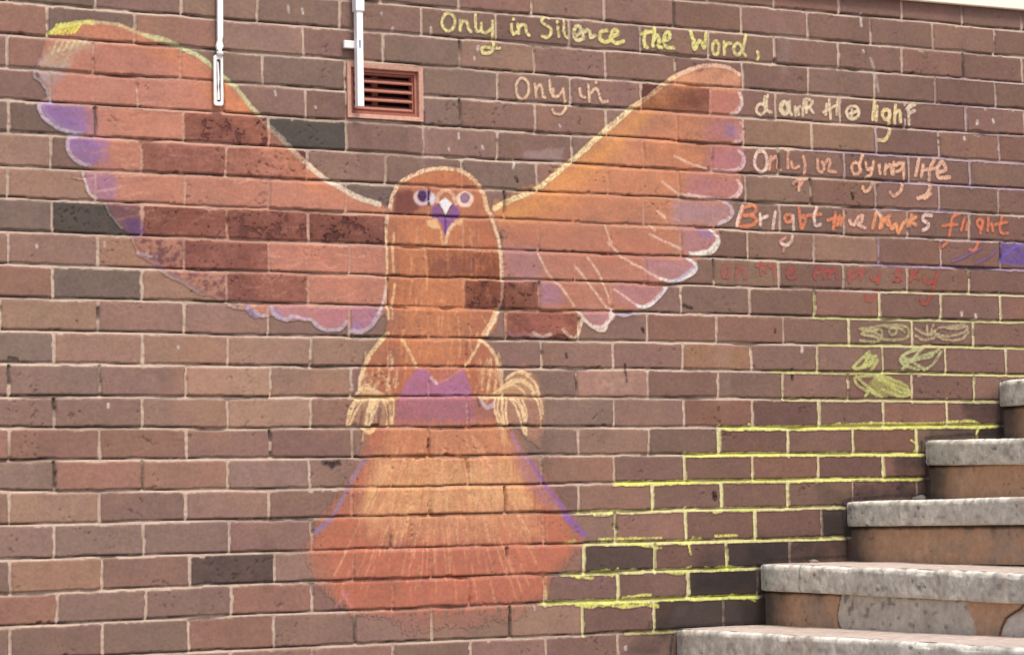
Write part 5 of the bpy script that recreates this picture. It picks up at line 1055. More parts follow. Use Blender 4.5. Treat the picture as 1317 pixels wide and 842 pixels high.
('s',24,(149,105,165),0.92,0.8,10.2,0,[(1401,-1215),(1431,-1260),(1460,-1300),(1495,-1341),(1529,-1383),(1577,-1433)]),
('s',24,(140,102,167),0.8,0.6,15.3,0,[(1509,-1378),(1539,-1405),(1569,-1431)]),
('s',24,(210,139,139),0.7,0.5,9.3,0,[(810,-1571),(825,-1598),(837,-1615)]),
('s',24,(193,129,143),0.6,0.4,7.0,0,[(828,-1576),(800,-1601),(786,-1618)]),
('f',25,(199,155,120),0.6,0.7,9.5,1,[(860,-1024),(971,-1024),(972,-1124),(887,-1115),(840,-1098)]),
('f',25,(228,189,138),0.8,0.85,9.5,0,[(853,-1035),(884,-1011),(931,-1026),(976,-1030),(973,-1046),(912,-1046),(860,-1053)]),
('s',25,(242,209,162),0.95,0.9,9.4,0,[(869,-1039),(850,-1063),(838,-1089),(831,-1111)]),
('s',25,(242,209,162),0.95,0.9,6.1,0,[(881,-1039),(862,-1068),(847,-1094),(840,-1111)]),
('s',25,(242,209,162),0.95,0.9,5.2,0,[(860,-1039),(841,-1063),(831,-1098)]),
('s',25,(242,209,162),0.95,0.9,8.5,0,[(905,-1037),(895,-1072),(887,-1111)]),
('s',25,(242,209,162),0.95,0.9,8.5,0,[(919,-1037),(909,-1072),(901,-1111)]),
('s',25,(242,209,162),0.95,0.9,7.1,0,[(912,-1041),(902,-1076)]),
('s',25,(242,209,162),0.95,0.9,6.1,0,[(887,-1111),(901,-1113)]),
('s',25,(242,209,162),0.95,0.9,7.1,0,[(940,-1039),(952,-1063),(956,-1089),(951,-1111)]),
('s',25,(242,209,162),0.95,0.9,6.7,0,[(952,-1037),(963,-1067),(965,-1109)]),
('s',25,(242,209,162),0.95,0.9,4.8,0,[(971,-1037),(975,-1067),(968,-1107)]),
('s',25,(242,209,162),0.95,0.9,5.2,0,[(928,-1037),(921,-1063),(913,-1081)]),
('s',25,(242,209,162),0.95,0.9,7.1,0,[(855,-1033),(884,-1007),(931,-1028)]),
('s',25,(242,209,162),0.95,0.9,5.7,0,[(869,-1024),(889,-998),(912,-1011),(945,-1028)]),
('s',25,(240,205,144),0.8,0.8,9.4,0,[(877,-1122),(896,-1133),(915,-1120)]),
('s',25,(224,179,136),0.6,0.5,5.6,0,[(879,-1133),(877,-1155)]),
('s',25,(112,81,82),0.7,0.5,9.4,0,[(878,-1076),(870,-1109)]),
('s',25,(112,81,82),0.7,0.5,9.5,0,[(930,-1068),(925,-1109)]),
('f',26,(181,135,112),0.72,0.75,15.1,0,[(1382,-940),(1427,-972),(1446,-1026),(1449,-1125),(1428,-1170),(1393,-1143),(1359,-1109),(1311,-1116),(1295,-1053),(1326,-975)]),
('f',26,(218,173,126),0.55,0.6,12.6,0,[(1291,-1022),(1326,-986),(1362,-963),(1402,-976),(1431,-1012),(1390,-1035),(1300,-1040)]),
('s',26,(242,211,164),0.95,0.9,8.0,0,[(1285,-1026),(1316,-1002),(1351,-983),(1386,-985),(1411,-1003)]),
('s',26,(242,211,164),0.95,0.9,6.6,0,[(1326,-981),(1357,-961),(1392,-967),(1422,-994),(1436,-1026)]),
('s',26,(242,211,164),0.95,0.9,6.0,0,[(1331,-1002),(1366,-986),(1401,-1001),(1426,-1026)]),
('s',26,(242,211,164),0.95,0.9,6.0,0,[(1306,-1015),(1341,-995),(1371,-1006),(1391,-1026)]),
('s',26,(242,211,164),0.95,0.9,5.0,0,[(1342,-972),(1372,-956),(1407,-967)]),
('s',26,(242,211,164),0.95,0.9,7.5,0,[(1290,-1035),(1287,-1062),(1296,-1093),(1306,-1118)]),
('s',26,(242,211,164),0.95,0.9,6.5,0,[(1303,-1035),(1297,-1067),(1309,-1098),(1316,-1125)]),
('s',26,(242,211,164),0.95,0.9,7.5,0,[(1315,-1033),(1312,-1067),(1318,-1111)]),
('s',26,(242,211,164),0.95,0.9,6.5,0,[(1328,-1033),(1324,-1071),(1328,-1114)]),
('s',26,(242,211,164),0.95,0.9,6.0,0,[(1340,-1037),(1357,-1062),(1369,-1093),(1383,-1136)]),
('s',26,(242,211,164),0.95,0.9,7.0,0,[(1348,-1035),(1370,-1057),(1379,-1089),(1391,-1138)]),
('s',26,(242,211,164),0.95,0.9,5.5,0,[(1363,-1037),(1380,-1064),(1386,-1098),(1391,-1125)]),
('s',26,(242,211,164),0.95,0.9,5.0,0,[(1378,-1039),(1390,-1071),(1389,-1107)]),
('s',26,(242,211,164),0.95,0.9,6.6,0,[(1411,-1021),(1426,-1044),(1435,-1071),(1440,-1093)]),
('s',26,(242,211,164),0.95,0.9,5.1,0,[(1426,-1014),(1441,-1044),(1445,-1080)]),
('s',26,(226,199,156),0.8,0.8,14.9,0,[(1246,-1033),(1280,-1029),(1315,-1026)]),
('s',26,(210,195,196),0.7,0.5,12.4,0,[(1245,-1042),(1265,-1062),(1285,-1053)]),
('s',26,(70,50,80),0.7,0.5,7.4,0,[(1236,-1040),(1240,-1058)]),
('f',26,(226,185,140),0.6,0.6,7.5,1,[(1298,-1125),(1323,-1125),(1335,-1169),(1310,-1165)]),
('s',26,(220,177,132),0.56,0.3,4.5,1,[(1282,-929),(1279,-979)]),
('s',25,(232,195,148),0.52,0.3,4.8,1,[(916,-1000),(921,-1051)]),
('s',26,(232,195,148),0.34,0.3,7.5,1,[(1245,-926),(1252,-950)]),
('s',26,(179,121,96),0.36,0.3,5.3,1,[(1294,-992),(1297,-1043)]),
('s',26,(179,121,96),0.54,0.3,5.2,1,[(1305,-942),(1310,-992)]),
('s',25,(220,177,132),0.31,0.3,5.7,1,[(977,-991),(982,-1016)]),
('s',25,(220,177,132),0.4,0.3,7.2,1,[(893,-964),(885,-1014)]),
('s',25,(220,177,132),0.43,0.3,5.6,1,[(942,-960),(943,-985)]),
('s',25,(232,195,148),0.32,0.3,6.1,1,[(899,-967),(899,-994)]),
('s',26,(232,195,148),0.34,0.3,6.9,1,[(1291,-960),(1297,-990)]),
('s',25,(232,195,148),0.56,0.3,4.7,1,[(960,-991),(964,-1024)]),
('s',25,(232,195,148),0.41,0.3,6.3,1,[(923,-1005),(913,-1030)]),
('s',25,(232,195,148),0.39,0.3,5.2,1,[(929,-938),(927,-962)]),
('s',26,(240,213,172),0.4,0.3,7.2,1,[(1294,-984),(1293,-1009)]),
('s',25,(179,121,96),0.59,0.3,6.1,1,[(890,-983),(882,-1013)]),
('s',26,(220,177,132),0.38,0.3,5.0,1,[(1234,-998),(1226,-1025)]),
('s',25,(240,213,172),0.39,0.3,4.3,1,[(887,-927),(890,-958)]),
('s',26,(232,195,148),0.52,0.3,5.5,1,[(1278,-915),(1269,-951)]),
('s',25,(240,213,172),0.48,0.3,7.0,1,[(956,-982),(957,-1013)]),
('s',26,(179,121,96),0.46,0.3,5.1,1,[(1259,-996),(1260,-1021)]),
('s',25,(240,213,172),0.44,0.3,6.2,1,[(974,-926),(971,-953)]),
('s',26,(232,195,148),0.58,0.3,4.6,1,[(1280,-928),(1286,-978)]),
('s',26,(232,195,148),0.56,0.3,6.5,1,[(1274,-957),(1280,-981)]),
('s',25,(240,213,172),0.44,0.3,5.9,1,[(959,-916),(960,-939)]),
('s',25,(220,177,132),0.41,0.3,7.5,1,[(920,-994),(919,-1031)]),
('s',25,(232,195,148),0.5,0.3,5.6,1,[(884,-966),(875,-994)]),
('s',25,(240,213,172),0.46,0.3,5.8,1,[(890,-909),(892,-933)]),
('s',25,(240,213,172),0.48,0.3,7.6,1,[(966,-906),(972,-954)]),
('s',25,(240,213,172),0.53,0.3,4.9,1,[(977,-973),(971,-998)]),
('s',25,(232,195,148),0.41,0.3,6.7,1,[(888,-971),(885,-1009)]),
('s',26,(232,195,148),0.38,0.3,6.3,1,[(1303,-909),(1296,-945)]),
('s',25,(240,213,172),0.32,0.3,5.1,1,[(985,-958),(989,-998)]),
('s',25,(220,177,132),0.39,0.3,7.0,1,[(949,-974),(955,-1020)]),
('s',26,(179,121,96),0.59,0.3,4.8,1,[(1306,-991),(1300,-1021)]),
('s',26,(240,213,172),0.43,0.3,4.7,1,[(1272,-937),(1266,-974)]),
('s',26,(240,213,172),0.32,0.3,4.8,1,[(1268,-920),(1263,-944)]),
('s',25,(220,177,132),0.58,0.3,4.6,1,[(957,-972),(963,-1023)]),
('s',26,(179,121,96),0.32,0.3,6.8,1,[(1249,-957),(1246,-987)]),
('s',26,(232,195,148),0.44,0.3,4.5,1,[(1292,-983),(1298,-1012)]),
('s',25,(232,195,148),0.33,0.3,5.3,1,[(880,-999),(882,-1036)]),
('s',26,(220,177,132),0.45,0.3,5.7,1,[(1284,-942),(1290,-970)]),
('s',26,(220,177,132),0.47,0.3,4.5,1,[(1277,-983),(1278,-1006)]),
('s',26,(240,213,172),0.57,0.3,7.1,1,[(1273,-979),(1268,-1006)]),
('s',26,(220,177,132),0.4,0.3,7.1,1,[(1269,-1004),(1265,-1045)]),
('s',26,(220,177,132),0.46,0.3,7.8,1,[(1307,-903),(1310,-940)]),
('s',26,(240,213,172),0.36,0.3,5.2,1,[(1249,-957),(1250,-993)]),
('s',27,(240,230,158),0.95,0.47,8.1,2,[(1172,74),(1180,68),(1185,58),(1185,47),(1181,36),(1175,28),(1166,24),(1157,25),(1149,31),(1145,40),(1144,52),(1148,62),(1154,71),(1163,75),(1172,74)]),
('s',27,(240,230,158),0.95,0.47,8.2,2,[(1201,58),(1202,44),(1202,27)]),
('s',27,(240,230,158),0.95,0.47,8.2,2,[(1203,40),(1212,56),(1223,55),(1228,37),(1235,26)]),
('s',27,(240,230,158),0.95,0.47,8.2,2,[(1251,77),(1251,47),(1256,28),(1270,34)]),
('s',27,(240,230,158),0.95,0.47,8.2,2,[(1270,53),(1270,32),(1282,26),(1301,40)]),
('s',27,(240,230,158),0.95,0.47,8.3,2,[(1306,62),(1306,14),(1307,-17),(1292,-33),(1272,-32),(1269,-21),(1286,-15),(1327,-16)]),
('s',27,(240,230,158),0.95,0.47,8.3,2,[(1368,58),(1368,39),(1374,29),(1386,37)]),
('s',27,(240,230,158),0.95,0.47,8.3,2,[(1375,74),(1376,73)]),
('s',27,(240,230,158),0.95,0.47,8.4,2,[(1389,60),(1391,31)]),
('s',27,(240,230,158),0.95,0.47,8.4,2,[(1391,49),(1403,61),(1414,56),(1417,36),(1425,30)]),
('s',27,(240,230,158),0.95,0.47,8.5,2,[(1492,87),(1478,89),(1466,75),(1481,64),(1497,57),(1497,40),(1484,27),(1467,31)]),
('s',27,(240,230,158),0.95,0.47,8.5,2,[(1520,61),(1523,33)]),
('s',27,(240,230,158),0.95,0.47,8.5,2,[(1519,77),(1519,75)]),
('s',27,(240,230,158),0.95,0.47,8.5,2,[(1542,86),(1541,48),(1552,31)]),
('s',27,(236,226,170),0.95,0.33,9.7,2,[(1574,36),(1595,50),(1596,67),(1582,68),(1574,46),(1583,26),(1600,30)]),
('s',27,(236,226,170),0.95,0.33,9.7,2,[(1605,57),(1607,32)]),
('s',27,(236,226,170),0.95,0.33,9.7,2,[(1607,48),(1620,60),(1629,55),(1631,38),(1645,45)]),
('s',27,(238,232,146),0.95,0.33,10.7,2,[(1686,63),(1666,58),(1662,37),(1677,28),(1698,35)]),
('s',27,(238,232,146),0.95,0.33,10.7,2,[(1698,44),(1724,56),(1718,68),(1705,62),(1702,38),(1718,27),(1742,35)]),
('s',27,(238,232,146),0.95,0.33,10.9,2,[(1820,71),(1814,48),(1816,25),(1824,23)]),
('s',27,(238,232,146),0.95,0.33,10.9,2,[(1805,62),(1838,71)]),
('s',27,(238,232,146),0.95,0.33,10.9,2,[(1851,90),(1848,59),(1843,27)]),
('s',27,(238,232,146),0.95,0.33,10.9,2,[(1846,46),(1860,60),(1866,50),(1863,26),(1873,24)]),
('s',27,(238,232,146),0.95,0.33,11.0,2,[(1878,44),(1902,56),(1901,73),(1888,69),(1883,45),(1891,27),(1915,27)]),
('s',27,(238,232,146),0.95,0.33,11.1,2,[(1976,81),(1984,56),(1989,29),(2009,56),(2023,34),(2032,85)]),
('s',27,(238,232,146),0.95,0.33,11.1,2,[(1988,56),(1993,32)]),
('s',27,(236,226,154),0.93,0.33,9.3,2,[(2077,39),(2075,28),(2071,20),(2064,17),(2058,19),(2054,26),(2053,37),(2055,47),(2060,55),(2066,59),(2072,56),(2076,49),(2077,39)]),
('s',27,(236,226,154),0.93,0.33,9.4,2,[(2094,58),(2095,20)]),
('s',27,(236,226,154),0.93,0.33,9.4,2,[(2095,42),(2108,55),(2119,55)]),
('s',27,(236,226,154),0.93,0.33,9.4,2,[(2158,40),(2155,31),(2150,24),(2142,21),(2135,23),(2130,29),(2128,38),(2130,47),(2136,54),(2143,57),(2151,55),(2156,49),(2158,40)]),
('s',27,(236,226,154),0.93,0.33,9.4,2,[(2175,89),(2167,57),(2162,31),(2172,21)]),
('s',27,(236,226,154),0.93,0.33,9.5,2,[(2215,35),(2218,23),(2212,11)]),
('s',28,(240,204,170),0.93,0.37,7.5,2,[(1412,-102),(1419,-111),(1421,-125),(1420,-139),(1414,-151),(1406,-159),(1397,-161),(1388,-157),(1381,-147),(1379,-134),(1380,-120),(1386,-108),(1394,-100),(1403,-98),(1412,-102)]),
('s',28,(240,204,170),0.93,0.37,7.5,2,[(1441,-113),(1443,-132),(1445,-153)]),
('s',28,(240,204,170),0.93,0.37,7.6,2,[(1444,-132),(1456,-114),(1464,-126),(1466,-149),(1474,-152)]),
('s',28,(240,204,170),0.93,0.37,7.6,2,[(1490,-101),(1492,-129),(1501,-147)]),
('s',28,(240,204,170),0.93,0.37,7.6,2,[(1501,-124),(1503,-145),(1517,-146),(1529,-131)]),
('s',28,(240,204,170),0.93,0.37,7.6,2,[(1534,-122),(1540,-164),(1542,-178)]),
('s',28,(240,204,170),0.93,0.37,7.6,2,[(1542,-178),(1528,-196),(1504,-196),(1498,-185)]),
('s',28,(240,204,170),0.93,0.37,7.7,2,[(1589,-118),(1591,-139),(1605,-143)]),
('s',28,(240,204,170),0.93,0.37,7.7,2,[(1618,-104),(1619,-155)]),
('s',28,(240,204,170),0.93,0.37,7.7,2,[(1621,-135),(1640,-115),(1651,-123),(1661,-152),(1681,-151)]),
('s',28,(240,204,170),0.93,0.37,7.7,2,[(1644,-96),(1645,-98)]),
('s',29,(236,216,179),0.9,0.32,8.5,2,[(2237,-141),(2234,-150),(2228,-156),(2220,-159),(2212,-157),(2206,-151),(2204,-143),(2207,-135),(2213,-128),(2221,-125),(2229,-127),(2235,-133),(2237,-141)]),
('s',29,(236,216,179),0.9,0.32,8.6,2,[(2248,-97),(2242,-124),(2245,-146),(2260,-150)]),
('s',29,(236,216,179),0.9,0.32,8.6,2,[(2237,-102),(2231,-125)]),
('s',29,(236,216,179),0.9,0.32,8.6,2,[(2326,-132),(2323,-142),(2317,-150),(2308,-153),(2299,-151),(2293,-144),(2291,-134),(2294,-123),(2301,-115),(2309,-112),(2318,-114),(2324,-121),(2326,-132)]),
('s',29,(236,216,179),0.9,0.32,8.6,2,[(2321,-132),(2319,-140),(2313,-146),(2306,-146),(2300,-141),(2298,-133),(2301,-125),(2307,-119),(2314,-119),(2319,-124),(2321,-132)]),
('s',29,(236,216,179),0.9,0.32,8.7,2,[(2329,-111),(2327,-137),(2334,-152)]),
('s',29,(236,216,179),0.9,0.32,8.7,2,[(2347,-127),(2348,-154)]),
('s',29,(236,216,179),0.9,0.32,8.7,2,[(2348,-136),(2365,-125)]),
('s',29,(236,216,179),0.9,0.32,8.7,2,[(2357,-131),(2360,-150)]),
('s',29,(236,216,179),0.9,0.32,8.7,2,[(2381,-103),(2374,-153)]),
('s',29,(236,216,179),0.9,0.32,8.7,2,[(2391,-100),(2412,-106),(2401,-124),(2382,-129)]),
('s',29,(236,216,179),0.9,0.32,8.7,2,[(2400,-126),(2415,-141)]),
('s',29,(236,216,179),0.9,0.32,8.7,2,[(2390,-111),(2389,-142)]),
('s',29,(236,216,179),0.9,0.32,8.8,2,[(2475,-97),(2478,-157)]),
('s',29,(236,216,179),0.9,0.32,8.8,2,[(2452,-138),(2501,-113)]),
('s',29,(236,216,179),0.9,0.32,8.8,2,[(2465,-111),(2460,-145)]),
('s',29,(236,216,179),0.9,0.32,8.8,2,[(2507,-93),(2501,-142)]),
('s',29,(236,216,179),0.9,0.32,8.9,2,[(2586,-131),(2583,-141),(2573,-149),(2561,-153),(2549,-151),(2540,-144),(2537,-133),(2541,-123),(2550,-115),(2562,-111),(2575,-113),(2583,-120),(2586,-131)]),
('s',29,(236,216,179),0.9,0.32,8.9,2,[(2544,-138),(2582,-126)]),
('s',29,(236,216,179),0.9,0.32,8.9,2,[(2559,-123),(2558,-143)]),
('s',29,(238,216,162),0.93,0.33,11.5,2,[(2646,-93),(2637,-150)]),
('s',29,(238,216,162),0.93,0.33,11.5,2,[(2654,-109),(2650,-152)]),
('s',29,(238,216,162),0.93,0.33,11.5,2,[(2703,-131),(2700,-140),(2692,-147),(2683,-147),(2676,-142),(2673,-132),(2676,-123),(2684,-116),(2694,-116),(2701,-121),(2703,-131)]),
('s',29,(238,216,162),0.93,0.33,11.6,2,[(2702,-119),(2698,-160)]),
('s',29,(238,216,162),0.93,0.33,11.6,2,[(2726,-100),(2720,-155)]),
('s',29,(238,216,162),0.93,0.33,11.6,2,[(2724,-125),(2741,-118),(2743,-151)]),
('s',29,(238,216,162),0.93,0.33,11.5,2,[(2699,-174),(2694,-194),(2680,-213),(2655,-215)]),
('s',29,(226,206,182),0.85,0.3,10.1,2,[(2777,-101),(2778,-157)]),
('s',29,(226,206,182),0.85,0.3,10.2,2,[(2771,-108),(2805,-91)]),
('s',29,(226,206,182),0.85,0.3,10.2,2,[(2784,-120),(2801,-113)]),
('s',29,(226,206,182),0.85,0.3,10.2,2,[(2783,-94),(2799,-86)]),
('s',30,(240,214,198),0.93,0.33,10.4,2,[(2229,-275),(2235,-286),(2238,-299),(2237,-314),(2231,-327),(2222,-335),(2211,-337),(2202,-332),(2195,-322),(2192,-308),(2194,-294),(2200,-281),(2209,-273),(2219,-271),(2229,-275)]),
('s',30,(236,177,149),0.9,0.32,9.3,2,[(2252,-289),(2245,-326)]),
('s',30,(236,177,149),0.9,0.32,9.3,2,[(2251,-302),(2271,-286),(2277,-299),(2274,-320),(2285,-328)]),
('s',30,(236,177,149),0.9,0.32,9.3,2,[(2314,-272),(2313,-319)]),
('s',30,(236,177,149),0.9,0.32,9.4,2,[(2326,-301),(2333,-320),(2353,-313)]),
('s',30,(236,177,149),0.9,0.32,9.4,2,[(2371,-281),(2376,-307),(2372,-335)]),
('s',30,(236,177,149),0.9,0.32,9.4,2,[(2387,-349),(2356,-351),(2332,-367)]),
('s',30,(236,177,149),0.9,0.32,9.4,2,[(2358,-351),(2352,-387)]),
('s',30,(236,177,149),0.9,0.32,9.4,2,[(2372,-352),(2360,-370)]),
('s',30,(236,177,149),0.9,0.32,9.5,2,[(2423,-287),(2425,-322),(2438,-326)]),
('s',30,(236,177,149),0.9,0.32,9.5,2,[(2441,-295),(2446,-317)]),
('s',30,(236,177,149),0.9,0.32,9.5,2,[(2446,-304),(2463,-285),(2470,-296),(2463,-320),(2488,-324)]),
('s',30,(238,187,155),0.92,0.37,9.9,2,[(2581,-309),(2578,-319),(2572,-326),(2564,-329),(2556,-327),(2551,-320),(2549,-311),(2551,-301),(2557,-294),(2566,-291),(2573,-293),(2579,-300),(2581,-309)]),
('s',30,(238,187,155),0.92,0.37,9.9,2,[(2593,-263),(2579,-299),(2584,-319)]),
('s',30,(238,187,155),0.92,0.37,9.9,2,[(2603,-289),(2608,-309),(2627,-306)]),
('s',30,(238,187,155),0.92,0.37,9.9,2,[(2633,-285),(2621,-324),(2603,-336)]),
('s',30,(238,187,155),0.92,0.37,9.9,2,[(2630,-347),(2614,-374),(2596,-379),(2589,-367)]),
('s',30,(238,187,155),0.92,0.37,10.0,2,[(2654,-295),(2656,-321)]),
('s',30,(238,187,155),0.92,0.37,10.0,2,[(2678,-292),(2675,-322)]),
('s',30,(238,187,155),0.92,0.37,10.0,2,[(2679,-304),(2696,-292),(2700,-320)]),
('s',30,(238,187,155),0.92,0.37,10.0,2,[(2710,-284),(2706,-320)]),
('s',30,(238,187,155),0.92,0.37,10.1,2,[(2719,-292),(2730,-285),(2747,-287),(2735,-307),(2719,-313)]),
('s',30,(238,187,155),0.92,0.37,10.1,2,[(2748,-284),(2745,-331)]),
('s',30,(238,187,155),0.92,0.37,10.0,2,[(2739,-349),(2732,-374),(2706,-390),(2691,-380)]),
('s',30,(240,191,162),0.92,0.37,11.7,2,[(2808,-268),(2795,-321)]),
('s',30,(240,191,162),0.92,0.37,11.7,2,[(2825,-287),(2817,-322)]),
('s',30,(240,191,162),0.92,0.37,11.8,2,[(2870,-267),(2852,-295),(2846,-334)]),
('s',30,(240,191,162),0.92,0.37,11.7,2,[(2848,-352),(2831,-382),(2798,-394)]),
('s',30,(240,191,162),0.92,0.37,11.7,2,[(2823,-302),(2876,-294)]),
('s',30,(240,191,162),0.92,0.37,11.7,2,[(2847,-377),(2825,-393)]),
('s',30,(240,191,162),0.92,0.37,11.8,2,[(2881,-307),(2912,-297),(2900,-272),(2880,-294),(2886,-323),(2927,-320)]),
('s',31,(232,140,100),0.92,0.32,9.8,2,[(2150,-446),(2139,-475),(2127,-509)]),
('s',31,(232,140,100),0.92,0.32,9.9,2,[(2150,-448),(2188,-442),(2196,-455),(2178,-469),(2152,-474)]),
('s',31,(232,140,100),0.92,0.32,9.9,2,[(2177,-471),(2197,-485),(2181,-501),(2131,-510)]),
('s',31,(232,140,100),0.92,0.32,10.0,2,[(2325,-475),(2322,-483),(2314,-487),(2305,-488),(2298,-484),(2296,-476),(2299,-469),(2306,-464),(2315,-464),(2322,-468),(2325,-475)]),
('s',31,(232,140,100),0.92,0.32,10.1,2,[(2348,-444),(2356,-505)]),
('s',31,(232,140,100),0.92,0.32,10.1,2,[(2352,-476),(2368,-466),(2372,-484),(2360,-505)]),
('s',31,(232,140,100),0.92,0.32,10.2,2,[(2416,-438),(2401,-473)]),
('s',31,(232,140,100),0.92,0.32,10.1,2,[(2378,-466),(2428,-459)]),
('s',31,(232,140,100),0.92,0.32,10.2,2,[(2484,-452),(2474,-504)]),
('s',31,(232,140,100),0.92,0.32,10.2,2,[(2456,-476),(2494,-467)]),
('s',31,(232,140,100),0.92,0.32,10.3,2,[(2499,-461),(2490,-490)]),
('s',31,(232,140,100),0.92,0.32,10.3,2,[(2518,-451),(2503,-489)]),
('s',31,(232,140,100),0.92,0.32,10.3,2,[(2496,-474),(2516,-469)]),
('s',31,(242,216,200),0.92,0.32,9.4,2,[(2145,-445),(2133,-475),(2124,-506)]),
('s',31,(242,216,200),0.92,0.32,9.4,2,[(2208,-468),(2210,-500)]),
('s',31,(242,216,200),0.92,0.32,9.5,2,[(2209,-481),(2235,-473)]),
('s',31,(242,216,200),0.92,0.32,9.5,2,[(2264,-459),(2253,-510)]),
('s',31,(242,216,200),0.92,0.32,9.6,2,[(2326,-467),(2328,-509)]),
('s',31,(242,216,200),0.92,0.32,9.5,2,[(2324,-529),(2318,-547),(2299,-561),(2282,-555)]),
('s',31,(242,216,200),0.92,0.32,9.7,2,[(2416,-435),(2405,-464),(2408,-494),(2427,-491)]),
('s',31,(222,152,141),0.85,0.3,8.3,2,[(2277,-548),(2297,-537)]),
('s',31,(222,152,141),0.85,0.3,8.3,2,[(2291,-570),(2289,-578)]),
('s',31,(238,191,170),0.9,0.32,9.9,2,[(2536,-473),(2542,-486),(2551,-488),(2571,-462),(2587,-457),(2581,-475),(2567,-485),(2594,-495)]),
('s',31,(236,158,112),0.92,0.32,10.9,2,[(2637,-447),(2622,-494)]),
('s',31,(236,158,112),0.92,0.32,11.0,2,[(2656,-464),(2649,-493)]),
('s',31,(236,158,112),0.92,0.32,11.0,2,[(2688,-454),(2663,-473),(2655,-491)]),
('s',31,(236,158,112),0.92,0.32,11.0,2,[(2659,-459),(2682,-483)]),
('s',31,(236,158,112),0.92,0.32,11.0,2,[(2685,-470),(2695,-494),(2712,-478),(2719,-507),(2739,-477),(2756,-463)]),
('s',31,(236,158,112),0.92,0.32,11.1,2,[(2773,-448),(2763,-482)]),
('s',31,(236,158,112),0.92,0.32,11.1,2,[(2789,-454),(2768,-467),(2788,-479)]),
('s',31,(238,206,192),0.9,0.32,10.7,2,[(2850,-447),(2825,-446),(2816,-462),(2838,-473),(2831,-488),(2815,-495)]),
('s',31,(238,206,192),0.9,0.32,10.5,2,[(2643,-442),(2653,-457)]),
('s',31,(222,128,92),0.9,0.36,9.3,2,[(2962,-436),(2933,-449),(2924,-483),(2917,-511)]),
('s',31,(222,128,92),0.9,0.36,9.2,2,[(2913,-520),(2902,-536),(2879,-547)]),
('s',31,(222,128,92),0.9,0.36,9.2,2,[(2893,-478),(2950,-471)]),
('s',31,(222,128,92),0.9,0.36,9.3,2,[(2981,-447),(2965,-489)]),
('s',31,(222,128,92),0.9,0.36,9.3,2,[(2994,-462),(2985,-488)]),
('s',31,(222,128,92),0.9,0.36,9.4,2,[(3050,-464),(3048,-472),(3042,-477),(3035,-477),(3030,-472),(3028,-465),(3030,-457),(3036,-452),(3043,-452),(3049,-456),(3050,-464)]),
('s',31,(222,128,92),0.9,0.36,9.4,2,[(3051,-456),(3040,-496)]),
('s',31,(222,128,92),0.9,0.36,9.3,2,[(3032,-523),(3018,-551),(2996,-550)]),
('s',31,(222,128,92),0.9,0.36,9.4,2,[(3074,-446),(3069,-487)]),
('s',31,(222,128,92),0.9,0.36,9.4,2,[(3072,-470),(3087,-464),(3089,-486)]),
('s',31,(222,128,92),0.9,0.36,9.5,2,[(3128,-439),(3118,-476),(3126,-493),(3149,-492)]),
('s',31,(222,128,92),0.9,0.36,9.5,2,[(3101,-466),(3147,-457)]),
('s',32,(190,72,76),0.52,0.36,7.9,2,[(2095,-647),(2093,-656),(2088,-663),(2081,-666),(2074,-664),(2069,-657),(2067,-648),(2069,-639),(2075,-632),(2082,-630),(2089,-632),(2094,-638),(2095,-647)]),
('s',32,(190,72,76),0.52,0.36,7.9,2,[(2121,-631),(2117,-666)]),
('s',32,(190,72,76),0.52,0.36,7.9,2,[(2123,-647),(2141,-632),(2148,-665)]),
('s',32,(190,72,76),0.52,0.36,8.0,2,[(2205,-625),(2209,-651)]),
('s',32,(190,72,76),0.52,0.36,8.0,2,[(2190,-626),(2238,-618)]),
('s',32,(190,72,76),0.52,0.36,8.0,2,[(2218,-626),(2222,-642)]),
('s',32,(190,72,76),0.52,0.36,8.1,2,[(2251,-619),(2255,-658)]),
('s',32,(190,72,76),0.52,0.36,8.0,2,[(2238,-626),(2253,-630)]),
('s',32,(190,72,76),0.52,0.36,8.1,2,[(2299,-649),(2325,-634),(2316,-628),(2298,-644),(2306,-662),(2331,-656)]),
('s',32,(190,72,76),0.52,0.36,8.2,2,[(2398,-646),(2424,-636),(2414,-625),(2397,-641),(2402,-661)]),
('s',32,(190,72,76),0.52,0.36,8.2,2,[(2430,-631),(2434,-658)]),
('s',32,(190,72,76),0.52,0.36,8.2,2,[(2434,-641),(2451,-631),(2455,-657)]),
('s',32,(190,72,76),0.52,0.36,8.3,2,[(2460,-640),(2474,-630),(2484,-656)]),
('s',32,(190,72,76),0.52,0.36,8.3,2,[(2527,-633),(2529,-665)]),
('s',32,(190,72,76),0.52,0.36,8.3,2,[(2530,-638),(2551,-628),(2556,-645),(2534,-656)]),
('s',32,(190,72,76),0.52,0.36,8.4,2,[(2579,-623),(2572,-655)]),
('s',32,(190,72,76),0.52,0.36,8.4,2,[(2562,-637),(2594,-631)]),
('s',32,(190,72,76),0.52,0.36,8.4,2,[(2609,-644),(2617,-659),(2641,-652)]),
('s',32,(190,72,76),0.52,0.36,8.4,2,[(2645,-634),(2635,-666)]),
('s',32,(190,72,76),0.52,0.36,8.4,2,[(2632,-686),(2615,-717),(2589,-721),(2590,-708)]),
('s',32,(192,68,68),0.56,0.39,8.5,2,[(2730,-625),(2711,-628),(2706,-640),(2730,-645),(2722,-657),(2697,-658)]),
('s',32,(192,68,68),0.56,0.39,8.6,2,[(2766,-623),(2761,-656)]),
('s',32,(192,68,68),0.56,0.39,8.6,2,[(2787,-623),(2767,-641),(2791,-649)]),
('s',32,(192,68,68),0.56,0.39,8.6,2,[(2808,-643),(2822,-664),(2849,-655)]),
('s',32,(192,68,68),0.56,0.39,8.7,2,[(2866,-627),(2844,-686)]),
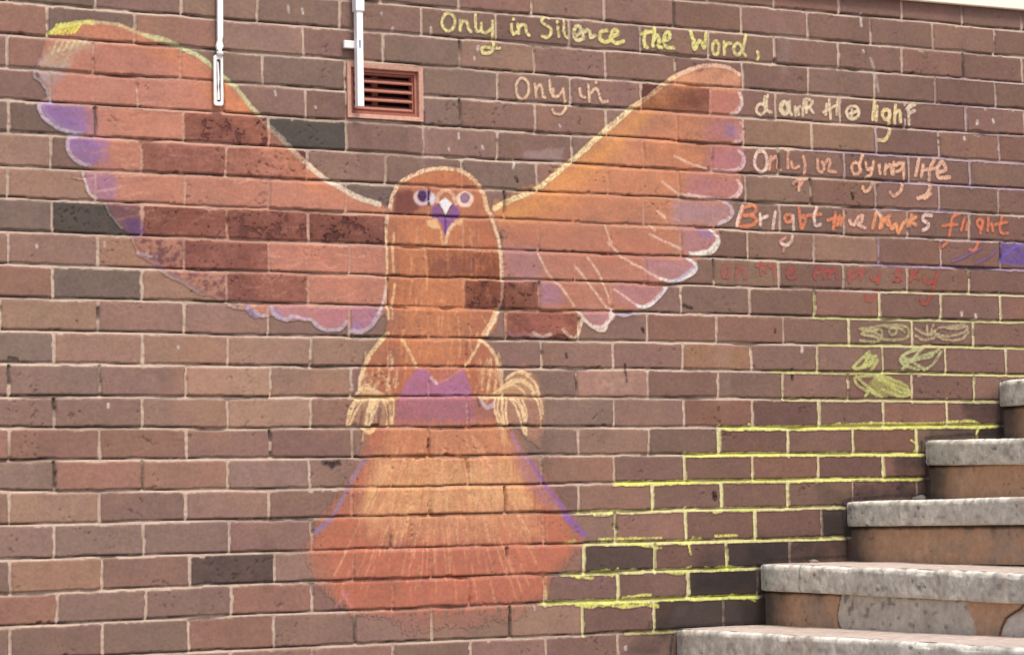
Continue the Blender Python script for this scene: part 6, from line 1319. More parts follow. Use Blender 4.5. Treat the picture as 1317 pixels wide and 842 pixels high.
('s',32,(192,68,68),0.56,0.39,8.6,2,[(2834,-704),(2820,-728),(2802,-727),(2798,-711)]),
('s',32,(192,68,68),0.56,0.39,8.4,2,[(2642,-642),(2634,-668)]),
('s',33,(186,180,130),0.75,0.52,7.7,2,[(2562,-812),(2611,-808),(2653,-800),(2738,-803),(2740,-838),(2651,-844),(2645,-816),(2604,-817),(2568,-829),(2617,-834)]),
('s',33,(186,180,130),0.75,0.52,7.6,2,[(2561,-849),(2616,-854),(2645,-839)]),
('s',33,(186,180,130),0.75,0.52,7.6,2,[(2569,-814),(2617,-822),(2641,-833)]),
('s',33,(186,180,130),0.75,0.52,7.7,2,[(2703,-818),(2698,-826),(2687,-830),(2676,-827),(2672,-818),(2677,-810),(2688,-807),(2699,-810),(2703,-818)]),
('s',33,(186,180,130),0.75,0.52,7.7,2,[(2653,-803),(2716,-809),(2733,-820)]),
('s',33,(186,180,130),0.75,0.52,7.6,2,[(2575,-832),(2631,-839)]),
('s',34,(188,178,140),0.75,0.52,7.8,2,[(2776,-808),(2808,-825),(2836,-826),(2851,-812)]),
('s',34,(188,178,140),0.75,0.52,7.8,2,[(2775,-831),(2807,-844),(2847,-836)]),
('s',34,(188,178,140),0.75,0.52,7.8,2,[(2820,-797),(2822,-825)]),
('s',34,(188,178,140),0.75,0.52,7.8,2,[(2845,-795),(2833,-827)]),
('s',34,(188,178,140),0.75,0.52,7.9,2,[(2847,-818),(2887,-830),(2959,-819),(2978,-798),(2931,-806),(2873,-803),(2850,-817)]),
('s',34,(188,178,140),0.75,0.52,7.9,2,[(2851,-827),(2893,-842),(2951,-839),(2981,-816)]),
('s',34,(188,178,140),0.75,0.52,7.9,2,[(2902,-800),(2968,-793)]),
('s',35,(190,196,140),0.8,0.56,8.9,2,[(2770,-872),(2716,-899),(2719,-920),(2782,-939)]),
('s',35,(190,196,140),0.8,0.56,9.0,2,[(2720,-896),(2803,-936)]),
('s',35,(190,196,140),0.8,0.56,9.0,2,[(2799,-872),(2755,-908),(2718,-937)]),
('s',35,(190,196,140),0.8,0.56,9.0,2,[(2870,-880),(2840,-918),(2803,-939)]),
('s',35,(190,196,140),0.8,0.56,9.0,2,[(2727,-902),(2755,-905),(2841,-883),(2863,-874)]),
('s',35,(190,196,140),0.8,0.56,9.0,2,[(2755,-908),(2826,-898),(2841,-886)]),
('s',35,(190,196,140),0.8,0.56,9.0,2,[(2712,-908),(2741,-884),(2792,-875)]),
('s',35,(190,196,140),0.8,0.56,8.9,2,[(2716,-914),(2754,-913)]),
('f',36,(186,192,104),0.5,0.5,8.9,4,[(2612,-961),(2668,-961),(2741,-992),(2747,-1015),(2701,-1018),(2644,-1025),(2603,-1019),(2583,-990)]),
('s',36,(194,198,122),0.85,0.59,8.8,2,[(2530,-933),(2594,-883),(2579,-904),(2621,-898),(2564,-933),(2624,-909),(2599,-941)]),
('s',36,(194,198,122),0.85,0.59,8.8,2,[(2530,-933),(2557,-939),(2597,-892)]),
('s',36,(194,198,122),0.85,0.59,8.7,2,[(2535,-968),(2548,-991),(2603,-1013)]),
('s',36,(194,198,122),0.85,0.59,8.8,2,[(2543,-962),(2596,-1002),(2637,-1025)]),
('s',36,(194,198,122),0.85,0.59,8.8,2,[(2556,-962),(2626,-961),(2701,-1007),(2743,-1012)]),
('s',36,(194,198,122),0.85,0.59,8.9,2,[(2612,-967),(2681,-984),(2740,-1004)]),
('s',36,(194,198,122),0.85,0.59,8.8,2,[(2575,-1022),(2596,-1002),(2617,-1022)]),
('s',36,(194,198,122),0.85,0.59,8.9,2,[(2626,-955),(2723,-984),(2745,-1010)]),
('s',36,(194,198,122),0.85,0.59,8.9,2,[(2638,-1001),(2701,-1021),(2745,-1018)]),
('s',36,(194,198,122),0.85,0.59,8.8,2,[(2543,-939),(2613,-921)]),
('f',37,(98,80,150),0.82,0.8,4.7,4,[(3122,-522),(3216,-521),(3289,-521),(3286,-600),(3213,-597),(3116,-593)]),
('s',37,(120,104,190),0.7,0.7,7.9,2,[(3129,-569),(3178,-537),(3216,-531),(3257,-540)]),
('s',37,(118,100,170),0.55,0.5,6.2,2,[(2928,-591),(3005,-561),(3043,-542)]),
('s',37,(118,100,170),0.5,0.5,6.2,2,[(3020,-593),(3073,-571),(3099,-550)]),
('s',38,(214,222,112),0.7,0.7,8.7,1,[(1840,-1542),(1878,-1552),(1916,-1551)]),
('s',38,(232,230,140),0.78,0.7,8.4,1,[(1550,-1630),(1587,-1641),(1625,-1627)]),
('s',38,(232,230,140),0.61,0.7,7.0,1,[(1547,-1633),(1579,-1635),(1610,-1636)]),
('s',38,(214,222,112),0.81,0.7,9.6,1,[(1882,-1461),(1894,-1457),(1906,-1466)]),
('s',38,(206,216,104),0.53,0.7,8.1,1,[(2085,-1368),(2127,-1370),(2171,-1363)]),
('s',38,(232,230,140),0.79,0.7,8.7,1,[(1607,-1373),(1642,-1375),(1676,-1363)]),
('s',38,(206,216,104),0.61,0.7,6.0,1,[(2074,-1625),(2113,-1628),(2152,-1643)]),
('s',38,(232,230,140),0.63,0.7,8.7,1,[(2017,-1374),(2039,-1371),(2060,-1361)]),
('s',38,(206,216,104),0.7,0.7,7.0,1,[(1651,-1628),(1680,-1625),(1709,-1638)]),
('s',38,(206,216,104),0.54,0.7,9.5,1,[(2158,-1127),(2203,-1122),(2247,-1118)]),
('s',38,(206,216,104),0.61,0.7,9.6,1,[(1922,-1460),(1943,-1457),(1965,-1450)]),
('s',38,(214,222,112),0.58,0.7,8.8,1,[(1508,-1455),(1525,-1452),(1541,-1447)]),
('s',38,(214,222,112),0.85,0.7,6.0,1,[(2035,-1537),(2074,-1538),(2113,-1543)]),
('s',38,(206,216,104),0.6,0.7,7.9,1,[(1599,-1625),(1628,-1638),(1657,-1628)]),
('s',38,(206,216,104),0.76,0.7,6.5,1,[(2021,-1629),(2061,-1626),(2102,-1630)]),
('s',38,(214,222,112),0.82,0.7,8.9,1,[(1642,-1536),(1661,-1551),(1681,-1533)]),
('s',38,(206,216,104),0.73,0.7,8.6,1,[(2018,-1539),(2046,-1540),(2075,-1548)]),
('s',38,(232,230,140),0.6,0.7,10.1,1,[(2566,-1114),(2579,-1120),(2593,-1105)]),
('s',38,(232,230,140),0.74,0.7,6.2,1,[(1709,-1547),(1730,-1535),(1750,-1540)]),
('s',38,(232,230,140),0.75,0.7,5.9,1,[(2143,-1109),(2186,-1124),(2229,-1126)]),
('s',38,(232,230,140),0.53,0.7,8.2,1,[(1916,-1374),(1940,-1363),(1963,-1367)]),
('s',38,(232,230,140),0.6,0.7,8.4,1,[(2670,-1123),(2701,-1115),(2732,-1110)]),
('s',38,(206,216,104),0.71,0.7,7.8,1,[(1668,-1629),(1689,-1624),(1710,-1641)]),
('s',38,(206,216,104),0.75,0.7,9.0,1,[(1590,-1541),(1622,-1540),(1654,-1537)]),
('s',38,(206,216,104),0.72,0.7,6.1,1,[(2537,-1124),(2555,-1107),(2572,-1109)]),
('s',38,(206,216,104),0.76,0.7,8.1,1,[(1542,-1633),(1564,-1634),(1586,-1637)]),
('s',38,(214,222,112),0.57,0.7,9.3,1,[(1698,-1453),(1733,-1461),(1769,-1459)]),
('s',38,(232,230,140),0.52,0.7,6.6,1,[(1875,-1460),(1903,-1465),(1931,-1457)]),
('s',38,(214,222,112),0.81,0.7,6.5,1,[(2025,-1538),(2055,-1536),(2084,-1543)]),
('s',38,(214,222,112),0.67,0.7,6.8,1,[(2748,-1123),(2774,-1114),(2798,-1124)]),
('s',38,(214,222,112),0.66,0.7,8.6,1,[(1904,-1550),(1916,-1539),(1928,-1533)]),
('s',38,(214,222,112),0.5,0.7,7.3,1,[(1979,-1536),(2022,-1545),(2066,-1538)]),
('s',38,(232,230,140),0.67,0.7,9.8,1,[(2396,-1113),(2436,-1118),(2476,-1109)]),
('s',38,(232,230,140),0.72,0.7,9.2,1,[(1915,-1465),(1929,-1463),(1942,-1448)]),
('s',38,(228,228,128),0.85,0.8,10.799999999999999,1,[(1616,-1626),(1693,-1642),(1766,-1638),(1811,-1646)]),
('s',38,(228,228,128),0.85,0.8,7.199999999999999,1,[(1694,-1617),(1788,-1611)]),
('s',38,(228,228,128),0.85,0.8,8.4,1,[(2405,-1116),(2593,-1109),(2830,-1109)]),
('s',38,(228,228,128),0.85,0.8,8.4,1,[(2830,-1109),(2967,-1100),(3019,-1112)]),
('s',38,(228,228,128),0.85,0.8,7.199999999999999,1,[(1528,-1551),(1597,-1558)]),
('s',38,(228,228,128),0.85,0.8,7.199999999999999,1,[(2018,-1445),(2094,-1444)]),
('s',38,(228,228,128),0.85,0.8,7.199999999999999,1,[(1750,-1464),(1829,-1475)]),
('s',38,(228,228,128),0.85,0.8,6.0,1,[(2711,-1109),(2860,-1122)]),
('s',38,(228,228,128),0.85,0.8,6.0,1,[(1923,-1461),(1930,-1496)]),
('s',38,(228,228,128),0.85,0.8,7.199999999999999,1,[(2951,-1112),(3006,-1117),(2999,-1142)]),
('s',38,(228,228,128),0.85,0.8,6.0,1,[(1620,-1445),(1830,-1445)]),
('s',38,(228,228,128),0.85,0.8,6.0,1,[(2744,-1161),(2768,-1175),(2755,-1195)])]        # kind, owner, colour, cover on bricks, cover in joints, softness/width mm, texture, points mm
BLINES = [(38, 8, 2638, 3281, (208, 204, 156), 0.648, 8), (38, 9, 2374, 3277, (190, 196, 120), 0.7020000000000001, 8), (38, 10, 2399, 3273, (196, 204, 120), 0.756, 8), (38, 11, 2212, 3269, (204, 206, 130), 0.81, 9), (38, 12, 2266, 3093, (204, 202, 140), 0.7020000000000001, 10), (38, 13, 2041, 3092, (226, 228, 128), 1, 14), (38, 13, 2305, 2829, (236, 232, 128), 0.8640000000000001, 11), (38, 14, 1906, 2796, (226, 228, 128), 1, 12), (38, 14, 1943, 2274, (236, 232, 132), 0.9720000000000001, 11), (38, 15, 1665, 2792, (226, 228, 128), 0.9720000000000001, 12), (38, 15, 1676, 1968, (234, 232, 126), 0.9720000000000001, 12), (38, 16, 1532, 2495, (220, 216, 150), 0.918, 11), (38, 17, 1555, 2492, (226, 222, 150), 0.9720000000000001, 11), (38, 18, 1484, 2173, (220, 216, 150), 0.918, 11), (38, 19, 1411, 2176, (222, 224, 126), 0.9720000000000001, 13), (38, 20, 1690, 1880, (200, 200, 120), 0.648, 10), (39, 2, 2808, 3305, (146, 124, 168), 0.25, 7), (39, 3, 2335, 3301, (146, 124, 168), 0.5, 7), (39, 4, 2651, 3297, (146, 124, 168), 0.6, 7), (39, 5, 2618, 3042, (146, 124, 168), 0.4, 7), (39, 5, 2842, 2964, (146, 124, 168), 0.6, 7), (39, 6, 2734, 3289, (146, 124, 168), 0.3, 7), (39, 7, 2612, 3285, (146, 124, 168), 0.85, 7), (39, 1, 2811, 3309, (146, 124, 168), 0.35, 7), (39, 0, 2875, 3313, (146, 124, 168), 0.25, 7)]  # chalk rubbed along bed joints: owner, bed, x0, x1 mm, colour, cover, width mm
PLINES = [(38, 7, 12.5, (228, 222, 164), 0.55, 6.5), (38, 8, 10, (228, 222, 164), 0.5, 6.5), (38, 8, 11, (228, 222, 164), 0.5, 6.5), (38, 8, 12, (228, 222, 164), 0.5, 6.5), (38, 8, 13, (228, 222, 164), 0.5, 6.5), (38, 9, 10.5, (228, 222, 164), 0.65, 6.5), (38, 9, 11.5, (228, 222, 164), 0.65, 6.5), (38, 9, 12.5, (228, 222, 164), 0.65, 6.5), (38, 10, 10, (228, 222, 164), 0.6, 6.5), (38, 10, 11, (228, 222, 164), 0.6, 6.5), (38, 10, 12, (228, 222, 164), 0.6, 6.5), (38, 10, 13, (228, 222, 164), 0.6, 6.5), (38, 11, 9.5, (228, 222, 164), 0.55, 6.5), (38, 11, 10.5, (228, 222, 164), 0.55, 6.5), (38, 11, 11.5, (228, 222, 164), 0.55, 6.5), (38, 11, 12.5, (228, 222, 164), 0.55, 6.5), (38, 12, 10, (228, 222, 164), 0.85, 8), (38, 12, 11, (228, 222, 164), 0.85, 8), (38, 12, 12, (228, 222, 164), 0.85, 8), (38, 13, 8.5, (228, 222, 164), 0.9, 8), (38, 13, 9.5, (228, 222, 164), 0.9, 8), (38, 13, 10.5, (228, 222, 164), 0.9, 8), (38, 13, 11.5, (228, 222, 164), 0.9, 8), (38, 14, 8, (228, 222, 164), 0.85, 8), (38, 14, 9, (228, 222, 164), 0.85, 8), (38, 14, 10, (228, 222, 164), 0.85, 8), (38, 14, 11, (228, 222, 164), 0.85, 8), (38, 15, 7.5, (228, 222, 164), 0.9, 8), (38, 15, 8.5, (228, 222, 164), 0.9, 8), (38, 15, 9.5, (228, 222, 164), 0.9, 8), (38, 16, 7, (228, 222, 164), 0.9, 8), (38, 16, 8, (228, 222, 164), 0.9, 8), (38, 16, 9, (228, 222, 164), 0.9, 8), (38, 17, 6.5, (228, 222, 164), 0.85, 8), (38, 17, 7.5, (228, 222, 164), 0.85, 8), (38, 17, 8.5, (228, 222, 164), 0.85, 8), (38, 18, 6, (228, 222, 164), 0.85, 8), (38, 18, 7, (228, 222, 164), 0.85, 8), (38, 18, 8, (228, 222, 164), 0.85, 8), (38, 19, 6.5, (228, 222, 164), 0.85, 8), (38, 19, 7.5, (228, 222, 164), 0.85, 8), (39, 2, 11, (160, 142, 172), 0.3, 6.5), (39, 2, 12, (160, 142, 172), 0.3, 6.5), (39, 2, 13, (160, 142, 172), 0.3, 6.5), (39, 3, 10.5, (160, 142, 172), 0.4, 6.5), (39, 3, 11.5, (160, 142, 172), 0.4, 6.5), (39, 3, 12.5, (160, 142, 172), 0.4, 6.5), (39, 4, 11, (160, 142, 172), 0.4, 6.5), (39, 4, 12, (160, 142, 172), 0.4, 6.5), (39, 0, 12, (160, 142, 172), 0.2, 6.5), (39, 0, 13, (160, 142, 172), 0.2, 6.5), (39, 1, 11.5, (160, 142, 172), 0.3, 6.5), (39, 1, 12.5, (160, 142, 172), 0.3, 6.5), (39, 6, 11, (160, 142, 172), 0.3, 6.5), (39, 6, 12, (160, 142, 172), 0.3, 6.5)]  # the same up the upright joints: owner, course, joint number, colour, cover, width mm
CANV = WALL.copy(); ALPHA = np.zeros((NX, NZ), np.float32); OWNER = np.full((NX, NZ), -1, int)
wx = X * 1000 + 2.6 * fbm(X, Zc, 0.016, 91); wz = Zc * 1000 + 2.6 * fbm(X, Zc, 0.016, 95)
gr = 0.5 + 0.5 * vr(X, Zc, 0.0045, 101); gr2 = 0.5 + 0.5 * fbm(X, Zc, 0.012, 103)
gv = 0.5 + 0.5 * fbm(X * 5.0, Zc * 0.7, 0.03, 107, 3, False); gh = 0.5 + 0.5 * fbm(X * 0.6, Zc * 4.0, 0.03, 111, 3, False)
gd = 0.5 + 0.5 * fbm((X + Zc) * 3.2, (X - Zc) * 0.7, 0.03, 115, 3, False)
resn = np.clip(0.5 + 0.55 * fbm(X, Zc, 0.035, 121) + 0.25 * n2 + 0.2 * n3, 0, 1)
tooth = ss(0.22, 0.72, 0.55 * gr + 0.45 * (0.5 + 0.5 * n4) + 0.12 * n2)
smear = fbm(X * 0.8, Zc * 1.6, 0.07, 141); smear2 = fbm(X, Zc, 0.12, 145)
def bbox(pts, pad):
    p = np.array(pts, float)
    i0, i1 = np.searchsorted(xs, (p[:, 0].min() - pad) / 1000), np.searchsorted(xs, (p[:, 0].max() + pad) / 1000)
    j0, j1 = np.searchsorted(zs, (p[:, 1].min() - pad) / 1000), np.searchsorted(zs, (p[:, 1].max() + pad) / 1000)
    return slice(i0, i1 + 1), slice(j0, j1 + 1)
def segdist(px, pz, pts, closed):
    d = np.full(px.shape, 1e9); n = len(pts)
    for i in range(n if closed else n - 1):
        ax, az = pts[i]; bx, bz = pts[(i + 1) % n]; vx, vz = bx - ax, bz - az; L2 = vx * vx + vz * vz + 1e-9
        t = np.clip(((px - ax) * vx + (pz - az) * vz) / L2, 0, 1)
        d = np.minimum(d, (px - ax - t * vx) ** 2 + (pz - az - t * vz) ** 2)
    return np.sqrt(d)
def inside(px, pz, pts):
    r = np.zeros(px.shape, bool); n = len(pts)
    for i in range(n):
        ax, az = pts[i]; bx, bz = pts[(i + 1) % n]
        if az == bz: continue
        c = ((az > pz) != (bz > pz)) & (px < (bx - ax) * (pz - az) / (bz - az) + ax); r ^= c
    return r
def spline(pts, step=6.0):
    p = np.array(pts, float)
    if len(p) < 3: return p
    e = np.vstack([2 * p[0] - p[1], p, 2 * p[-1] - p[-2]]); out = []
    for i in range(len(p) - 1):
        a, b, c, d = e[i:i + 4]; k = max(1, int(np.linalg.norm(c - b) / step))
        for t in np.arange(k) / k:
            out.append(0.5 * (2 * b + (c - a) * t + (2 * a - 5 * b + 4 * c - d) * t * t + (3 * b - a - 3 * c + d) * t ** 3))
    out.append(p[-1]); return np.array(out)
def lay(s, o, c, a):
    """lay pigment of cover a on the canvas"""
    CANV[s] = CANV[s] * (1 - a[..., None]) + c * a[..., None]
    if o >= 0:
        ALPHA[s] = ALPHA[s] + (1 - ALPHA[s]) * a
        w = OWNER[s]; w[a > 0.16] = o
def paint(op):
    kind, o, c, a, ja, w, fl, pts = op
    if kind == 'r':
        s = bbox(pts, 8); wn = OWNER[s]
        wn[inside(wx[s], wz[s], pts) & (ALPHA[s] > 0.15)] = o; return
    isw = OWN[o] == 'wall'; oid = -1 if isw else o
    c = lin(c)
    if kind == 'f':
        s = bbox(pts, 2.5 * w + 8); px, pz = wx[s], wz[s]
        d = segdist(px, pz, pts, True); d = np.where(inside(px, pz, pts), d, -d)
        d = d + (w * 0.55 * (2 * gv[s] - 1) if fl == 1 else w * 0.35 * n2[s]); cov = ss(-w, w, d)
        tex = {0: 0.62 + 0.5 * tooth[s], 1: 0.36 + 0.50 * gv[s] + 0.42 * tooth[s], 2: 0.44 + 0.34 * gh[s] + 0.26 * gr2[s] + 0.28 * tooth[s], 3: 0.1 + 1.5 * ss(0.3, 0.7, gr2[s]), 4: 0.15 + 0.8 * gd[s] + 0.5 * tooth[s], 6: 0.90 + 0.12 * tooth[s], 5: 0.62 + 0.45 * smear[s] + 0.22 * n2[s]}[fl]
    else:
        pts = spline(pts); s = bbox(pts, w + 8)
        k = 0.55 if fl == 2 else 0.8
        px = X[s] * 1000 * (1 - k) + wx[s] * k; pz = Zc[s] * 1000 * (1 - k) + wz[s] * k
        d = segdist(px, pz, pts, False); h = w * 0.5
        cov = ss(h + 1.9, max(h - 1.5, 0.0), d)
        tex = {0: 0.50 + 0.65 * tooth[s], 1: 0.12 + 0.95 * tooth[s] + 0.3 * gr2[s], 2: 0.42 + 0.75 * tooth[s]}[fl]
    if not isw:
        tex = tex * (1 - RES[s] * (0.62 + 0.38 * resn[s]) * isb[s]) * (1 - 0.5 * pit[s])
    b = isb[s]; ja = ja * (1 - 0.72 * crack_shade[s])
    if kind == 'f' and not isw: tex = tex * (1 + 0.16 * smear[s])
    lay(s, oid, c * (1 + 0.05 * n2[s] + 0.04 * n3[s] + 0.10 * smear[s])[..., None] * (1 + smear2[s][..., None] * np.array([0.05, 0.0, -0.06])) if not isw else c, np.clip(cov * tex * (a * b + ja * (1 - b)), 0, 0.97))
for op in OPS:
    if OWN[op[1]] == 'wall': paint(op)
BASE = CANV.copy()
for o, n, x0, x1, c, a, w in BLINES:
    pp = [(x, bedz(n, x / 1000.0) * 1000 - 0.8 + 1.1 * float(vn(np.array(x / 1000.), np.array(n * 2.0), 0.07, 131))) for x in np.arange(x0, x1 + 1, 12.0)]
    s = bbox(pp, w + 6); d = segdist(wx[s] * .6 + X[s] * 400, wz[s] * .6 + Zc[s] * 400, pp, False)
    ww = w * (0.75 + 0.5 * gr2[s]); e = np.clip(np.minimum(X[s] * 1000 - x0, x1 - X[s] * 1000) / 25, 0, 1)
    cov = ss(ww * .5 + 2.2, ww * .5 - 1.2, d) * (0.30 + 0.55 * gr[s] + 0.45 * gr2[s]) * e
    lay(s, o, lin(c) * (1 + 0.06 * n3[s])[..., None], np.clip(cov * a, 0, .97))
for o, mrow, kk, c, a, w in PLINES:
    kn = PERP.get(mrow, {}); x = kn.get(kk, kk * PITCH * 1000); zt, zb = bedz(mrow, x / 1000) * 1000, bedz(mrow + 1, x / 1000) * 1000
    rg = random.Random(mrow * 31 + int(kk * 2)); e0, e1 = rg.uniform(-6, 8), rg.uniform(-8, 8)
    for dxx in ((-1.2, 1.6) if rg.random() < .5 else (0.3,)):
        pp = [(x + dxx, zt - e0), (x + dxx + rg.uniform(-2, 2), (zt + zb) / 2), (x + dxx + rg.uniform(-2, 2), zb + e1)]
        s = bbox(pp, w + 6); d = segdist(wx[s], wz[s], pp, False)
        cov = ss(w * .5 + 2, w * .5 - 1.2, d) * (0.35 + 0.5 * gr[s] + 0.4 * gr2[s])
        lay(s, o, lin(c) * (1 + 0.06 * n3[s])[..., None], np.clip(cov * a, 0, .97))
for op in OPS:
    if OWN[op[1]] != 'wall': paint(op)

# wall sheet plus a plain body behind it
def sheet(name, mask_cells, dy, colour, mat, parent=None):
    ci, cj = np.nonzero(mask_cells)
    v = np.stack([ci * NZ + cj, (ci + 1) * NZ + cj, (ci + 1) * NZ + cj + 1, ci * NZ + cj + 1], 1)
    u, q = np.unique(v, return_inverse=True); q = q.reshape(v.shape)
    co = np.stack([X.ravel()[u], DEP.ravel()[u] + dy, Zc.ravel()[u] + ZO], 1)
    return link(name, grid_mesh(name, co, q, np.clip(colour.reshape(-1, 3)[u], 0.004, 0.92)), mat, parent)
M_BRICK = mat_attr('brick_and_mortar'); M_CHALK = mat_attr('chalk_on_brick', rough=0.95, grain=0.11, spec=0.1)
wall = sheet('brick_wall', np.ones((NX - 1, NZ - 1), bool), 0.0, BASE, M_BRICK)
tag(wall, 'mottled brown brick wall in stretcher bond with pale mortar joints behind the chalk hawk', 'wall')
bm = bmesh.new(); box(bm, -1.4, 4.8, 0.09, 0.35, 0.0, 0.62 + ZO); done('core', bm, mat_plain('wall_core', (140, 112, 104), 0.9), wall)

# chalk marks: a thin skin lying on the brick faces and down in the joints
A4 = np.maximum(np.maximum(ALPHA[:-1, :-1], ALPHA[1:, :-1]), np.maximum(ALPHA[:-1, 1:], ALPHA[1:, 1:]))
O4 = np.maximum(np.maximum(OWNER[:-1, :-1], OWNER[1:, :-1]), np.maximum(OWNER[:-1, 1:], OWNER[1:, 1:]))
OC = np.where(OWNER[:-1, :-1] >= 0, OWNER[:-1, :-1], O4)
def chalk(owner, name, parent=None):
    oid = OWN.index(owner)
    return sheet(name, (OC == oid) & (A4 > 0.07), -0.0011, CANV, M_CHALK, parent)
hawk = empty('chalk_hawk', (1.36, 0, -0.9 + ZO))
tag(hawk, 'large orange and purple chalk hawk with spread wings drawn on the brick wall', 'chalk drawing')
for part, owners in (('head', ['hawk/head']), ('body', ['hawk/body']), ('beak', ['hawk/beak']), ('eye', ['hawk/eye0', 'hawk/eye1']), ('leg', ['hawk/leg0', 'hawk/leg1']), ('tail', ['hawk/tail']), ('wing', ['hawk/wing0', 'hawk/wing1'])):
    for ow in owners:
        po = chalk(ow, part, hawk)
        if ow == 'hawk/eye0': po['label'] = 'eye with a dark purple pupil'
        if ow == 'hawk/eye1': po['label'] = 'eye with a pale mauve pupil'
        for f in [o for o in OWN if o.startswith(ow + '/')]: chalk(f, 'feather', po)
WL = ['top line of yellow chalk writing reading Only in Silence the Word', 'short cream chalk line reading Only in, right of the air vent', 'cream chalk line reading dark the light beside the right wingtip', 'peach chalk line reading Only in dying life, above the Bright line',
      'orange and white chalk line reading Bright the hawks flight', 'faint red chalk line reading on the empty sky, lowest of the verse']
WB = [[1343, 1440, 1778, 1952], [1575], [2443, 2610], [2396, 2526, 2770], [2442, 2605, 2875], [2174, 2361, 2675]]       # gaps between the words (x mm)
WW = ['Only in Silence the Word', 'Only in', 'dark the light', 'Only in dying life', 'Bright the hawks flight', 'on the empty sky']
XM = np.broadcast_to((xs[:-1] * 1000)[:, None], OC.shape)
for i, l in enumerate(WL):
    ed = [-9e9] + WB[i] + [9e9]; oid = OWN.index('write%d' % i); mk = (OC == oid) & (A4 > 0.07)
    ci, cj = np.nonzero(mk); line = empty('chalk_writing', (float(xs[ci].mean()), 0, float(zs[cj].mean()) + ZO)); tag(line, l, 'writing', 'lines of the chalk verse')
    for w, a, b in zip(WW[i].split(), ed[:-1], ed[1:]):
        wo = sheet('word', mk & (XM >= a) & (XM < b), -0.0011, CANV, M_CHALK, line); wo['label'] = 'chalk word ' + w
SL = ['pale outlined chalk scribble like a fish on a brick, upper left of four', 'grey green chalk scribble of leaf loops, upper right of four', 'yellow green chalk scribble of a crossed leaf on a dark brick', 'dense lime chalk scribble filling two bricks, lower left of four']
for i, l in enumerate(SL): tag(chalk('scrib%d' % i, 'chalk_scribble'), l, 'scribble', 'chalk scribbles above the steps')
tag(chalk('yellow', 'chalk_joint_lines'), 'yellow chalk rubbed along the mortar joints beside the steps', 'chalk lines')
tag(chalk('lilac', 'chalk_joint_lines'), 'purple chalk rubbed along the mortar joints around the verse', 'chalk lines')
tag(chalk('purple', 'chalk_patch'), 'solid purple chalk patch filling one brick at the right edge', 'chalk patch')

# ------------------------------------------------------------ air vent
M_TC = mat_plain('terracotta', (196, 132, 114), 0.75, 0.10, 90); M_TCP = mat_plain('terracotta_frame', (214, 164, 142), 0.8, 0.14, 70); M_DARK = mat_plain('vent_dark', (46, 30, 28), 0.9)
vent = empty('air_vent', (0.963, 0, VZ0 + ZO)); tag(vent, 'terracotta louvred air vent set in the brick wall behind the white duct', 'air vent')
def ring(bm, o, i, y0, y1, y1i=None):
    """rectangular moulding between rectangles o and i (x0,x1,z0,z1); front y0, back y1"""
    y1i = y0 if y1i is None else y1i
    def rect(r, y): return [bm.verts.new((x, y, z + ZO)) for x, z in ((r[0], r[2]), (r[1], r[2]), (r[1], r[3]), (r[0], r[3]))]
    a, b, c, d = rect(o, y1), rect(o, y0), rect(i, y1i), rect(i, y1)
    for p, q in ((a, b), (b, c), (c, d)):
        for k in range(4): bm.faces.new((p[k], p[(k + 1) % 4], q[(k + 1) % 4], q[k]))
def inset(r, d): return (r[0] + d, r[1] - d, r[2] + d, r[3] - d)
V0 = (VX0 - 0.001, VX1 + 0.001, VZ0 - 0.001, VZ1 + 0.001); V1 = inset(V0, 0.0125); V2 = inset(V1, 0.009); V3 = inset(V2, 0.005)
bm = bmesh.new(); ring(bm, V0, V1, -0.0035, 0.030, -0.0015); done('frame', bm, M_TCP, vent, 0.0012)
bm = bmesh.new(); ring(bm, (V1[0] + .0004, V1[1] - .0004, V1[2] + .0004, V1[3] - .0004), V2, 0.012, 0.034, 0.009); ring(bm, inset(V2, .0004), V3, 0.018, 0.040, 0.015); done('inner_frame', bm, M_TC, vent, 0.0008)
zt = V3[3]; hgt = V3[3] - V3[2]
for k in range(4):
    zz = V3[2] + hgt * (k + 0.02) / 4.0 + ZO
    bm = bmesh.new()
    th = 0.0055; prof = [(0.013, zz), (0.011, zz + 0.002), (0.011, zz + th), (0.014, zz + th + 0.001), (0.050, zz + 0.0225), (0.052, zz + 0.018), (0.018, zz)]
    prism(bm, prof, 'x', V3[0] + 0.0005, V3[1] - 0.0005); done('louvre', bm, M_TC, vent, 0.0008)
bm = bmesh.new(); box(bm, 0.942, 0.960, 0.046, 0.062, V3[2] + ZO, V3[3] + ZO); done('divider', bm, M_TC, vent, 0.001)
bm = bmesh.new(); box(bm, V1[0], V1[1], 0.066, 0.070, V1[2] + ZO, V1[3] + ZO); done('back_plate', bm, M_DARK, vent)

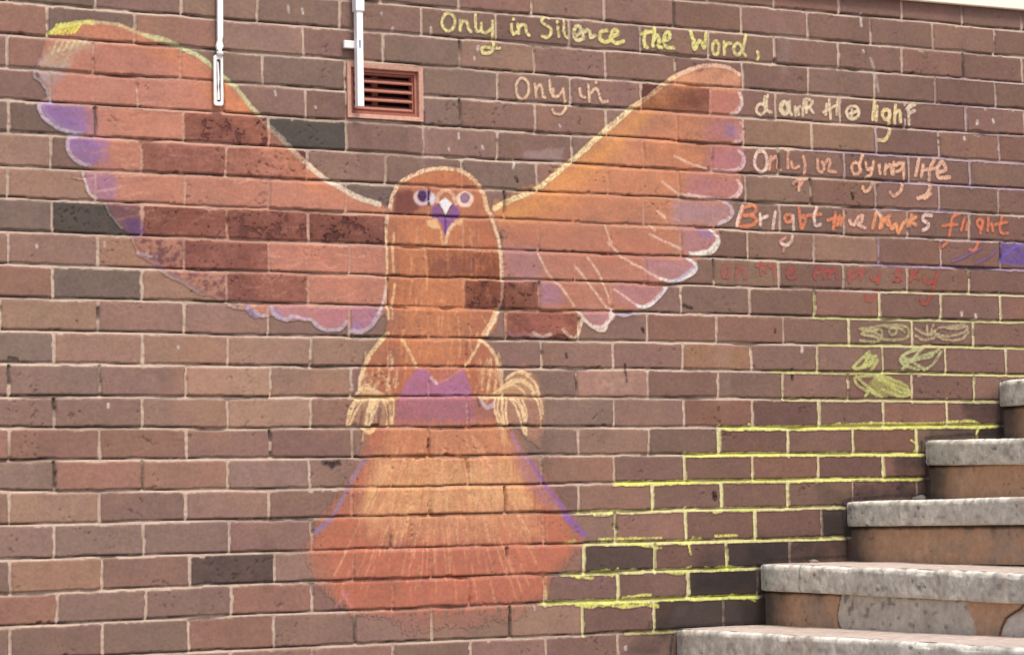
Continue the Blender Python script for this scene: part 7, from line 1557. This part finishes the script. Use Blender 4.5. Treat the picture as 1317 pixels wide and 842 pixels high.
# ------------------------------------------------------------ white duct in front of the vent
M_WH = mat_plain('white_plastic', (246, 246, 244), 0.45, 0.02, 30, k=1.2); M_WP = mat_plain('white_enamel', (240, 238, 234), 0.5, 0.05, 120, k=1.2)
M_BL = mat_plain('blue_grey_mark', (150, 165, 195), 0.6); M_GAP = mat_plain('slot_dark', (58, 52, 52), 0.8)
duct = empty('cable_duct', (0.873, -0.02, -0.218 + ZO)); tag(duct, 'white square plastic cable duct ending in front of the air vent', 'cable duct')
bm = bmesh.new(); box(bm, 0.8640, 0.8835, -0.034, -0.012, -0.2185 + ZO, 0.07 + ZO); done('duct', bm, M_WH, duct, 0.0016)
bm = bmesh.new(); box(bm, 0.8605, 0.8870, -0.038, -0.009, 0.0525 + ZO, 0.60 + ZO); done('sleeve', bm, M_WH, duct, 0.0018)
bm = bmesh.new(); box(bm, 0.8330, 0.8660, -0.016, -0.002, -0.0515 + ZO, -0.0295 + ZO); box(bm, 0.8665, 0.8825, -0.0115, -0.001, -0.050 + ZO, -0.031 + ZO); cl = done('clip', bm, M_WP, duct, 0.002)
bm = bmesh.new(); box(bm, 0.8700, 0.8755, -0.0352, -0.0335, -0.0515 + ZO, -0.0305 + ZO); done('mark', bm, M_BL, duct, 0.0004)
# ------------------------------------------------------------ white rod and slotted hook
rod = empty('hook_rod', (0.461, -0.01, -0.24 + ZO)); tag(rod, 'thin white rod with a slotted latch hook hanging over the left wing', 'rod')
bm = bmesh.new(); prism(bm, [(0.4605, 0.60 + ZO), (0.4760, 0.60 + ZO), (0.4720, -0.045 + ZO), (0.4690, -0.060 + ZO), (0.4730, -0.074 + ZO), (0.4660, -0.088 + ZO), (0.4540, -0.086 + ZO), (0.4515, -0.074 + ZO), (0.4560, -0.058 + ZO), (0.4555, -0.045 + ZO)], 'y', -0.022, -0.011); done('bar', bm, M_WH, rod, 0.0024)
bm = bmesh.new(); bmesh.ops.create_uvsphere(bm, u_segments=14, v_segments=8, radius=0.0098, matrix=Matrix.Translation((0.4630, -0.018, -0.0935 + ZO)) @ Matrix.Diagonal((1.05, 0.8, 0.75, 1))); done('pivot', bm, M_WP, rod, smooth=True)
def rrect(x0, x1, z0, z1, r, n=4, sk=0.0):
    o = []
    for cx, cz, a in ((x1 - r, z1 - r, 0), (x0 + r, z1 - r, 90), (x0 + r, z0 + r, 180), (x1 - r, z0 + r, 270)):
        for k in range(n + 1): t = R(a + 90 * k / n); z = cz + r * math.sin(t); o.append((cx + r * math.cos(t) + sk * (z - z0), z + ZO))
    return o
bm = bmesh.new(); A, B_ = rrect(0.4455, 0.4725, -0.2385, -0.0985, 0.007), rrect(0.4535, 0.4655, -0.228, -0.110, 0.004)
for y0, y1 in ((-0.016, -0.008),):
    va, vb = [bm.verts.new((p[0], y0, p[1])) for p in A], [bm.verts.new((p[0], y0, p[1])) for p in B_]
    wa, wb = [bm.verts.new((p[0], y1, p[1])) for p in A], [bm.verts.new((p[0], y1, p[1])) for p in B_]
    n = len(A)
    for k in range(n):
        j = (k + 1) % n
        bm.faces.new((va[k], va[j], vb[j], vb[k])); bm.faces.new((wa[k], wb[k], wb[j], wa[j])); bm.faces.new((va[k], wa[k], wa[j], va[j])); bm.faces.new((vb[k], vb[j], wb[j], wb[k]))
done('latch_frame', bm, M_WP, rod, 0.0010)
bm = bmesh.new(); prism(bm, rrect(0.4545, 0.4645, -0.2275, -0.1105, 0.004), 'y', -0.0065, -0.0040); done('slot', bm, M_GAP, rod)
bm = bmesh.new(); prism(bm, [(0.4560, -0.222 + ZO), (0.4632, -0.222 + ZO), (0.4632, -0.205 + ZO), (0.4612, -0.185 + ZO), (0.4632, -0.165 + ZO), (0.4610, -0.118 + ZO), (0.4560, -0.112 + ZO), (0.4575, -0.150 + ZO), (0.4570, -0.170 + ZO), (0.4585, -0.188 + ZO), (0.4565, -0.205 + ZO)], 'y', -0.0125, -0.0070); done('latch', bm, M_WP, rod, 0.0008)

# ------------------------------------------------------------ eave board along the top of the wall
bm = bmesh.new(); prism(bm, [(-1.4, 0.205 + ZO), (4.8, 0.256 + ZO), (4.8, 0.46 + ZO), (-1.4, 0.41 + ZO)], 'y', -0.022, -0.003)
bd = done('eave_board', bm, mat_plain('cream_paint', (250, 244, 222), 0.6, 0.03, 20, k=1.2), None, 0.003); tag(bd, 'cream painted board along the top edge of the brick wall', 'board')

# ------------------------------------------------------------ concrete steps
ST = [(3.3914, -0.7882, 0.0, 0.085), (3.0864, -0.9722, 0.0, 0.0824), (2.7891, -1.1608, 0.0236, 0.0782), (2.4854, -1.3492, -0.0012, 0.0764), (2.1658, -1.5319, 0.0096, 0.0793), (1.8673, -1.7141, -0.0042, 0.0843), (1.5623, -1.8974, 0.0, 0.085), (1.2573, -2.0808, 0.0, 0.085), (0.9523, -2.2641, 0.0, 0.085), (0.6473, -2.4475, 0.0, 0.085), (0.3423, -2.6308, 0.0, 0.085), (0.0373, -2.8142, 0.0, 0.085)]        # x of nosing at the wall, z of the top, slope of the top towards the street, thickness
WID = 1.85
stairs = empty('concrete_staircase', (1.0, -0.9, 0)); tag(stairs, 'worn concrete steps with thick slab treads climbing right along the brick wall', 'staircase')
M_CON = mat_attr('worn_concrete', rough=0.92, grain=0.22, gscale=260, bump=0.5, bdist=0.0025); M_RIS = mat_attr('painted_riser', rough=0.9, grain=0.16, gscale=240, bump=0.4, bdist=0.002)
def tread(i, x0, z0, sl, th, x1):
    r = 0.013; pr = []
    for t in np.linspace(x1 + 0.03, x0 + r + 0.001, 26): pr.append((t, 0.0, 0))
    for a in np.linspace(90, 180, 6): pr.append((x0 + r + r * math.cos(R(a)), -r + r * math.sin(R(a)), 1))
    for t in np.linspace(-r - 0.004, -th + 0.008, 12): pr.append((x0, t, 2))
    for a in np.linspace(180, 270, 4): pr.append((x0 + 0.006 + 0.006 * math.cos(R(a)), -th + 0.006 + 0.006 * math.sin(R(a)), 3))
    for t in np.linspace(x0 + 0.014, x0 + 0.060, 4): pr.append((t, -th, 4))
    P = np.array(pr); n = len(P); ys = np.concatenate([np.arange(-0.0025, -1.45, -0.008), np.linspace(-1.45, -WID, 12)]); my = len(ys)
    Y, _ = np.meshgrid(ys, np.arange(n), indexing='ij'); px = np.broadcast_to(P[:, 0], Y.shape); pz = np.broadcast_to(P[:, 1], Y.shape); pk = np.broadcast_to(P[:, 2], Y.shape)
    sc_ = np.concatenate([[0], np.cumsum(np.hypot(np.diff(P[:, 0]), np.diff(P[:, 1])))]); S_ = np.broadcast_to(sc_, Y.shape)
    f = 200 + i * 40
    low = fbm(Y + i * 7, S_, 0.16, f); mid = fbm(Y + i * 3, S_ * 1.0, 0.03, f + 4); fine = vn(Y, S_, 0.011, f + 8); chip = ss(0.35, 0.75, vn(Y, S_ * 0 + i, 0.045, f + 9))
    front = np.where(pk >= 1, 1.0, 0.0); corner = np.where(pk == 1, 1.0, 0.0) + np.where(pk == 3, 0.9, 0.0)
    wear = corner * (0.0020 * np.maximum(mid, 0) + 0.0022 * chip)
    nx = px + front * (0.0030 * low + 0.0009 * mid + 0.0005 * fine) + wear
    nx = nx + front * 0.012 * ss(-0.05, 0.0, Y) * 0.6
    nz = pz + z0 + sl * Y + np.where(pk == 0, 1.0, 0.6) * (0.0025 * low + 0.0010 * mid) - 0.0016 * corner * chip * np.where(pk == 1, 1, -1)
    hole = ss(0.70, 0.84, vn(Y, S_, 0.013, f + 11)) * ss(0.0, 0.4, vn(Y, S_, 0.09, f + 12)); nx = nx + front * 0.004 * hole
    c = lin((220, 217, 203)) * (1 + 0.15 * low + 0.20 * mid + 0.10 * fine)[..., None]
    brown = ss(0.1, 0.6, fbm(Y + 5, S_, 0.09, f + 14)) * front; c = c * (1 - 0.2 * brown[..., None] * np.array([0.5, 0.8, 1.0]))
    edge_light = ss(0.05, 0.5, mid + 0.4 * np.where(pk == 1, 1, 0) + 0.15 * low); c = c * (1 + 0.42 * (edge_light * np.where(pk == 1, 1.0, 0.35))[..., None])  # worn nosing edge, with its highlight painted into the concrete colour
    topm = np.where(pk == 0, 1.0, 0.0); pink = lin((206, 184, 172)) * (1 + 0.10 * low + 0.10 * mid)[..., None]; c = c * (1 - 0.75 * topm[..., None]) + pink * 0.75 * topm[..., None]
    dk = ss(0.45, 0.75, vn(Y, S_, 0.02, f + 17)) * front; c = c * (1 - 0.3 * dk - 0.6 * hole)[..., None]
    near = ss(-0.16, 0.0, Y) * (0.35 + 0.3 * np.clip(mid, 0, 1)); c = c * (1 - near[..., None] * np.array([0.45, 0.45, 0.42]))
    if i == 4:
        rd = np.exp(-(((Y + 0.30) / 0.008) ** 2 + ((S_ - sc_[34]) / 0.007) ** 2)); c = c * (1 - rd[..., None]) + lin((150, 60, 60)) * rd[..., None]
        cr = np.exp(-((Y + 0.215 + 0.01 * mid) / 0.003) ** 2) * front; c = c * (1 - 0.5 * cr)[..., None]; nx = nx + 0.003 * cr
    co = np.stack([nx, Y, nz + ZO], -1).reshape(-1, 3); a, b = np.meshgrid(np.arange(my - 1), np.arange(n - 1), indexing='ij')
    v = (a * n + b).ravel(); q = np.stack([v, v + 1, v + n + 1, v + n], 1)
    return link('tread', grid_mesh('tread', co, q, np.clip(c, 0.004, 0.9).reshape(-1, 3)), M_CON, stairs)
CRK = {'patch': [[(-413, -1612), (-593, -1616), (-776, -1617), (-899, -1619), (-988, -1620), (-999, -1650), (-1022, -1685), (-1025, -1714), (-893, -1725), (-716, -1723), (-587, -1722), (-464, -1722), (-400, -1718), (-388, -1682), (-398, -1643)], [(-1235, -1643), (-1305, -1627), (-1300, -1713), (-1135, -1719), (-1145, -1686), (-1170, -1660)]], 'line': [[(-409, -1609), (-396, -1643), (-386, -1677), (-391, -1704), (-410, -1721)], [(-1236, -1616), (-1219, -1634), (-1187, -1647), (-1150, -1663), (-1133, -1686), (-1120, -1717)]]}       # the broken render on one riser: (y, z) outlines
def riser(i, x, zt, zb):
    ys = np.concatenate([np.arange(-0.0025, -1.45, -0.006), np.linspace(-1.45, -WID, 12)]); zz = np.linspace(zb - 0.004, zt + 0.004, 26)
    Y, Q = np.meshgrid(ys, zz, indexing='ij'); f = 600 + 30 * i
    low = fbm(Y + i * 5, Q, 0.20, f); mid = fbm(Y, Q, 0.035, f + 4); fine = vn(Y, Q, 0.010, f + 8); vs_ = fbm(Y * 3, Q * .8, 0.06, f + 10)
    c = lin((208, 170, 138)) * (1 + 0.10 * low + 0.12 * mid + 0.06 * fine)[..., None]
    g = ss(0.15, 0.8, low + 0.5 * mid + 0.3 * vs_)[..., None]; c = c * (1 - 0.7 * g) + lin((172, 156, 138)) * 0.7 * g
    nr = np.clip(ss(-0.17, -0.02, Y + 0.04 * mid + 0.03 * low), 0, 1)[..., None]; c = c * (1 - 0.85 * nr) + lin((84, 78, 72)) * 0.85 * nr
    c = c * (1 - 0.85 * ss(zt - 0.015, zt - 0.005, Q + 0.003 * mid))[..., None]; st = (ss(0.3, 0.8, vs_ + .3 * low) * ss(zt - 0.06, zt, Q))[..., None]; c = c * (1 - 0.4 * st)  # shadow line under the slab overhang painted into the riser top; then streaks
    sp = ss(0.66, 0.82, vn(Y, Q, 0.012, f + 13)) * ss(0.1, 0.5, vn(Y, Q, 0.1, f + 14)); c = c * (1 - 0.5 * sp)[..., None]
    xo = x + 0.0012 * low + 0.0006 * mid
    if i == 4:
        yy, qq = Y * 1000 + 6 * mid, Q * 1000 + 6 * fine
        for poly in CRK['patch']:
            d = segdist(yy, qq, poly, True); d = np.where(inside(yy, qq, poly), d, -d); w = ss(-3, 3, d)[..., None]
            con = lin((214, 207, 192)) * (1 + 0.14 * low + 0.20 * mid + 0.10 * fine)[..., None]; con = con * (1 - 0.45 * ss(.5, .7, vn(Y, Q, .018, 777)))[..., None]
            c = c * (1 - w) + con * w; xo = xo - 0.0025 * w[..., 0]
        for ln in CRK['line']:
            d = segdist(Y * 1000 + 3 * mid, Q * 1000, ln, False); w = ss(5.0, 1.5, d); c = c * (1 - 0.85 * w)[..., None]; xo = xo + 0.005 * w
    co = np.stack([xo, Y, Q + ZO], -1).reshape(-1, 3); n = len(zz); a, b = np.meshgrid(np.arange(len(ys) - 1), np.arange(n - 1), indexing='ij')
    v = (a * n + b).ravel(); q = np.stack([v, v + n, v + n + 1, v + 1], 1)
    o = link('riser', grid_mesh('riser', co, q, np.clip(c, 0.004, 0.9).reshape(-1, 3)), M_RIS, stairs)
    if i == 4: o['label'] = 'riser with broken render baring grey concrete'
    return o
for i, (x0, z0, sl, th) in enumerate(ST):
    x1 = ST[i - 1][0] if i else 4.75
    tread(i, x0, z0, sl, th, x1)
    zb = ST[i + 1][1] if i + 1 < len(ST) else -ZO
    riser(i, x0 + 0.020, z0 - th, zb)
bm = bmesh.new()
for i, (x0, z0, sl, th) in enumerate(ST):
    xr = ST[i - 1][0] + 0.022 if i else 4.74
    box(bm, x0 + 0.022, xr, -WID + 0.004, -WID + 0.05, 0.0, z0 + ZO - 0.02)
done('side_wall', bm, mat_plain('stair_side_concrete', (150, 140, 130), 0.9, 0.2, 9), stairs)

# ------------------------------------------------------------ grit on the treads
def lump(x, y, z, r, seed, rgb, label, cat):
    bm = bmesh.new(); bmesh.ops.create_icosphere(bm, subdivisions=2, radius=1.0); rg = random.Random(seed); ph = [rg.uniform(0, 6) for _ in range(6)]
    for v in bm.verts:
        n = v.co.copy(); k = 1 + 0.22 * math.sin(3 * n.x + ph[0]) * math.sin(2.5 * n.y + ph[1]) + 0.15 * math.sin(5 * n.z + ph[2] + 2 * n.x)
        v.co = Vector((n.x * r[0] * k + x, n.y * r[1] * k + y, max(n.z, -0.5) * r[2] * k + z + 0.5 * r[2]))
    tag(done(cat, bm, mat_plain('debris_' + str(seed), rgb, 0.95, 0.25, 200)), label, cat)
lump(2.755, -0.022, ST[3][1] + ZO, (0.024, 0.014, 0.011), 3, (112, 110, 104), 'small grey clod lying on the third tread where wall meets riser', 'clod')
lump(2.352, -0.020, ST[4][1] + ZO, (0.016, 0.011, 0.007), 8, (150, 140, 128), 'flat pale pebble against the wall on the second tread from the bottom', 'pebble')
